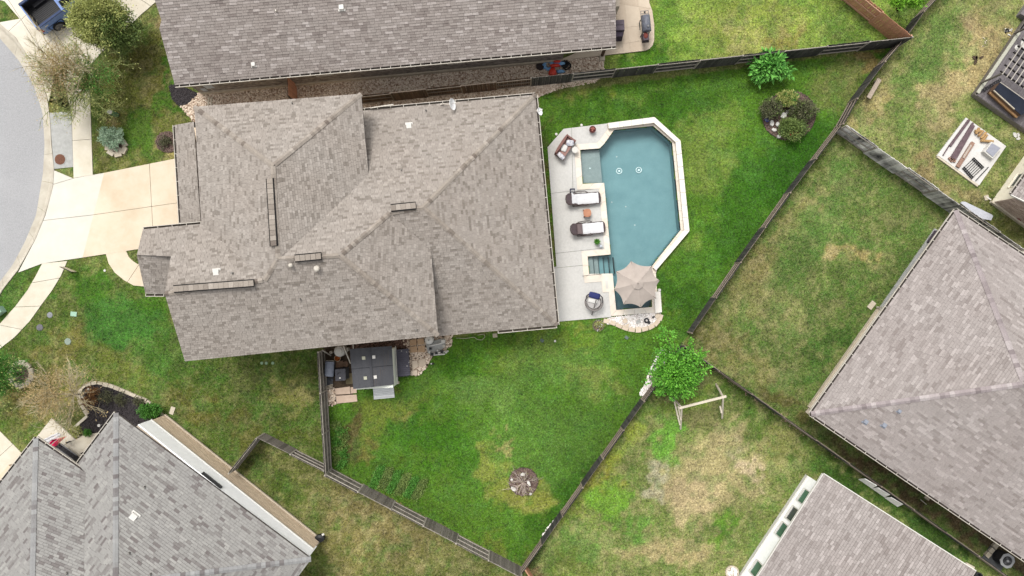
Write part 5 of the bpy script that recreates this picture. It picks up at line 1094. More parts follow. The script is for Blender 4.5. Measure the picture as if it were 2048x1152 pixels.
# the leafy tree on the fence junction
t = thing('tree', 'bright green leafy tree with upright shoots where the fences meet', 'tree', G(1338, 728)); trunk(G(1338, 728), G(1345, 733, 1.5), .11, TWIGD, t)
br, tips = branches(G(1345, 735, 1.3), 1.5, 1.3, TWIGD, t, seed=48, n0=12, depth=2, r0=.045, kids=5, jit=.4)
tipleaves(tips[::2], LF_BRIGHT, t, .15, 16, 49, asp=.6, sp=.11)
foliage(G(1351, 752, 2.5), (1.6, 1.5, 1.0), 5600, .15, LF_BRIGHT, t, clumps=120, spread=.075, seed=50, asp=.6, shell=.5)
foliage(G(1350, 745, 1.7), (1.4, 1.4, .8), 2600, .15, LF_GREEN, t, clumps=70, spread=.16, seed=52, asp=.6)
for i, (x, y, x2, y2) in enumerate(((1345, 700, 1327, 655), (1350, 700, 1346, 664), (1325, 738, 1290, 740), (1385, 715, 1412, 705), (1375, 700, 1382, 682), (1395, 725, 1403, 700), (1330, 715, 1312, 700))):
    a, b = G(x + 2, y + 8, 2.4), G(x2, y2, 3.2); MB().tube([a, a.lerp(b, .5) + Vector((0, 0, .1)), b], [.02, .014, .006], 4).build('shoot', TWIGD, t); tipleaves([(a.lerp(b, k / 12), (b - a).normalized()) for k in range(3, 13)], LF_BRIGHT, t, .14, 7, 70 + i, asp=.6, sp=.08)
t = thing('tree', 'yellow green tree top at the top edge above the diagonal fence', 'tree', G(1795, 18)); trunk(G(1795, 18), G(1812, 2, 1.6), .1, TWIGD, t); foliage(G(1814, -8, 2.4), (1.1, .72, .7), 3800, .17, LF_YEL, t, clumps=60, spread=.15, seed=53, asp=.55)
# bare bush
t = thing('bush', 'bare twiggy bush in the small mulch circle on the lawn', 'bush', G(1047, 965)); br, tips = branches(G(1047, 965, .05), .78, 1.7, TWIGG, t, seed=54, n0=14, depth=2, r0=.035, kids=5, jit=.45); tipleaves(tips[::3], LF_OLIVE, t, .06, 1, 55)
# garden rows by the bottom fence
t = thing('vegetable_patch', 'small planted rows of dark greens beside the bottom fence', 'vegetable patch', G(770, 960))
for k in range(6):
    x0 = 742 + k * 17; a, b = G(x0, 962 + k * 5), G(x0 + 14, 930 + k * 6); a = a + (a - b) * .35; MB().bar(a + up_ * .04, b + up_ * .02, .06, .05).build('row_edge', M('pale_edge', S(136, 160, 88), S(84, 112, 52)), t)
    rr = random.Random(k); tp_ = [(a.lerp(b, rr.random()) + Vector((rr.uniform(.05, .5), rr.uniform(-.1, .1), .05)), Vector((0, 0, 1))) for _ in range(300)]; tipleaves(tp_, LF_DARK if k % 2 else LF_GREEN, t, .10, 5, 80 + k, sp=.06, name='seedlings')
t = thing('weeds', 'dark leafy weeds growing inside the shed fence', 'weeds', G(680, 900)); 
for k in range(8): foliage(G(674 + (k % 3) * 7, 850 + k * 11, .08), (.35, .35, .18), 420, .10, LF_GREEN if k % 2 else LF_DARK, t, clumps=16, spread=.25, seed=90 + k, low=0, name='leaves')
t = thing('weeds', 'dark weeds against the outside of the lower fence', 'weeds', G(1079, 1110))
for k in range(4): foliage(G(1080 - k * 5, 1098 + k * 10, .1), (.25, .25, .2), 300, .09, LF_DARK, t, clumps=12, spread=.25, seed=110 + k, low=0, name='leaves')
# ------------------------------------------------------------------ objects
def ang(px1, py1, px2, py2): return math.atan2(-(py2 - py1), px2 - px1)
def flat(name, label, cat, px, py, w, l, h, rz, m, z=0.0, group=None, taper=1.0):
    o = MB().box(G(px, py) + Vector((0, 0, z + h / 2)), (w, l, h), rz, taper=taper).build(name, m); return tag(o, label, cat, group)
def disc(name, label, cat, px, py, prof, m, n=18, z=0.0, group=None):
    o = MB().lathe(G(px, py) + Vector((0, 0, z)), prof, n).build(name, m, smooth=False); return tag(o, label, cat, group)
CLOTHW = M('towel_white', S(240, 240, 240), S(222, 222, 226), ns=6, na=1); MESHB = M('brown_sling', S(104, 90, 92), S(78, 68, 70), ns=14, na=1)
FRAMEB = M('brown_frame', S(84, 68, 64), S(64, 52, 50), rough=.4); WICKER = M('wicker_mauve', S(158, 118, 110), S(120, 86, 80), ns=26, na=1, bump=.6, bs=60)
TERRA = M('terracotta', S(204, 148, 118), S(186, 130, 102), ns=5, na=1); NAVY = M('navy_cloth', S(58, 66, 122), S(44, 50, 100), ns=7, na=1)
GREYW = M('grey_wicker', S(168, 160, 156), S(128, 122, 120), ns=22, na=1, bump=.5); BLUEC = M('truck_blue', S(104, 144, 214), S(90, 130, 200), rough=.3, spec=.6, ns=1)
RUBBER = M('rubber', S(42, 42, 46), S(30, 30, 33), ns=12, na=1); GLOBE = M('blue_glass', S(60, 66, 190), S(40, 44, 150), rough=.1, spec=.8)
TAUPE = M('umbrella_cloth', S(196, 184, 174), S(184, 172, 163), ns=3, na=1, rough=.9)

# ---- pickup truck ----
hd = ang(0, 0, 65, -48); rc = G(55.5, 34, 1.35); rc = Vector((rc.x, rc.y, 0))
t = thing('pickup_truck', 'blue pickup truck with an empty dark bed parked on the north driveway', 'pickup truck', rc, hd)
Wd = 1.96
b = MB()
b.box((1.0, .93, .92), (2.0, .12, .86)); b.box((1.0, -.93, .92), (2.0, .12, .86)); b.box((.03, 0, .95), (.07, 1.75, .8)); b.box((2.06, 0, .95), (.12, 1.96, .9)); b.box((1.0, 0, .58), (2.0, 1.75, .1))
b.box((3.1, 0, .92), (2.0, 1.96, .86)); b.box((4.85, 0, .88), (1.6, 1.90, .62), taper=.94)
b.build('body', BLUEC, t, local=True)
MB().box((1.03, 0, .65), (1.90, 1.72, .04)).box((1.03, .86, .95), (1.9, .03, .72)).box((1.03, -.86, .95), (1.9, .03, .72)).box((.08, 0, .97), (.03, 1.7, .68)).build('bed_liner', DARK, t, local=True)
ml_ = mesh_only(MB().box((0, 0, 0), (1.8, .05, .02)), 'bed_rib', BLACK)
for k in range(-7, 8): inst(ml_, 'bed_rib', t, Vector((1.03, k * .11, .68)) + LOC[t])
for s in (-1, 1):
    MB().box((.95, s * .72, .76), (.95, .26, .2), taper=.9).build('wheel_housing', DARK, t, local=True)
    MB().box((1.0, s * .94, 1.365), (2.0, .15, .05)).build('bed_rail', M('rail_cap', S(70, 84, 118)), t, local=True)
    for x in (.98, 4.6):
        w_ = MB(); m4 = Matrix.Rotation(math.pi / 2, 4, 'X')
        vs0 = len(w_.v); w_.lathe((0, 0, 0), [(.30, -.13), (.40, -.11), (.41, 0), (.40, .11), (.30, .13)], 24); w_.v = [tuple((m4 @ Vector(v)) + Vector((x, s * .93, .41))) for v in w_.v]; wo_ = w_.build('wheel', RUBBER, t, local=True, smooth=False)
        h_ = MB(); h_.lathe((0, 0, 0), [(.06, .12), (.06, .155)], 10)
        for k in range(6): a_ = k * math.pi / 3; h_.bar((math.cos(a_) * .04, math.sin(a_) * .04, .135), (math.cos(a_) * .27, math.sin(a_) * .27, .13), .06, .03)
        h_.lathe((0, 0, 0), [(.27, .12), (.29, .14), (.25, .14)], 20); h_.v = [tuple((m4 @ (Vector((v[0], v[1], -s * v[2] * 1.0)))) + Vector((x, s * .93, .41))) for v in h_.v]; h_.build('rim', M('rim_steel', S(150, 150, 156), rough=.3, metal=.7), wo_, local=True)
        MB().box((x, s * .975, .84), (1.0, .03, .10)).box((x - .5, s * .975, .62), (.08, .03, .4)).box((x + .5, s * .975, .62), (.08, .03, .4)).build('wheel_arch', BLACK, t, local=True)
MB().box((.0, -.86, .98), (.06, .22, .42)).box((.06, -.985, .98), (.2, .03, .36)).build('tail_light', M('red_lens', S(190, 40, 40), S(160, 30, 30), rough=.2), t, local=True)
MB().box((-.005, -.86, .86), (.07, .18, .12)).build('reverse_light', M('white_lens', S(235, 235, 235), rough=.2), t, local=True)
MB().box((.0, .86, .98), (.06, .22, .42)).build('tail_light', MATS['red_lens'], t, local=True)
MB().box((-.08, 0, .55), (.16, 1.9, .2)).build('bumper', M('chrome', S(120, 126, 134), rough=.2, metal=.8), t, local=True)
MB().box((-.01, 0, 1.05), (.03, .4, .06)).build('tailgate_handle', BLACK, t, local=True)
MB().box((3.1, 0, 1.60), (1.9, 1.75, .5), taper=.85).build('cab_windows', GLASS, t, local=True); MB().box((3.1, 0, 1.87), (1.62, 1.5, .05)).build('cab_roof', BLUEC, t, local=True)
MB().box((.55, -1.0, 1.10), (.26, .015, .07)).build('side_badge', WHITE, t, local=True)

# ---- front yard small things ----
p_ = G(234, 230); q_ = G(227, 229, .95); t = thing('utility_pedestal', 'green cylindrical utility pedestal with a white cap on the front lawn', 'utility pedestal', (p_.x, p_.y, 0)); MB().lathe(p_, [(.15, 0), (.15, .8)], 16).build('post', M('pedestal_green', S(118, 160, 124), S(100, 140, 106)), t); MB().lathe(p_ + up_ * .8, [(.16, 0), (.16, .05), (.10, .09), (.02, .1)], 16).build('cap', WHITE, t)
t = thing('yard_sign', 'tan rectangular yard sign on two dark posts beside the pavement', 'sign', G(146, 540)); a, b = G(131, 533), G(160, 546)
a2, b2 = a.lerp(b, .12), b.lerp(a, .12)
MB().bar(a2 + up_ * .38, b2 + up_ * .38, .03, .5).build('panel', M('sign_tan', S(226, 216, 188), S(210, 198, 168)), t)
for q in (a2, b2): MB().bar(q, q + up_ * .75, .04, .04, up=Vector((1, 0, 0))).build('post', BLACK, t)
MB().bar(a2 + up_ * .68, b2 + up_ * .68, .04, .04).build('top_rail', BLACK, t)
t = thing('manhole', 'rusty round manhole cover set in the grey pavement slab', 'manhole cover', G(121, 319)); MB().lathe(G(121, 319), [(.40, .035), (.40, .045), (.36, .05)], 28).build('frame', CONCG, t); MB().lathe(G(121, 319), [(.345, .04), (.345, .058)], 28).build('lid', RUST, t)
for x, y, r_, s_ in ((0, 0, 0, 0),):
    for k in range(-3, 4): MB().bar(G(121, 319) + Vector((-.28, k * .08, .062)), G(121, 319) + Vector((.28, k * .08, .062)), .025, .008).build('lid_rib', RUST, t)
VG = M('valve_green', S(176, 212, 190), S(158, 196, 172))
flat('utility_box', 'pale green utility box on the verge at the left edge', 'utility box', 3, 622, .55, .45, .5, .6, VG); flat('valve_cover', 'small pale green square lid on the front lawn', 'valve cover', 148, 628, .40, .30, .05, -.1, VG)
disc('valve_cover', 'round dark grey meter lid near the pavement', 'valve cover', 80, 655, [(.23, 0), (.23, .03), (.18, .04)], M('lid_grey', S(124, 122, 128)), 7); disc('valve_cover', 'round light grey lid nearest the pavement', 'valve cover', 100, 630, [(.20, 0), (.20, .03), (.16, .04)], M('lid_light', S(158, 160, 166)), 7); disc('valve_cover', 'whitish green round lid on the brown front lawn', 'valve cover', 136, 683, [(.23, 0), (.23, .03), (.18, .04)], M('lid_pale', S(160, 176, 162)), 7)
disc('sprinkler_cap', 'small white cap on the lawn left of the front path', 'cap', 210, 541, [(.08, 0), (.08, .05)], WHITE, 10)
for x, y, l_ in ((524, 726, 'leftmost'), (533, 726, 'middle'), (546, 726, 'rightmost')): disc('cleanout_cap', l_ + ' of three pale round caps in the grass below the house', 'cap', x, y, [(.10, 0), (.10, .05), (.07, .06)], M('cap_mint', S(160, 190, 156)), 12, group='pale caps in the grass')
flat('splash_block', 'pale concrete splash block in the grass right of the mulch bed', 'splash block', 345, 821, .28, .5, .06, ang(0, 0, -4, 12) + 1.57, LIME)
disc('path_light', 'round white light in the dark mulch bed', 'garden light', 204, 849, [(.03, 0), (.03, .3), (.10, .32), (.10, .36)], WHITE, 12)
for x, y, l_ in ((182, 777, 'upper'), (167, 787, 'middle'), (170, 793, 'lower')): disc('path_light', l_ + ' small lamp inside the left tip of the mulch bed', 'garden light', x, y, [(.02, 0), (.02, .25), (.07, .27), (.07, .30)], GUTW, 10)

# ---- porch of the southwest house ----
t = thing('flag', 'magenta and white flag hanging over the porch edge', 'flag', G(118, 868)); a, b = G(104, 882, 1.6), G(134, 874, 1.2)
def cloth(pts, m, name, parent, sag=.06, z=None, nsub=7):
    """quad sheet with folds; pts 4 world corners"""
    A, B, C, D = (Vector(p) for p in pts); mb = MB(); n_ = nsub; vs_ = []
    for i in range(n_ + 1):
        for j in range(n_ + 1):
            u_, v_ = i / n_, j / n_; p = A.lerp(B, u_).lerp(D.lerp(C, u_), v_) + Vector((0, 0, sag * math.sin(i * 2.1 + j * .4) + sag * .6 * math.sin(j * 1.7))); vs_.append(p)
    mb.add(vs_, [(i * (n_ + 1) + j, (i + 1) * (n_ + 1) + j, (i + 1) * (n_ + 1) + j + 1, i * (n_ + 1) + j + 1) for i in range(n_) for j in range(n_)]); mb.add([tuple(Vector(v) - up_ * .012) for v in vs_], [(i * (n_ + 1) + j + 1, (i + 1) * (n_ + 1) + j + 1, (i + 1) * (n_ + 1) + j, i * (n_ + 1) + j) for i in range(n_) for j in range(n_)])
    return mb.build(name, m, parent, smooth=True)
cloth([G(96, 889, 1.3), G(104, 880, 1.6), G(132, 873, 1.4), G(110, 893, 1.1)], M('magenta_cloth', S(255, 40, 110, .8), S(226, 30, 96, .8)), 'coloured_half', t); cloth([G(84, 880, 1.4), G(118, 864, 1.4), G(122, 872, 1.4), G(98, 886, 1.3)], CLOTHW, 'white_half', t)
MB().bar(G(98, 893, 2.2), G(128, 868, 1.5), .03, .03).build('flag_pole', GUTW, t)
t = thing('doormat', 'dark mat on the porch between the two roof wings', 'mat', G(122, 894, .1)); MB().prism(pxy([(106, 890), (122, 884), (132, 892), (124, 902), (112, 900)]), .10, .45).build('top', M('dark_navy', S(48, 44, 56)), t)
pc = G(152, 900); t = thing('porch_bench', 'dark slatted bench on the porch beside the gutter', 'bench', (pc.x, pc.y, .1), -.62)
for k in range(7): MB().bar((-.55 + k * .18, .0, .95), (-.55 + k * .18, .35, .95), .06, .03).build('slat', M('slat_dark', S(60, 58, 60)), t, local=True)
MB().box((0, -.22, .42), (1.3, .5, .08)).build('seat', DARK, t, local=True); MB().bar((-.66, .0, .98), (.66, .0, .98), .05, .05).bar((-.66, .36, .98), (.66, .36, .98), .05, .05).build('frame', M('frame_grey', S(150, 150, 152)), t, local=True)
for sx in (-.6, .6):
    for sy in (-.42, .3): MB().box((sx, sy, .22), (.06, .06, .44)).build('leg', DARK, t, local=True)
t = thing('bin', 'black rounded bin at the corner of the brick wall', 'bin', G(643, 1072)); MB().lathe(G(643, 1072), [(.22, 0), (.30, .35), (.28, .5), (.1, .55)], 16, 1.15, .85).build('body', BLACK, t); MB().box(G(646, 1069, .56), (.16, .13, .03), .4).build('label', WHITE, t)

# ---- gravel strip things ----
t = thing('meter_box', 'white electric meter box on the grey brick wall', 'meter box', G(437, 184)); MB().box(G(434, 181) + up_ * 1.3, (.55, .25, .8), .09).build('box', M('meter_grey', S(206, 210, 214)), t); MB().box(G(419, 184) + up_ * .8, (.3, .2, .5), .09).build('side_box', M('meter_grey', S(206, 210, 214)), t)
MB().bar(G(432, 184), G(432, 184) + up_ * 1.0, .06, .06, up=Vector((1, 0, 0))).build('conduit', GUTW, t)
flat('drain_tray', 'small grey stone block on the gravel by the meter box', 'block', 467, 180, .28, .16, .12, .1, LIME)
for x, y, l_ in ((418, 203, 'left'), (424, 203, 'right')): flat('stepping_rail', l_ + ' thin timber strip lying on the rounded gravel', 'timber strip', x, y, .08, .55, .08, -.12, LIME)
disc('trampoline_lid', 'round black disc lying at the left of the pool toys', 'round cover', 1080, 133, [(.24, 0), (.27, .05), (.26, .14), (.05, .16)], M('black_disc', S(70, 60, 60), S(50, 44, 44)), 24)
def ring_tube(c, R_, r, n=20, m=8, sx=1, sy=1, rz=0, z=0, wob=0):
    mb = MB(); vs_ = []
    for i in range(n):
        a = 2 * math.pi * i / n; rr_ = R_ * (1 + wob * math.sin(i * 2.7))
        for j in range(m):
            b_ = 2 * math.pi * j / m; x = (rr_ + r * math.cos(b_)) * math.cos(a) * sx; y = (rr_ + r * math.cos(b_)) * math.sin(a) * sy; vs_.append(Vector((x * math.cos(rz) - y * math.sin(rz), x * math.sin(rz) + y * math.cos(rz), r * math.sin(b_) + z)) + Vector(c))
    return mb.add(vs_, [(i * m + j, ((i + 1) % n) * m + j, ((i + 1) % n) * m + (j + 1) % m, i * m + (j + 1) % m) for i in range(n) for j in range(m)])
TOYB = M('toy_blue', S(170, 216, 250), S(80, 144, 214), ns=4, na=1, rough=.4); TOYR = M('toy_red', S(255, 96, 72), S(210, 54, 46), ns=4, na=1, rough=.4)
t = thing('pool_float', 'light blue inflatable float crumpled in the pile of pool toys', 'pool float', G(1098, 130)); ring_tube(G(1097, 130, .12), .27, .11, wob=.2).build('ring', TOYB, t, smooth=True); MB().blob(G(1118, 127, .2), (.38, .15, .12), 2, .18, 4).build('air_chamber', TOYB, t, smooth=True); MB().blob(G(1121, 143, .1), (.3, .12, .1), 2, .2, 5).build('air_chamber', TOYB, t, smooth=True)
t = thing('pool_float', 'red inflatable float draped over the blue one', 'pool float', G(1105, 140)); MB().blob(G(1105, 144, .2), (.26, .32, .16), 2, .22, 6).build('air_chamber', TOYR, t, smooth=True); MB().blob(G(1110, 131, .3), (.36, .15, .12), 2, .25, 7).build('air_chamber', TOYR, t, smooth=True); MB().blob(G(1114, 123, .3), (.24, .1, .08), 2, .25, 8).build('air_chamber', TOYR, t, smooth=True)
t = thing('inner_tube', 'tangled black net and hoop at the right of the pool toys', 'hoop', G(1132, 130)); ring_tube(G(1133, 131, .1), .26, .05, wob=.15).build('hoop', BLACK, t); ring_tube(G(1129, 128, .2), .2, .04, wob=.2, sx=1.3).build('hoop', BLACK, t); MB().blob(G(1131, 130, .08), (.22, .2, .06), 2, .4, 9).build('net', BLACK, t)
flat('drain_box', 'small square drain box at the end of the gravel strip', 'drain box', 1204, 117, .34, .34, .14, .05, LIME); flat('paper_cup', 'small white box against the brick wall above the pool toys', 'box', 1096, 117, .1, .12, .25, 0, WHITE)
disc('plant_pot', 'little round pot at the corner of the grey brick wall', 'pot', 1129, 104, [(.12, 0), (.16, .25), (.1, .26)], GUTD, 12)

# ---- smoker grill on the north patio ----
gc = G(1286, 62); t = thing('smoker_grill', 'steel grey barrel smoker grill with a rusty firebox on the stone patio', 'grill', (gc.x, gc.y, .08), math.radians(-85))
STEEL = M('grill_steel', S(128, 132, 144), S(104, 106, 116), ns=6, na=1, rough=.45)
bb_ = MB().lathe((0, 0, 0), [(.20, -.58), (.29, -.56), (.30, .42), (.22, .45)], 18); mr4 = Matrix.Rotation(math.pi / 2, 4, 'Y'); bb_.v = [tuple((mr4 @ Vector(v)) + Vector((-.02, 0, .95))) for v in bb_.v]; bb_.build('barrel', STEEL, t, local=True, smooth=True)
fb = MB().box((.74, -.06, .72), (.5, .44, .42), taper=.86); fb.build('firebox', M('firebox_paint', S(104, 92, 100), S(84, 74, 80)), t, local=True); MB().blob((.66, -.08, .93), (.2, .15, .05), 2, .08, 3).build('rust_patch', M('rust_red', S(142, 74, 64), S(110, 56, 50)), t, local=True, smooth=True)
fr_ = MB()
for a, b in (((-.95, -.25, .85), (-.6, -.25, .85)), ((-.95, .25, .85), (-.6, .25, .85)), ((-.95, -.25, .85), (-.95, .25, .85)), ((-.78, -.25, .85), (-.78, .25, .85))): fr_.bar(a, b, .03, .03)
fr_.build('side_shelf', M('frame_grey', S(150, 150, 152)), t, local=True)
for sx in (-.5, .4):
    for sy in (-.22, .22): MB().bar((sx, sy, 0), (sx, sy, .8), .04, .04, up=Vector((1, 0, 0))).build('leg', DARK, t, local=True)
MB().bar((-.3, -.40, 1.0), (.1, -.40, 1.0), .03, .03).build('handle', BLACK, t, local=True); MB().lathe((.2, .05, 1.22), [(.07, 0), (.07, .1), (.03, .12)], 12).build('chimney', M('frame_grey', S(150, 150, 152)), t, local=True); MB().lathe((-.85, 0, .87), [(.06, 0), (.06, .05)], 12).build('dark_knob', BLACK, t, local=True)
MB().box((-.1, -.33, .55), (.5, .05, .04)).build('front_shelf', BLACK, t, local=True)
gc = G(1234, 66); t = thing('covered_grill', 'purple grey covered grill half hidden by the roof edge on the stone patio', 'covered grill', (gc.x, gc.y, .08)); MB().box((0, .12, .5), (.72, .75, 1.0), .05, taper=.86).build('cover', M('cover_mauve', S(128, 116, 126), S(104, 94, 104)), t, local=True); MB().box((-.02, -.42, .42), (.6, .34, .84), .05, taper=.85).build('cover_front', M('cover_dark', S(84, 74, 88)), t, local=True); MB().box((0, .12, 1.01), (.5, .02, .02), .05).build('seam', DARK, t, local=True)
for x, y, r_ in ((1262, 22, .2), (1250, 26, .13), (1275, 3, .15)): pass

# ---- dishes ----
def dish(px, py, z, tiltdir, label, r=.32, tilt=.9, mast=None):
    c = G(px, py, z); t = thing('satellite_dish', label, 'satellite dish', c); mb = MB(); m4 = Matrix.Rotation(tilt, 4, Vector((-math.sin(tiltdir), math.cos(tiltdir), 0)))
    prof = [(.02, 0), (r * .5, .025), (r * .8, .06), (r, .10), (r * 1.0, .12), (r * .78, .075), (r * .5, .04), (.02, .015)]; mb.lathe((0, 0, 0), prof, 24); mb.v = [tuple((m4 @ Vector(v)) + c) for v in mb.v]; mb.build('reflector', M('dish_white', S(250, 250, 250, .8), rough=.9), t, smooth=False)
    b_ = Vector(mast); MB().tube([c, c + Vector((0, 0, -.12)), b_ + Vector((0, 0, .1)), b_], .025, 8).build('mast', GUTW, t); MB().box(b_, (.25, .08, .04), .2).build('bracket', GUTW, t)
    f_ = c + (m4.to_3x3() @ Vector((-.15, 0, .36))); MB().tube([c + Vector((0, 0, .0)), f_], .015, 6).build('feed_arm', GUTW, t); MB().box(f_, (.08, .08, .08)).build('feed_horn', WHITE, t)
dish(902, 209, 3.6, math.radians(5), 'large white satellite dish tilted on the north eave of the middle house', .36, 1.15, G(884, 208, 3.1))
dish(1077, 224, 3.1, math.radians(10), 'small white satellite dish at the north east corner of the middle house', .24, .9, G(1072, 222, 2.9))
o = MB().bar(G(740, 216, 3.1), G(787, 209, 3.1), .07, .05).build('conduit', GUTW, home)

# ---- pool deck furniture ----
def lounger(px, py, rz, label, towel_full):
    c = G(px - 1, py, .05); t = thing('sun_lounger', label, 'sun lounger', c, rz, group='loungers by the pool'); t.scale = (1.10, 1.08, 1)
    f = MB()
    for s in (-1, 1):
        f.bar((-.25, s * .34, .33), (1.0, s * .34, .33), .045, .05); f.bar((-.25, s * .34, .33), (-.82, s * .33, .62), .045, .05); f.bar((-.55, s * .40, .02), (.0, s * .36, .33), .04, .04)
        f.tube([(-.5, s * .42, .35), (-.2, s * .44, .52), (.2, s * .43, .5), (.35, s * .37, .34)], .025, 6)
    f.tube([(1.0, -.34, .33), (1.08, -.22, .33), (1.1, 0, .33), (1.08, .22, .33), (1.0, .34, .33)], .028, 6); f.tube([(-.82, -.33, .62), (-.96, -.2, .69), (-1.0, 0, .71), (-.96, .2, .69), (-.82, .33, .62)], .028, 6)
    f.build('frame', FRAMEB, t, local=True)
    for x, y in ((.8, .34), (.8, -.34), (-.55, .34), (-.55, -.34)): MB().bar((x, y, 0), (x, y, .33), .045, .045, up=Vector((1, 0, 0))).build('leg', FRAMEB, t, local=True)
    MB().prism([(-.25, -.32), (1.0, -.32), (1.06, -.2), (1.08, 0), (1.06, .2), (1.0, .32), (-.25, .32)], .33, .35).build('seat_sling', MESHB, t, local=True)
    bk_ = MB(); P_2 = [(-.25, -.31, .34), (-.82, -.31, .63), (-.93, -.2, .69), (-.97, 0, .71), (-.93, .2, .69), (-.82, .31, .63), (-.25, .31, .34)]; bk_.add(P_2 + [(x, y, z + .02) for x, y, z in P_2], [(0, 1, 2, 3, 4, 5, 6), (13, 12, 11, 10, 9, 8, 7)] + [(i, (i + 1) % 7, (i + 1) % 7 + 7, i + 7) for i in range(7)]); bk_.build('backrest_sling', MESHB, t, local=True)
    tw = thing('towel', ('white towel spread over the upper lounger' if towel_full else 'white towel folded over the lower lounger below its brown headrest'), 'towel', c, rz, group='towels on the loungers'); tw.scale = (1.10, 1.08, 1)
    mb = MB(); xs0 = [-.62, -.45, -.25, 0, .3, .6, .85, .98] if towel_full else [-.30, -.25, 0, .2, .45, .7, .9, 1.0]; vs_ = []
    for i, x in enumerate(xs0):
        for y in (-.33, -.2, 0, .2, .33): z = (.375 if x > -.25 else .375 + (-.25 - x) * .51) + .008 * math.sin(i * 2.3 + y * 9); vs_.append((x, y * (1.05 if i else 1.15) + (.03 if towel_full and i < 2 else 0), z - (.03 if abs(y) > .3 else 0)))
    n_ = len(xs0); mb.add(vs_ + [(x, y, z - .015) for x, y, z in vs_], [(i * 5 + j, (i + 1) * 5 + j, (i + 1) * 5 + j + 1, i * 5 + j + 1) for i in range(n_ - 1) for j in range(4)] + [(5 * n_ + i * 5 + j, 5 * n_ + i * 5 + j + 1, 5 * n_ + (i + 1) * 5 + j + 1, 5 * n_ + (i + 1) * 5 + j) for i in range(n_ - 1) for j in range(4)]); mb.build('cloth', CLOTHW, tw, local=True)
    if not towel_full: MB().box((-.42, 0, .53), (.34, .60, .07), m=Matrix.Rotation(.47, 4, 'Y')).build('head_cushion', M('cushion_brown', S(132, 116, 116), S(116, 102, 102)), t, local=True)
lounger(1164, 399, math.radians(4), 'brown sling lounger above the terracotta table, under a full length white towel', True)
lounger(1173, 458, math.radians(5), 'brown sling lounger below the terracotta table with its headrest bare', False)
c = G(1173, 427, .05); t = thing('side_table', 'terracotta coloured square side table between the two loungers', 'side table', c, .06); MB().prism(smooth_poly([(-.25, -.27), (.25, -.27), (.27, .25), (-.25, .27)], 2), .40, .45).build('table_top', TERRA, t, local=True)
for x in (-.2, .2):
    for y in (-.22, .22): MB().bar((x, y, 0), (x * .9, y * .9, .4), .05, .05, up=Vector((1, 0, 0))).build('leg', TERRA, t, local=True)
MB().bar((-.2, -.25, .3), (.2, -.25, .3), .03, .05).build('apron', M('terra_dark', S(150, 96, 76)), t, local=True)
c = G(1144, 383, .05); t = thing('speaker_box', 'small navy box on the deck at the head of the upper lounger', 'box', c, .0); MB().box((0, .02, .25), (.30, .22, .5)).build('case', M('navy_dark', S(44, 46, 76)), t, local=True); MB().box((0, .02, .51), (.2, .08, .02)).build('handle', M('frame_grey', S(150, 150, 152)), t, local=True); MB().box((0, -.04, .505), (.26, .04, .02)).build('lid_edge', WHITE, t, local=True)
c = G(1193, 484, .05); t = thing('potted_plant', 'spiky green plant in a pot near the pool coping', 'potted plant', c); MB().lathe((0, 0, 0), [(.12, 0), (.17, .25), (.14, .26)], 16).build('pot', M('pot_grey', S(120, 112, 104)), t, local=True)
mb = MB(); rr = random.Random(4)
for k in range(42):
    a = k * 2.4; el = .25 + .9 * (k / 42); l = .30 - .1 * (k / 42); d = Vector((math.cos(a) * math.cos(el), math.sin(a) * math.cos(el), math.sin(el))); s = Vector((-math.sin(a), math.cos(a), 0)) * .035; z0 = Vector((0, 0, .27)); kk = len(mb.v); mb.v += [tuple(z0), tuple(z0 + d * l * .5 + s), tuple(z0 + d * l - Vector((0, 0, .04))), tuple(z0 + d * l * .5 - s)]; mb.f.append((kk, kk + 1, kk + 2, kk + 3))
mb.build('leaves', LF_GREEN, t, local=True)
disc('glass_globe', 'clear silver glass globe beside the spiky potted plant', 'globe', 1201, 493, [(.05, 0), (.09, .06), (.11, .14), (.09, .21), (.03, .25)], M('silver_glass', S(214, 222, 230), rough=.1, spec=.9), 16, .05)
c = G(1184, 261, .05); t = thing('planter_bowl', 'dark red bowl planter holding round balls near the pool corner', 'planter', c); MB().lathe((0, 0, 0), [(.12, 0), (.21, .2), (.22, .36), (.17, .37), (.14, .28)], 22).build('bowl', M('bowl_red', S(120, 66, 62), S(96, 50, 48)), t, local=True)
for x, y, r_ in ((-.07, .04, .08), (.07, .03, .085), (-.01, -.08, .07), (.02, .1, .05)): MB().blob((x, y, .36), (r_, r_, r_), 2, 0, 1).build('ball', M('ball_pink', S(188, 120, 108), S(160, 96, 88)), t, local=True, smooth=True)
c = G(1130, 297, .05); t = thing('loveseat', 'mauve brown wicker loveseat with pillows on the angled deck corner', 'loveseat', c, ang(0, 0, 20, -29))
MB().box((0, 0, .22), (1.25, .62, .36)).build('base', WICKER, t, local=True); MB().prism(smooth_poly([(-.7, .22), (.68, .26), (.70, .42), (-.72, .40)], 1), .1, .78).build('backrest', WICKER, t, local=True)
MB().box((-.66, .0, .34), (.14, .74, .55)).build('armrest', WICKER, t, local=True); MB().box((.66, .02, .34), (.12, .70, .5)).build('armrest', WICKER, t, local=True); MB().box((0, -.04, .44), (1.12, .56, .10)).build('seat_cushion', M('cushion_mauve', S(172, 136, 128), S(160, 124, 116)), t, local=True)
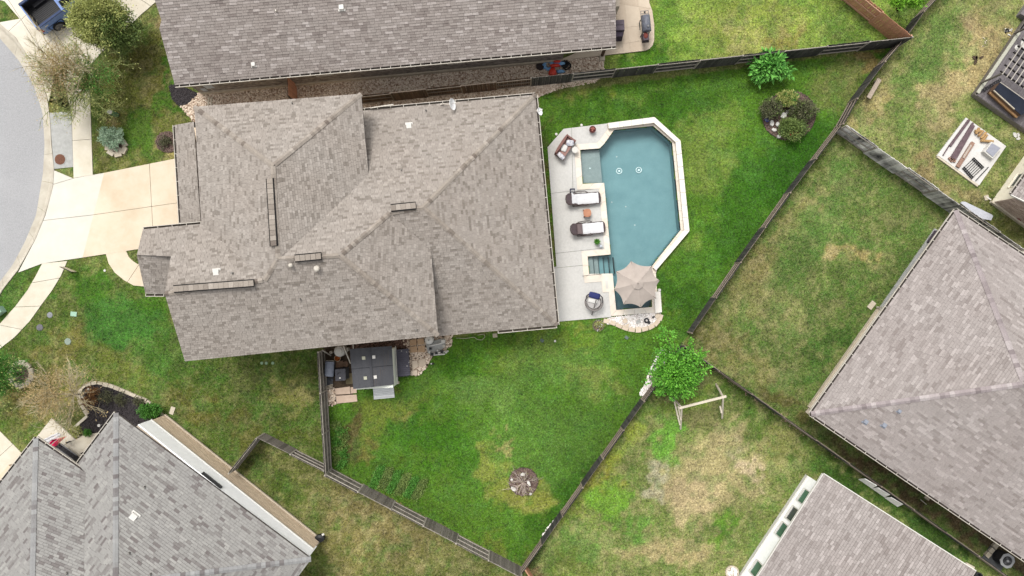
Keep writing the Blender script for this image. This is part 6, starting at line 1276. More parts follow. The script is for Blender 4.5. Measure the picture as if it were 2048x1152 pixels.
def pillow(name, label, loc, sz, rz, m, par_loc, grp='pillows on the loveseat'):
    p = MB().blob((0, 0, 0), (sz[0] / 2, sz[1] / 2, sz[2] / 2), 3, 0).v; mb = MB().blob((0, 0, 0), (1, 1, 1), 3, 0); vs_ = []
    for v in mb.v:
        x, y, z = v; k = max(abs(x), abs(y), 1e-6); h = math.hypot(x, y); s_ = (h / k) ** .75 if h > 0 else 1; vs_.append((x * s_ * sz[0] / 2, y * s_ * sz[1] / 2, z * sz[2] / 2))
    mb.v = vs_; o = mb.build(name, m, smooth=True); o.location = loc; o.rotation_euler = (0, 0, rz); return tag(o, label, 'pillow', grp)
PIL = M('pillow_print', S(238, 236, 238), S(176, 178, 190), ns=7, na=1, contrast=2.2)
pillow('pillow', 'square white pillow lying in the middle of the loveseat', G(1128, 296, .58), (.46, .40, .14), ang(0, 0, 10, -24), M('pillow_white', S(242, 240, 236), S(230, 228, 224)), None)
pillow('pillow', 'white pillow with a dark print at the upper end of the loveseat', G(1140, 286, .62), (.50, .40, .16), -.1, PIL, None); pillow('pillow', 'oval white patterned pillow at the lower end of the loveseat', G(1122, 312, .64), (.56, .30, .16), -.75, PIL, None)
t = thing('side_table', 'small round white side table beside the loveseat', 'side table', G(1149, 302, .05)); MB().lathe(G(1149, 302, .05), [(.17, 0), (.17, .02), (.03, .03), (.03, .4), (.21, .41), (.21, .44)], 20).build('table', WHITE, t)
# swivel chair
c = G(1186, 604, .05); t = thing('swivel_chair', 'round grey wicker swivel chair on the lower deck', 'chair', c, -.12); t.scale = (1.3, 1.25, 1.05)
ring_tube((0, -.02, .03), .40, .03, 26).build('base_ring', GREYW, t, local=True); MB().lathe((0, 0, 0), [(.08, .02), (.06, .3)], 12).build('pedestal', DARK, t, local=True); MB().lathe((0, 0, .3), [(.30, 0), (.34, .06), (.33, .14)], 24).build('seat', M('seat_pale', S(206, 202, 200), S(188, 184, 182), ns=10), t, local=True)
for k in range(15):
    a = -math.pi * (.02 + .96 * k / 14); p = Vector((math.cos(a), math.sin(a), 0)); MB().bar(p * .33 + up_ * .34, p * .42 + up_ * .74, .035, .03).build('slat', GREYW, t, local=True)
mb = MB(); mb.tube([Vector((math.cos(a) * .43, math.sin(a) * .43, .75 - .1 * abs(math.cos(a)))) for a in [-math.pi * k / 16 for k in range(17)]], .035, 8); mb.build('back_rim', GREYW, t, local=True, smooth=True)
for s in (-1, 1): MB().tube([(s * .43, 0, .62), (s * .40, .28, .5), (s * .30, .38, .38)], .03, 8).build('armrest', M('arm_dark', S(80, 76, 78)), t, local=True)
MB().bar((.02, -.62, .06), (.06, .14, .92), .05, .04).build('centre_strut', GREYW, t, local=True); MB().box((.02, -.62, .04), (.05, .12, .05)).build('foot', DARK, t, local=True)
pillow('pillow', 'navy blue rectangular pillow on the grey swivel chair', G(1189, 591, .66), (.76, .40, .17), -.24, NAVY, None, None); pillow('pillow', 'white seat pillow tucked below the navy one', G(1186, 601, .54), (.62, .36, .12), -.24, M('pillow_white', S(242, 240, 236)), None, None)
# umbrella
rim = [(1262, 522), (1304, 532), (1319, 561), (1312, 597), (1282, 615), (1247, 609), (1228, 579), (1232, 543)]; ap = G(1275, 566, 2.75); t = thing('umbrella', 'taupe octagonal patio umbrella standing open over the spa end of the pool', 'umbrella', G(1262, 567, -.5))
RP = [G(x, y, 2.2) for x, y in rim]; cv = MB(); NS = 6
cen = sum((p for p in RP), Vector()) / 8
for i in range(8):
    a, b = RP[i], RP[(i + 1) % 8]; grid = []
    for j in range(NS + 1):
        r_ = j / NS; row = []
        for k in range(NS + 1):
            u_ = k / NS; p = ap.lerp(a.lerp(b, u_), r_); sc_ = 4 * u_ * (1 - u_); p = p + (cen + up_ * 0 - p) * (.10 * sc_ * r_ * r_) * Vector((1, 1, 0)) .length / 1.414; p.z = ap.z + (2.2 - ap.z) * r_ - .06 * sc_ * r_; row.append(p)
        grid.append(row)
    k0 = len(cv.v); cv.v += [tuple(p) for row in grid for p in row]; cv.f += [(k0 + j * (NS + 1) + k, k0 + (j + 1) * (NS + 1) + k, k0 + (j + 1) * (NS + 1) + k + 1, k0 + j * (NS + 1) + k + 1) for j in range(NS) for k in range(NS)]
cvo = cv.build('canopy', TAUPE, t, smooth=False)
for i in range(8): MB().tube([ap - up_ * .03, ap.lerp(RP[i], .5) - up_ * .03, RP[i] - up_ * .01], .016, 6).build('rib', M('pole_bronze', S(110, 100, 92)), t)
vt = MB()
for i in range(8):
    a, b = ap.lerp(RP[i], .26) + up_ * .08, ap.lerp(RP[(i + 1) % 8], .26) + up_ * .08; vt.add([ap + up_ * .10, a, b], [(0, 1, 2)])
vt.build('vent_cap', TAUPE, t); MB().lathe(ap + up_ * .08, [(.05, 0), (.05, .05), (.02, .1)], 12).build('finial', TAUPE, t)
pb_ = G(1264, 567); MB().tube([pb_ + up_ * -1.3, Vector((ap.x, ap.y, 2.7))], .03, 10).build('pole', M('pole_bronze', S(110, 100, 92)), t)
RS_ = [(1114.5, 268), (1163.5, 251)]
disc('path_light', 'round white light at the angled edge of the pool deck', 'garden light', 1112.5, 268.5, [(.08, 0), (.085, .05), (.03, .06)], WHITE, 14, group='round lights beside the deck'); disc('path_light', 'round white light above the top edge of the pool deck', 'garden light', 1163, 250.5, [(.08, 0), (.085, .05), (.03, .06)], WHITE, 14, group='round lights beside the deck')
disc('path_light', 'round white light at the right edge of the spa', 'garden light', 1317, 580, [(.08, 0), (.085, .35), (.03, .36)], WHITE, 14)
for x, y, l_ in ((1084, 681, 'grey square solar light left of the white cap in the lawn'), (1253, 675, 'grey square solar light below the white rock bed')): flat('solar_light', l_, 'solar light', x, y, .24, .2, .06, -.6, M('solar_grey', S(120, 136, 128), S(90, 104, 100)))
flat('cap', 'small white cap in the lawn beside a grey square light', 'cap', 1110, 682, .12, .14, .06, 0, WHITE); flat('solar_light', 'dark light with a white dot in the grass near the pavers', 'solar light', 866, 727, .16, .1, .1, .2, BLACK); disc('cap', 'white dot on the dark light near the pavers', 'cap', 863, 727, [(.05, 0), (.05, .14)], WHITE, 8)
# pool bed stones
t = thing('flat_stone', 'round tan flagstone at the left of the white rock bed', 'stone', G(1250, 642)); stone_piece(1250, 642, .36, .38, .3, FLAG, .03, .1, parent=t)
t = thing('flat_stone', 'small tan flagstone below the round one', 'stone', G(1252, 651)); stone_piece(1254, 651, .34, .22, .4, FLAG, .03, .08, parent=t)
t = thing('flat_stone', 'tan flagstone at the right end of the white rock bed', 'stone', G(1314, 631)); stone_piece(1314, 631, .3, .36, -.5, FLAG, .03, .1, parent=t)
t = thing('garden_ornament', 'dark round ornaments among the white rocks by the pool', 'ornament', G(1294, 642)); ring_tube(G(1293, 641, .1), .13, .05).build('ring', DARK, t); ring_tube(G(1298, 645, .1), .06, .04).build('small_ring', DARK, t)
t = thing('garden_ornament', 'grey stone figure lying in the white rock bed', 'ornament', G(1276, 643)); stone_piece(1276, 643, .34, .2, .5, CONCG, .03, .14, parent=t); stone_piece(1306, 634, .2, .14, .5, DARK, .03, .1, parent=t)
t = thing('planter_ring', 'round green planter ring with speckled leaves at the deck corner', 'planter', G(1197, 651)); ring_tube(G(1197, 651, .06), .37, .035, 26).build('rim', M('rim_green', S(118, 124, 92)), t); MB().lathe(G(1197, 651), [(.35, 0), (.35, .06)], 20).build('soil', MULCHB, t); foliage(G(1197, 651, .12), (.3, .3, .14), 260, .09, LF_OLIVE, t, clumps=14, spread=.25, seed=200, low=0); foliage(G(1197, 651, .12), (.3, .3, .14), 40, .09, CLOTHW, t, clumps=12, spread=.2, seed=201, low=0, name='white_leaves')
# round bed stones
for x, y, w_, l_, r_, lab in ((1528, 227.5, .18, .36, -.1, 'small white stone at the left rim of the round bed'), (1566, 232, .45, .34, .5, 'largest flat white stone between the shrubs of the round bed'), (1573, 225, .2, .28, .2, 'white stone touching the largest one in the round bed'), (1542.5, 247, .27, .4, .15, 'tall white stone right of the blue globe'), (1553.5, 249.5, .27, .34, -.3, 'rounded white stone in the middle of the round bed'), (1547, 260.5, .36, .24, -.4, 'white block below the rounded stone in the round bed'), (1556.5, 273.5, .27, .24, .3, 'white stone lowest in the round bed')):
    t = thing('garden_stone', lab, 'stone', G(x, y), group='white stones in the round bed'); stone_piece(x, y, w_, l_, r_, WHITE, .03, .14, parent=t)
disc('glass_globe', 'shiny blue globe at the left of the round bed', 'globe', 1532.5, 240, [(.04, .03), (.13, .07), (.18, .18), (.15, .28), (.06, .35)], GLOBE, 18)
for x, y, w_, l_, r_, lab in ((1045.5, 948, .36, .24, .3, 'white diamond shaped stone at the top of the small mulch circle'), (1057.5, 965.5, .22, .38, .5, 'white stone at the right of the small mulch circle'), (1027, 977, .42, .26, -.6, 'largest white stone at the lower left of the small mulch circle')):
    t = thing('garden_stone', lab, 'stone', G(x, y), group='white stones in the mulch circle'); stone_piece(x, y, w_, l_, r_, WHITE, .03, .14, parent=t)
for x, y, lab in ((1023.5, 958, 'round white light at the left of the small mulch circle'), (1061, 986, 'round white light at the bottom of the small mulch circle')): disc('path_light', lab, 'garden light', x, y, [(.02, 0), (.02, .12), (.085, .13), (.085, .17), (.03, .18)], WHITE, 14, z=.03)
t = thing('plant_pot', 'empty green rimmed pot on the white rocks', 'pot', G(1303, 753)); MB().lathe(G(1303, 753), [(.14, 0), (.20, .25), (.22, .26), (.19, .24), (.13, .05)], 22).build('pot', M('pot_olive', S(120, 132, 96), S(96, 108, 76)), t); MB().prism(pxy([(1290, 760), (1302, 742), (1316, 748), (1306, 766)]), .0, .06).build('base_stone', LIME, t)

# ---- service yard ----
sc_ = G(745, 740); t = thing('garden_shed', 'charcoal roofed garden shed with four roof vents beside the house', 'shed', (sc_.x, sc_.y, 0))
K = [(700, 698), (783.5, 692), (788, 769), (707, 778)]; kz = 2.05; eave = [G(x, y, kz) for x, y in K]; r0, r1_ = G(738.5, 695, 2.5), G(745, 774, 2.5)
SHD = M('shed_shingle', S(92, 93, 97), S(76, 77, 82), ns=16, na=1, isl=.4, bump=.3)
for nm, pl_ in (('west', [eave[0], r0, r1_, eave[3]]), ('east', [r0, eave[1], eave[2], r1_])): roof_plane(pl_, SHD, t, 300 if nm == 'west' else 301, e=.14, wmin=.9, wmax=1.0, th=.05)
MB().bar(r0 + up_ * .03, r1_ + up_ * .03, .14, .03).build('ridge_cap', M('shed_cap', S(80, 81, 86)), t); m0, m1_ = (eave[0] + eave[3]) / 2, (eave[1] + eave[2]) / 2; rm_ = (r0 + r1_) / 2
MB().bar(m0 + up_ * .02, rm_ + up_ * .02, .03, .03).bar(rm_ + up_ * .02, m1_ + up_ * .02, .03, .03).build('roof_seam', M('seam_dark', S(56, 57, 62)), t)
for x, y, m_ in ((727.5, 716, M('vent_beige', S(206, 206, 184))), (747.5, 714, WHITE), (731, 756, M('vent_beige', S(206, 206, 184))), (750.5, 754, WHITE)): MB().box(G(x, y, 2.42), (.2, .2, .08), .08).build('roof_vent', m_, t)
SHW = M('shed_wall', S(246, 248, 236, .75), S(236, 238, 226, .75)); f_ = [G(722, 700), G(792.5, 694), G(796.5, 766), G(726, 770)]; MB().prism([tuple(p[:2]) for p in f_], 0, 2.0).build('wall', SHW, t)
MB().bar(G(791, 692, 1.0), G(795, 768, 1.0), .03, .12).build('trim', WHITE, t); MB().box(G(796, 765, .1), (.16, .16, .2), 0).build('corner_post', LIME, t)
t = thing('ramp', 'silvery weathered board ramp below the shed', 'ramp', G(768, 785)); a, b, c2_, d = G(746, 776, .12), G(787, 771, .12), G(789.5, 795, .03), G(748, 799, .03)
for k in range(7):
    p0, p1, p2, p3 = a.lerp(d, k / 7 + .006), b.lerp(c2_, k / 7 + .006), b.lerp(c2_, (k + 1) / 7 - .006), a.lerp(d, (k + 1) / 7 - .006); MB().add([p0, p1, p2, p3] + [p + up_ * .03 for p in (p0, p1, p2, p3)], [(3, 2, 1, 0), (4, 5, 6, 7), (0, 1, 5, 4), (1, 2, 6, 5), (2, 3, 7, 6), (3, 0, 4, 7)][:6]).build('board', M('board_silver', S(252, 252, 252, .7), S(206, 208, 210), ns=4, na=.6, ob=.6, stretch=(1, 6, 1, .1)), t)
MB().bar(a - up_ * .06, d - up_ * .03, .05, .06).build('side_runner', DARK, t)
t = thing('storage_box', 'long dark grey deck box with ribbed lid beside the shed', 'storage box', G(805, 725)); q_ = [G(791, 700), G(816, 697.5), G(819.5, 750), G(794, 752.5)]; MB().prism([tuple(p[:2]) for p in q_], 0, .55).build('body', DARK, t); LM = M('lid_slate', S(92, 90, 104), S(74, 72, 84), ns=3, na=1, rough=.5)
ql = [G(790.5, 699.5, .58), G(817, 697, .58), G(820.5, 750.5, .58), G(794, 753, .58)]
for k in range(13):
    f0, f1 = k / 13 + .004, (k + 1) / 13 - .004; pp_ = [ql[0].lerp(ql[3], f0), ql[1].lerp(ql[2], f0), ql[1].lerp(ql[2], f1), ql[0].lerp(ql[3], f1)]; MB().prism([tuple(p[:2]) for p in pp_], .55, .60).build('lid_slat', LM, t)
for x, y in ((803, 702), (813, 704), (814, 732), (818, 725)): MB().lathe(G(x, y, .6), [(.03, 0), (.03, .02)], 8).build('rivet', WHITE, t)
pv = thing('paver_path', 'tan square pavers leading between the shed and pool equipment', 'pavers')
for q in ([(820, 680), (833, 678.5), (834, 690), (821, 691.5)], [(835, 678), (848, 677), (849.5, 688), (836, 689.5)], [(821, 693), (834.5, 692), (835.5, 704), (821, 705)], [(836.5, 691.5), (850, 690.5), (850, 704), (837, 704)], [(838, 719), (852, 716), (852, 729), (845, 733), (837, 731)], [(824, 722), (835, 720), (837, 732), (826, 740)], [(822, 741), (835, 739), (835, 750), (822, 750)]): MB().prism(pxy(q), -.03, .13 + U(0, .02)).build('paver', PAVER if q[0][1] < 715 else FLAG, pv)
pd = thing('concrete_pads', 'two pinkish concrete pads below the shed fence', 'pads'); PADM = M('pad_pink', S(222, 198, 178), S(204, 180, 160), ns=3)
for q in ([(670, 777), (700, 773), (701, 787.5), (671.5, 789)], [(701.5, 774.5), (713.5, 773), (713.5, 786), (702, 786.5)], [(672, 791.5), (713.5, 789), (715, 802.5), (674, 807)]): MB().prism(pxy(q), -.03, .06).build('pad', PADM, pd)
c = G(686, 700); t = thing('water_tank', 'round white pump tank with a domed lid near the house wall', 'tank', c); MB().lathe(c, [(.34, 0), (.36, .5), (.36, .9), (.30, 1.0), (.2, 1.03), (.19, 1.08), (.05, 1.1)], 24).build('tank', M('tank_white', S(214, 210, 202), S(196, 192, 184)), t)
c = G(677.5, 715.5); t = thing('bucket', 'orange bucket beside the white tank', 'bucket', c); MB().lathe(c, [(.15, 0), (.19, .35), (.21, .36), (.19, .34), (.14, .1)], 20).build('bucket', M('orange_plastic', S(226, 136, 54), S(200, 112, 40)), t); ring_tube(c + up_ * .36, .2, .015).build('rim', M('rim_cream', S(220, 200, 170)), t); MB().blob(c + up_ * .2, (.13, .13, .05), 2, .25, 3).build('contents', M('orange_dark', S(180, 96, 40)), t)
c = G(665, 735); t = thing('wheelie_bin', 'slate blue wheelie bin with curved lid against the shed fence', 'bin', c, -.05)
lb = MB()
for k in range(9):
    a0, a1 = math.pi * k / 9, math.pi * (k + 1) / 9; lb.add([(math.cos(a0) * .3, -.48, .75 + math.sin(a0) * .16), (math.cos(a1) * .3, -.48, .75 + math.sin(a1) * .16), (math.cos(a1) * .3, .48, .75 + math.sin(a1) * .16), (math.cos(a0) * .3, .48, .75 + math.sin(a0) * .16)], [(0, 1, 2, 3)])
lb.build('lid', M('bin_slate', S(132, 138, 152), S(112, 118, 132), rough=.5), t, local=True); MB().box((0, 0, .37), (.58, .94, .74)).build('body', DARK, t, local=True); MB().tube([(-.25, .52, .7), (.25, .52, .7)], .02, 6).build('handle', GUTW, t, local=True)
c = G(687.5, 745.5); t = thing('covered_grill', 'dark grey covered grill left of the shed', 'covered grill', c, .05); MB().box((0, 0, .45), (.72, .74, .9), taper=.93).build('cover', M('cover_grey', S(92, 92, 98), S(72, 72, 78)), t, local=True); MB().box((-.02, -.28, .88), (.62, .24, .08)).build('flap', M('cover_grey', S(92, 92, 98)), t, local=True); MB().lathe((-.02, -.22, .93), [(.05, 0), (.05, .02)], 12).build('white_logo_dot', WHITE, t, local=True); MB().tube([(-.22, .0, .92), (-.1, .12, .93), (.02, .13, .92)], .02, 5).build('strap', BLACK, t, local=True)
flat('plywood_sheet', 'olive brown board lying between the grill and the shed', 'board', 700, 757, .55, .7, .04, .05, M('ply', S(140, 128, 98), S(120, 108, 82))); flat('wooden_crate', 'brown crate above the covered grill', 'crate', 681, 727, .5, .42, .35, .05, WOODB); disc('plant_pot', 'dark brown pot beside the brown crate', 'pot', 693, 727, [(.16, 0), (.2, .3), (.15, .31)], WOODB, 14)
t = thing('timber_stack', 'bent stack of thin grey timber strips at the bottom of the shed yard', 'timber', G(657, 768))
for k in range(9): a = G(646 + k * .6, 760 + k * 2.2); b = G(668, 752 + k * 2.6); MB().bar(a + up_ * (.1 + .03 * k), b + up_ * (.15 + .02 * k), .035, .03).build('strip', M('strip_slate', S(110, 118, 128), S(84, 90, 98), ob=1) if k < 6 else LIME, t)
for nm, x0, y0, x1, y1, lab in (('white_beam', 687, 692, 701, 727, 'long white pipe leaning beside the shed'), ('white_beam', 706, 688, 707, 698, 'short white pipe at the shed corner'), ('grey_pole', 644, 700, 662, 711, 'thin grey pole leaning by the shed fence')):
    o = MB().bar(G(x0, y0, 1.2), G(x1, y1, .4), .07, .05).build('pipe', GUTW if nm == 'white_beam' else RAILG); tag(o, lab, 'pipe')
flat('electric_box', 'white square box on the ground near the house wall', 'box', 695, 698, .3, .22, .5, .1, WHITE); disc('hose_reel', 'small white reel at the left of the white tank', 'reel', 664, 704, [(.1, 0), (.1, .3)], GUTW, 12)
# pool equipment
eq = thing('equipment_pad', 'grey concrete pad under the pool equipment', 'pad'); MB().prism(pxy([(852, 684), (888, 676), (892, 692), (880, 702), (856, 706)]), -.05, .14).build('pad', CONCG, eq)
c = G(861, 678); t = thing('pool_filter', 'round white pool filter with a black centre knob', 'pool filter', c); MB().lathe(c, [(.26, 0), (.29, .3), (.29, .75), (.22, .86), (.06, .9)], 26).build('tank', WHITE, t); MB().lathe(c + up_ * .9, [(.035, 0), (.035, .05)], 10).build('knob', BLACK, t); ring_tube(c + up_ * .55, .30, .02).build('band', DARK, t)
t = thing('pool_pump', 'white pool pump and valves with pipes at the equipment pad', 'pool pump', G(876, 706)); MB().tube([G(857, 692, .3), G(872, 689, .3), G(889, 685, .3)], .04, 10).build('pipe', WHITE, t)
for x, y in ((860, 703), (876, 700), (893, 704)): MB().lathe(G(x, y), [(.07, 0), (.07, .3), (.03, .34)], 12).build('valve', WHITE, t)
for x0, y0, x1, y1 in ((858, 706, 868, 706), (868, 707, 880, 705), (880, 705, 897, 702), (864, 710, 890, 708)): MB().tube([G(x0, y0, .2), G(x1, y1, .2)], .05, 10).build('pipe', WHITE, t)
for x, y, s_ in ((864, 708, .2), (873, 706, .16), (884, 703, .18), (861, 697, .14)): MB().box(G(x, y, .2), (s_, s_, .3)).build('motor', BLACK, t)
flat('electric_box', 'white control box beside the pool pump', 'box', 888, 681, .24, .18, .6, .1, WHITE); disc('valve_cover', 'small ring valve beside the pool pump', 'valve', 888, 691, [(.09, 0), (.09, .2), (.04, .22)], GUTW, 12)
t = thing('garden_hose', 'pale hose coiled on the grass along the south eave', 'hose', G(960, 675)); pts = [G(x, y, .03) for x, y in ((912, 676), (930, 677), (948, 674), (955, 679), (964, 680), (970, 674), (968, 668), (955, 670))]; MB().tube(resample(pts, 30), .02, 6).build('hose', M('hose_cream', S(206, 200, 176)), t)
flat('paving_stone', 'small square stone on the grass at the south eave', 'stone', 990, 671, .3, .26, .06, .1, LIME)

# ---- swing frame ----
t = thing('swing_frame', 'bare weathered wooden A frame swing set behind the leafy tree', 'swing frame', G(1405, 810)); SW_ = M('swing_wood', S(244, 234, 214), S(206, 194, 174), ns=5, ob=.4)
A1, A2 = G(1363, 815, 2.0), G(1446, 794, 2.0); a_ = (A2 - A1).normalized(); MB().bar(A1 - a_ * .15, A2 + a_ * .2, .14, .12).build('top_beam', SW_, t)
for top, feet in ((A1, (G(1361, 858), G(1347, 797))), (A2, (G(1444, 836), G(1432, 768)))):
    for f_ in feet: MB().bar(top + up_ * .02, f_, .10, .09).build('leg', SW_, t)
MB().bar(G(1348, 800, .5), G(1360, 850, .5), .09, .07).build('brace', SW_, t); MB().bar(G(1356, 812, 1.3), G(1362, 840, 1.1), .09, .07).build('brace', SW_, t); MB().bar(G(1440, 812, 1.1), G(1443, 826, 1.0), .09, .07).build('brace', SW_, t)

# ---- north east yard ----
t = thing('bench', 'pale plank bench beside the diagonal fence in the northeast yard', 'bench', G(1743, 178)); MB().bar(G(1737, 196, .42), G(1759, 158, .42), .28, .06).build('seat', M('bench_pale', S(196, 180, 164), S(176, 160, 144)), t); MB().bar(G(1737, 190), G(1737, 190, .4), .2, .08, up=Vector((1, 0, 0))).build('leg', WOODG, t); MB().bar(G(1750, 165), G(1750, 165, .4), .2, .08, up=Vector((1, 0, 0))).build('leg', WOODG, t)
O = G(1951, 188, .45); O = Vector((O.x, O.y, 0)); Ud = Vector((84, 123, 0)).normalized(); Vd = Vector((97, -68, 0)).normalized()
dkt = thing('deck', 'grey board deck with a pergola in the top right corner', 'deck', O); DB = M('deck_board', S(140, 134, 136), S(112, 106, 108), ns=5, na=.6, ob=.7, bump=.2)
bm_ = mesh_only(MB().box((0, 0, 0), (.14, 7.6, .03)), 'deck_board', DB)
aU = math.atan2(Ud.y, Ud.x) - math.pi / 2
for k in range(44): inst(bm_, 'deck_board', dkt, O + Vd * (.18 + k * .148) + Ud * 3.8 + up_ * .44, rot=(0, 0, aU))
MB().bar(O + Ud * .0 + up_ * .2, O + Ud * 7.6 + up_ * .2, .05, .42).build('skirt', WOODG, dkt); MB().bar(O + up_ * .2, O + Vd * 6.6 + up_ * .2, .05, .42).build('skirt', WOODG, dkt)
MB().prism([tuple(p[:2]) for p in (O + Ud * .1 + Vd * .1, O + Ud * 7.5 + Vd * .1, O + Ud * 7.5 + Vd * 6.6, O + Ud * .1 + Vd * 6.6)], 0, .40).build('substructure', DARK, dkt)
RLW = M('rail_cream', S(206, 206, 190), S(186, 184, 168)); MB().bar(O + Ud * .1 + Vd * .06 + up_ * .50, O + Ud * 4.9 + Vd * .06 + up_ * .50, .2, .07).build('edge_board', RLW, dkt)
pg = thing('pergola', 'weathered pergola of thin pale slats over dark joists on the grey deck', 'pergola', O); PZ = 2.4
def gz_(x, y): v = G(x, y, PZ); return v
for k in range(9):
    a = gz_(2002 + k * 8.6, 150 + k * 5.6); b_ = a + Ud * 4.2; a = a + Ud * (0 if k < 6 else .2); MB().bar(a + up_ * .10, b_ + up_ * .10, .045, .06).build('slat', M('slat_pale', S(206, 200, 190), S(180, 172, 162), ob=1), pg)
for k in range(9):
    a = gz_(1998, 146) + Ud * (.15 + k * .48); MB().bar(a, a + Vd * 3.6, .05, .12).build('joist', M('joist_dark', S(60, 56, 58), S(44, 40, 42), ob=1), pg)
for i, j in ((.1, .1), (.1, 3.3), (4.0, .1), (4.0, 3.3)): p = gz_(2000, 148) + Ud * i + Vd * j; MB().bar(Vector((p.x, p.y, .46)), Vector((p.x, p.y, PZ)), .1, .1, up=Ud).build('post', WOODG, pg)
t = thing('hot_tub_cover', 'blue black covered hot tub on the corner of the grey deck', 'hot tub', O); q_ = [G(2001, 164, 1.15), G(2060, 206, 1.15), G(2040, 231, 1.15), G(1988, 189, 1.15)]; q_ = [G(2000, 165, 1.1), G(2066, 212, 1.1), G(2042, 231, 1.1), G(1987, 181, 1.1)]
MB().prism([tuple(p[:2]) for p in q_], .45, 1.08).build('shell', WOODB, t); MB().prism([tuple(p[:2]) for p in q_], 1.08, 1.14).build('cover', M('cover_navy', S(50, 56, 72), S(36, 42, 56), ns=3), t)
MB().bar(q_[3] - up_ * .3, q_[2] - up_ * .3, .24, .10).build('step_plank', M('plank_tan', S(196, 156, 112), S(170, 130, 92)), t); MB().bar(q_[3] + up_ * .02, q_[2].lerp(q_[3], .25) + up_ * .02, .06, .06).build('edge_strip', LIME, t); MB().bar(q_[1] + up_ * .02, q_[0] + up_ * .02, .05, .06).build('edge_strip', GUTW, t)
disc('round_table', 'white round table on the deck at the edge of the pergola', 'table', 2025, 100, [(.2, .45), (.03, .5), (.03, 1.15), (.34, 1.17), (.34, 1.2)], WHITE, 26)
disc('fan', 'small white item beside the round table on the deck', 'fan', 2038, 82, [(.1, .45), (.18, .9), (.1, 1.0)], WHITE, 7)
t = thing('rope_coil', 'dark coiled rope lying across the deck corner', 'rope', O); 
for k in range(9): ring_tube(G(1966 + k * 4.2, 181 - k * 2.6, .55), .09, .025, 12, 6).build('coil', DARK, t)
t = thing('deck', 'second grey deck corner at the top right edge', 'deck', G(2040, 30)); q_ = [G(2031, 33), G(2075, -30), G(2150, 30), G(2090, 100), G(2048, 42)]; MB().prism([tuple(p[:2]) for p in q_], 0, .45).build('platform', DB, t)
def debris(x, y, r, n, lab, m, seed, s=.12):
    t = thing('debris', lab, 'debris', G(x, y)); rr = random.Random(seed)
    for k in range(n): stone_piece(x + rr.uniform(-r, r), y + rr.uniform(-r, r), s * rr.uniform(.5, 1.3), s * rr.uniform(.4, 1), rr.uniform(0, 3), m, .0, .05, name='piece', parent=t, seed=seed * 40 + k)
debris(2016, 66, 8, 14, 'white bits scattered on the grass left of the pergola', WHITE, 5, .1); debris(2013, 60, 5, 3, 'black scraps on the grass near the deck', BLACK, 6, .22); debris(1955, 122, 8, 5, 'dark clods on the bare soil left of the deck', SOIL, 7, .3); debris(1970, 84, 9, 7, 'pale and dark bits on the bare soil in the northeast yard', LIME, 8, .1); debris(2036, 272, 7, 3, 'broken white blocks on the grass between slab and deck', WHITE, 9, .34)
# slab with leftovers
sl = thing('concrete_slab', 'white concrete slab scattered with timber in the northeast yard', 'slab', G(1940, 303)); MB().prism(pxy(SLABNE), -.1, .12).build('slab', M('slab_white', S(240, 238, 234), S(226, 222, 216), ns=3), sl); MB().bar(G(1874, 313, .05), G(1955, 372, .05), .14, .14).build('slab_edge', LIME, sl)
def plank(px1, py1, px2, py2, w, h, m, z, lab, name='plank', cat='plank', grp=None): o = MB().bar(G(px1, py1, z), G(px2, py2, z), w, h).build(name, m); return tag(o, lab, cat, grp)
PL1 = M('plank_mauve', S(128, 108, 112), S(92, 76, 80), ns=4); PL2 = M('plank_rose', S(184, 150, 132), S(140, 108, 94), ns=4); PL3 = M('timber_tan', S(206, 170, 118), S(168, 132, 88), ns=4, ob=1)
plank(1938, 240, 1900, 292, .16, .08, PL1, .2, 'thin dark plank nearest the left edge of the white slab'); plank(1899, 290, 1886, 311, .06, .05, PL1, .18, 'dark strip at the lower left of the white slab')
plank(1946, 246, 1902, 316, .13, .08, PL1, .2, 'narrow mauve plank second from the left on the white slab'); plank(1946, 250, 1908, 318, .27, .1, PL1, .2, 'wide mauve plank in the middle of the white slab'); plank(1946, 285, 1915, 334, .24, .12, PL2, .22, 'split rose brown plank on the white slab'); plank(1942, 290, 1926, 316, .12, .08, M('plank_beige', S(206, 190, 176)), .3, 'beige batten lying on the split rose brown plank')
t = thing('stone_heap', 'heap of pinkish rubble at the end of the mauve planks', 'rubble', G(1899, 321))
for k in range(6): stone_piece(1896 + k * 1.8, 318 + (k % 3) * 2.4, .22, .18, k, PL2, .12, .12, name='rubble_stone', parent=t, seed=k)
for k, (a1, b1_, a2, b2_) in enumerate(((1952, 268, 1958, 256), (1957, 272, 1966, 262), (1962, 277, 1972, 265), (1962, 281, 1986, 283), (1950, 262, 1962, 262), (1966, 280, 1974, 270))):
    o = MB().tube([G(a1, b1_, .26), G(a2, b2_, .26)], .09, 8).build('log', PL3); tag(o, ('leftmost', 'second', 'third', 'long lowest', 'upper', 'rightmost')[k] + ' cut log in the pile at the top edge of the white slab', 'log', 'cut logs on the slab')
t = thing('cooler_box', 'white box with a grey padded lid on the white slab', 'box', G(1992, 303)); q_ = [G(1984, 283, .5), G(2005, 295, .5), G(1986, 317, .5), G(1969, 303, .5)]; MB().prism([tuple(p[:2]) for p in q_], .12, .46).build('body', WHITE, t); qi = [p.lerp(sum(q_, Vector()) / 4, .2) for p in q_]; MB().prism([tuple(p[:2]) for p in qi], .46, .50).build('lid_pad', M('pad_grey', S(176, 178, 190), S(160, 162, 174)), t)
t = thing('railing_panel', 'black metal railing panel lying on the white slab', 'railing', G(1946, 338)); 
ra_, rb2_, rc_, rd_ = G(1925, 336, .2), G(1944, 358, .2), G(1968, 335, .2), G(1947, 315, .2)
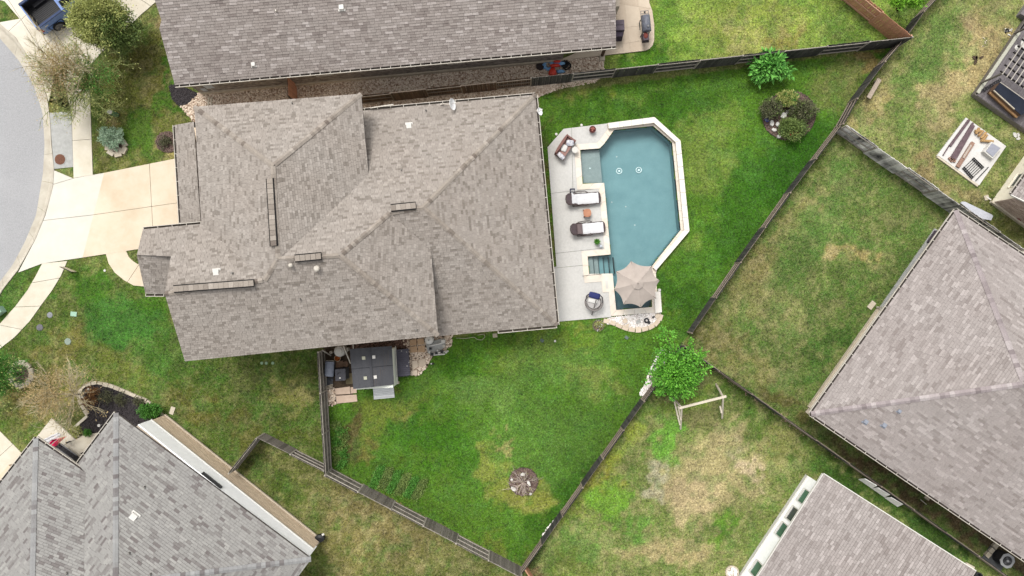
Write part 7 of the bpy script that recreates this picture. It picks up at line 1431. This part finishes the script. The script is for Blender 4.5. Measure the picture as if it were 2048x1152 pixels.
for a, b in ((ra_, rb2_), (rd_, rc_), (ra_.lerp(rd_, .12), rb2_.lerp(rc_, .12)), (ra_.lerp(rd_, .88), rb2_.lerp(rc_, .88))): MB().bar(a, b, .05, .04).build('rail', BLACK, t)
for k in range(7): f_ = k / 6; MB().bar(ra_.lerp(rb2_, f_ * .9 + .05), rd_.lerp(rc_, f_ * .9 + .05), .03, .03).build('baluster', BLACK, t)
plank(1977, 334, 1951, 362, .045, .04, BLACK, .16, 'thin black rod beside the railing panel', 'rod', 'rod')
flat('splash_block', 'white splash block at the corner of the cream house', 'splash block', 1972, 395.5, .3, .32, .08, .3, LIME)
t = thing('white_board', 'long white plastic board lying along the bleached fence', 'board', G(1950, 422)); MB().prism(pxy([(1918, 407), (1920, 404), (1926, 404), (1980, 430), (1982, 433), (1978, 441), (1958, 438), (1940, 425)]), .1, .2).build('board', M('board_white', S(216, 218, 226), S(200, 202, 210)), t)
c = G(2034, 436); t = thing('hose_reel', 'dark red coiled hose on the stone end wall', 'hose reel', c)
for k in range(5): ring_tube(c + Vector((0, 0, .35 + .05 * k)), .26 - .03 * k, .035, 22, 6, sx=1.2, sy=.7, rz=-.5, wob=.05).build('coil', M('hose_red', S(150, 44, 50), S(112, 30, 36)), t)
# ---- east and south east things ----
t = thing('covered_grill', 'purple grey covered grill at the edge of the right house roof', 'covered grill', G(1868, 476)); MB().box(G(1866, 478) + up_ * .55, (.62, .95, 1.0), -.6, taper=.82).build('cover', M('cover_plum', S(96, 84, 98), S(76, 66, 80)), t); MB().box(G(1868, 476) + up_ * 1.04, (.06, .7, .06), -.6).build('handle', DARK, t)
for i, (a1, b1_) in enumerate(((1731, 966), (1757, 984), (1783, 1003))):
    c = G(a1 + 3, b1_ + 1, .35); p0, p1, p2, p3 = [G(*q) for q in ((a1 - 14, b1_ - 7, .1), (a1 - 1, b1_ - 9 + 1, 1.0), (a1 + 23, b1_ + 6, 1.0), (a1 + 12, b1_ + 11, .1))]
    n_ = (p1 - p0).cross(p3 - p0).normalized() * .04; o = MB().add([p0, p1, p2, p3] + [p + n_ for p in (p0, p1, p2, p3)], [(0, 1, 2, 3), (7, 6, 5, 4), (0, 1, 5, 4), (1, 2, 6, 5), (2, 3, 7, 6), (3, 0, 4, 7)]).build('leaning_board', M('panel_white', S(254, 252, 248, .85)))
    tag(o, ('first', 'second', 'third')[i] + ' pale panel from the left leaning on the low fence', 'panel', 'pale panels leaning on the fence')
c = G(1997, 1112); t = thing('air_conditioner', 'grey air conditioner with a round fan beside the right house', 'air conditioner', c, -.6); MB().prism(smooth_poly([(-.42, -.42), (.42, -.42), (.42, .42), (-.42, .42)], 1), 0, .78).build('cabinet', DARK, t, local=True); MB().prism(smooth_poly([(-.44, -.44), (.44, -.44), (.44, .44), (-.44, .44)], 1), .78, .82).build('top_frame', M('ac_top', S(196, 196, 196), S(180, 180, 180)), t, local=True); MB().lathe((0, 0, .82), [(.30, 0), (.30, .006)], 26).build('fan_opening', BLACK, t, local=True); MB().lathe((0, 0, .83), [(.08, 0), (.08, .04)], 14).build('fan_hub', M('ac_top', S(196, 196, 196)), t, local=True)
for k in range(3): a = k * 2.09; MB().bar((math.cos(a) * .07, math.sin(a) * .07, .832), (math.cos(a + .3) * .27, math.sin(a + .3) * .27, .834), .12, .006).build('fan_blade', M('blade_grey', S(110, 110, 112)), t, local=True)
for r_ in (.12, .18, .24): ring_tube((0, 0, .86), r_, .006, 26, 4).build('guard_ring', M('frame_grey', S(150, 150, 152)), t, local=True)
t = thing('stone_edging', 'short row of tan blocks beside the air conditioner', 'stone edging', G(1980, 1102)); edging([(1992, 1086), (1969, 1112)], t, LIME, w=.3, h=.2, ln=.32, name='block')
flat('ac_slab', 'dark concrete slab under the air conditioner', 'slab', 1990, 1116, 1.5, 1.0, .06, -.6, M('slab_dark', S(100, 102, 104)))
disc('rock_ring', 'pale round basin of stones at the corner of the white house', 'stone basin', 1463, 1143, [(.42, 0), (.45, .18), (.36, .2), (.34, .1)], LIME, 20); stones(ellipse(1463, 1142, 11, 10), 60, .08, .16, ROCKW, 'basin_stones', .12, None, 'pale stones filling the basin at the white house', 'stones', seed=77)
flat('splash_block', 'tan concrete block on the bare soil beside the right house', 'block', 1854, 995, .34, .26, .08, -.6, LIME); plank(1841, 999, 1853, 1009, .04, .04, GUTW, .03, 'short white stick on the bare soil beside the right house', 'stick', 'stick')
flat('limestone_block', 'tan limestone block near the roof corner at the bottom edge', 'block', 1937, 1132, .6, .3, .15, -.5, LIME); disc('plant_pot', 'dark open pot at the bottom edge by the roof', 'pot', 1950, 1148, [(.2, 0), (.26, .4), (.2, .38), (.15, .1)], DARK, 18)
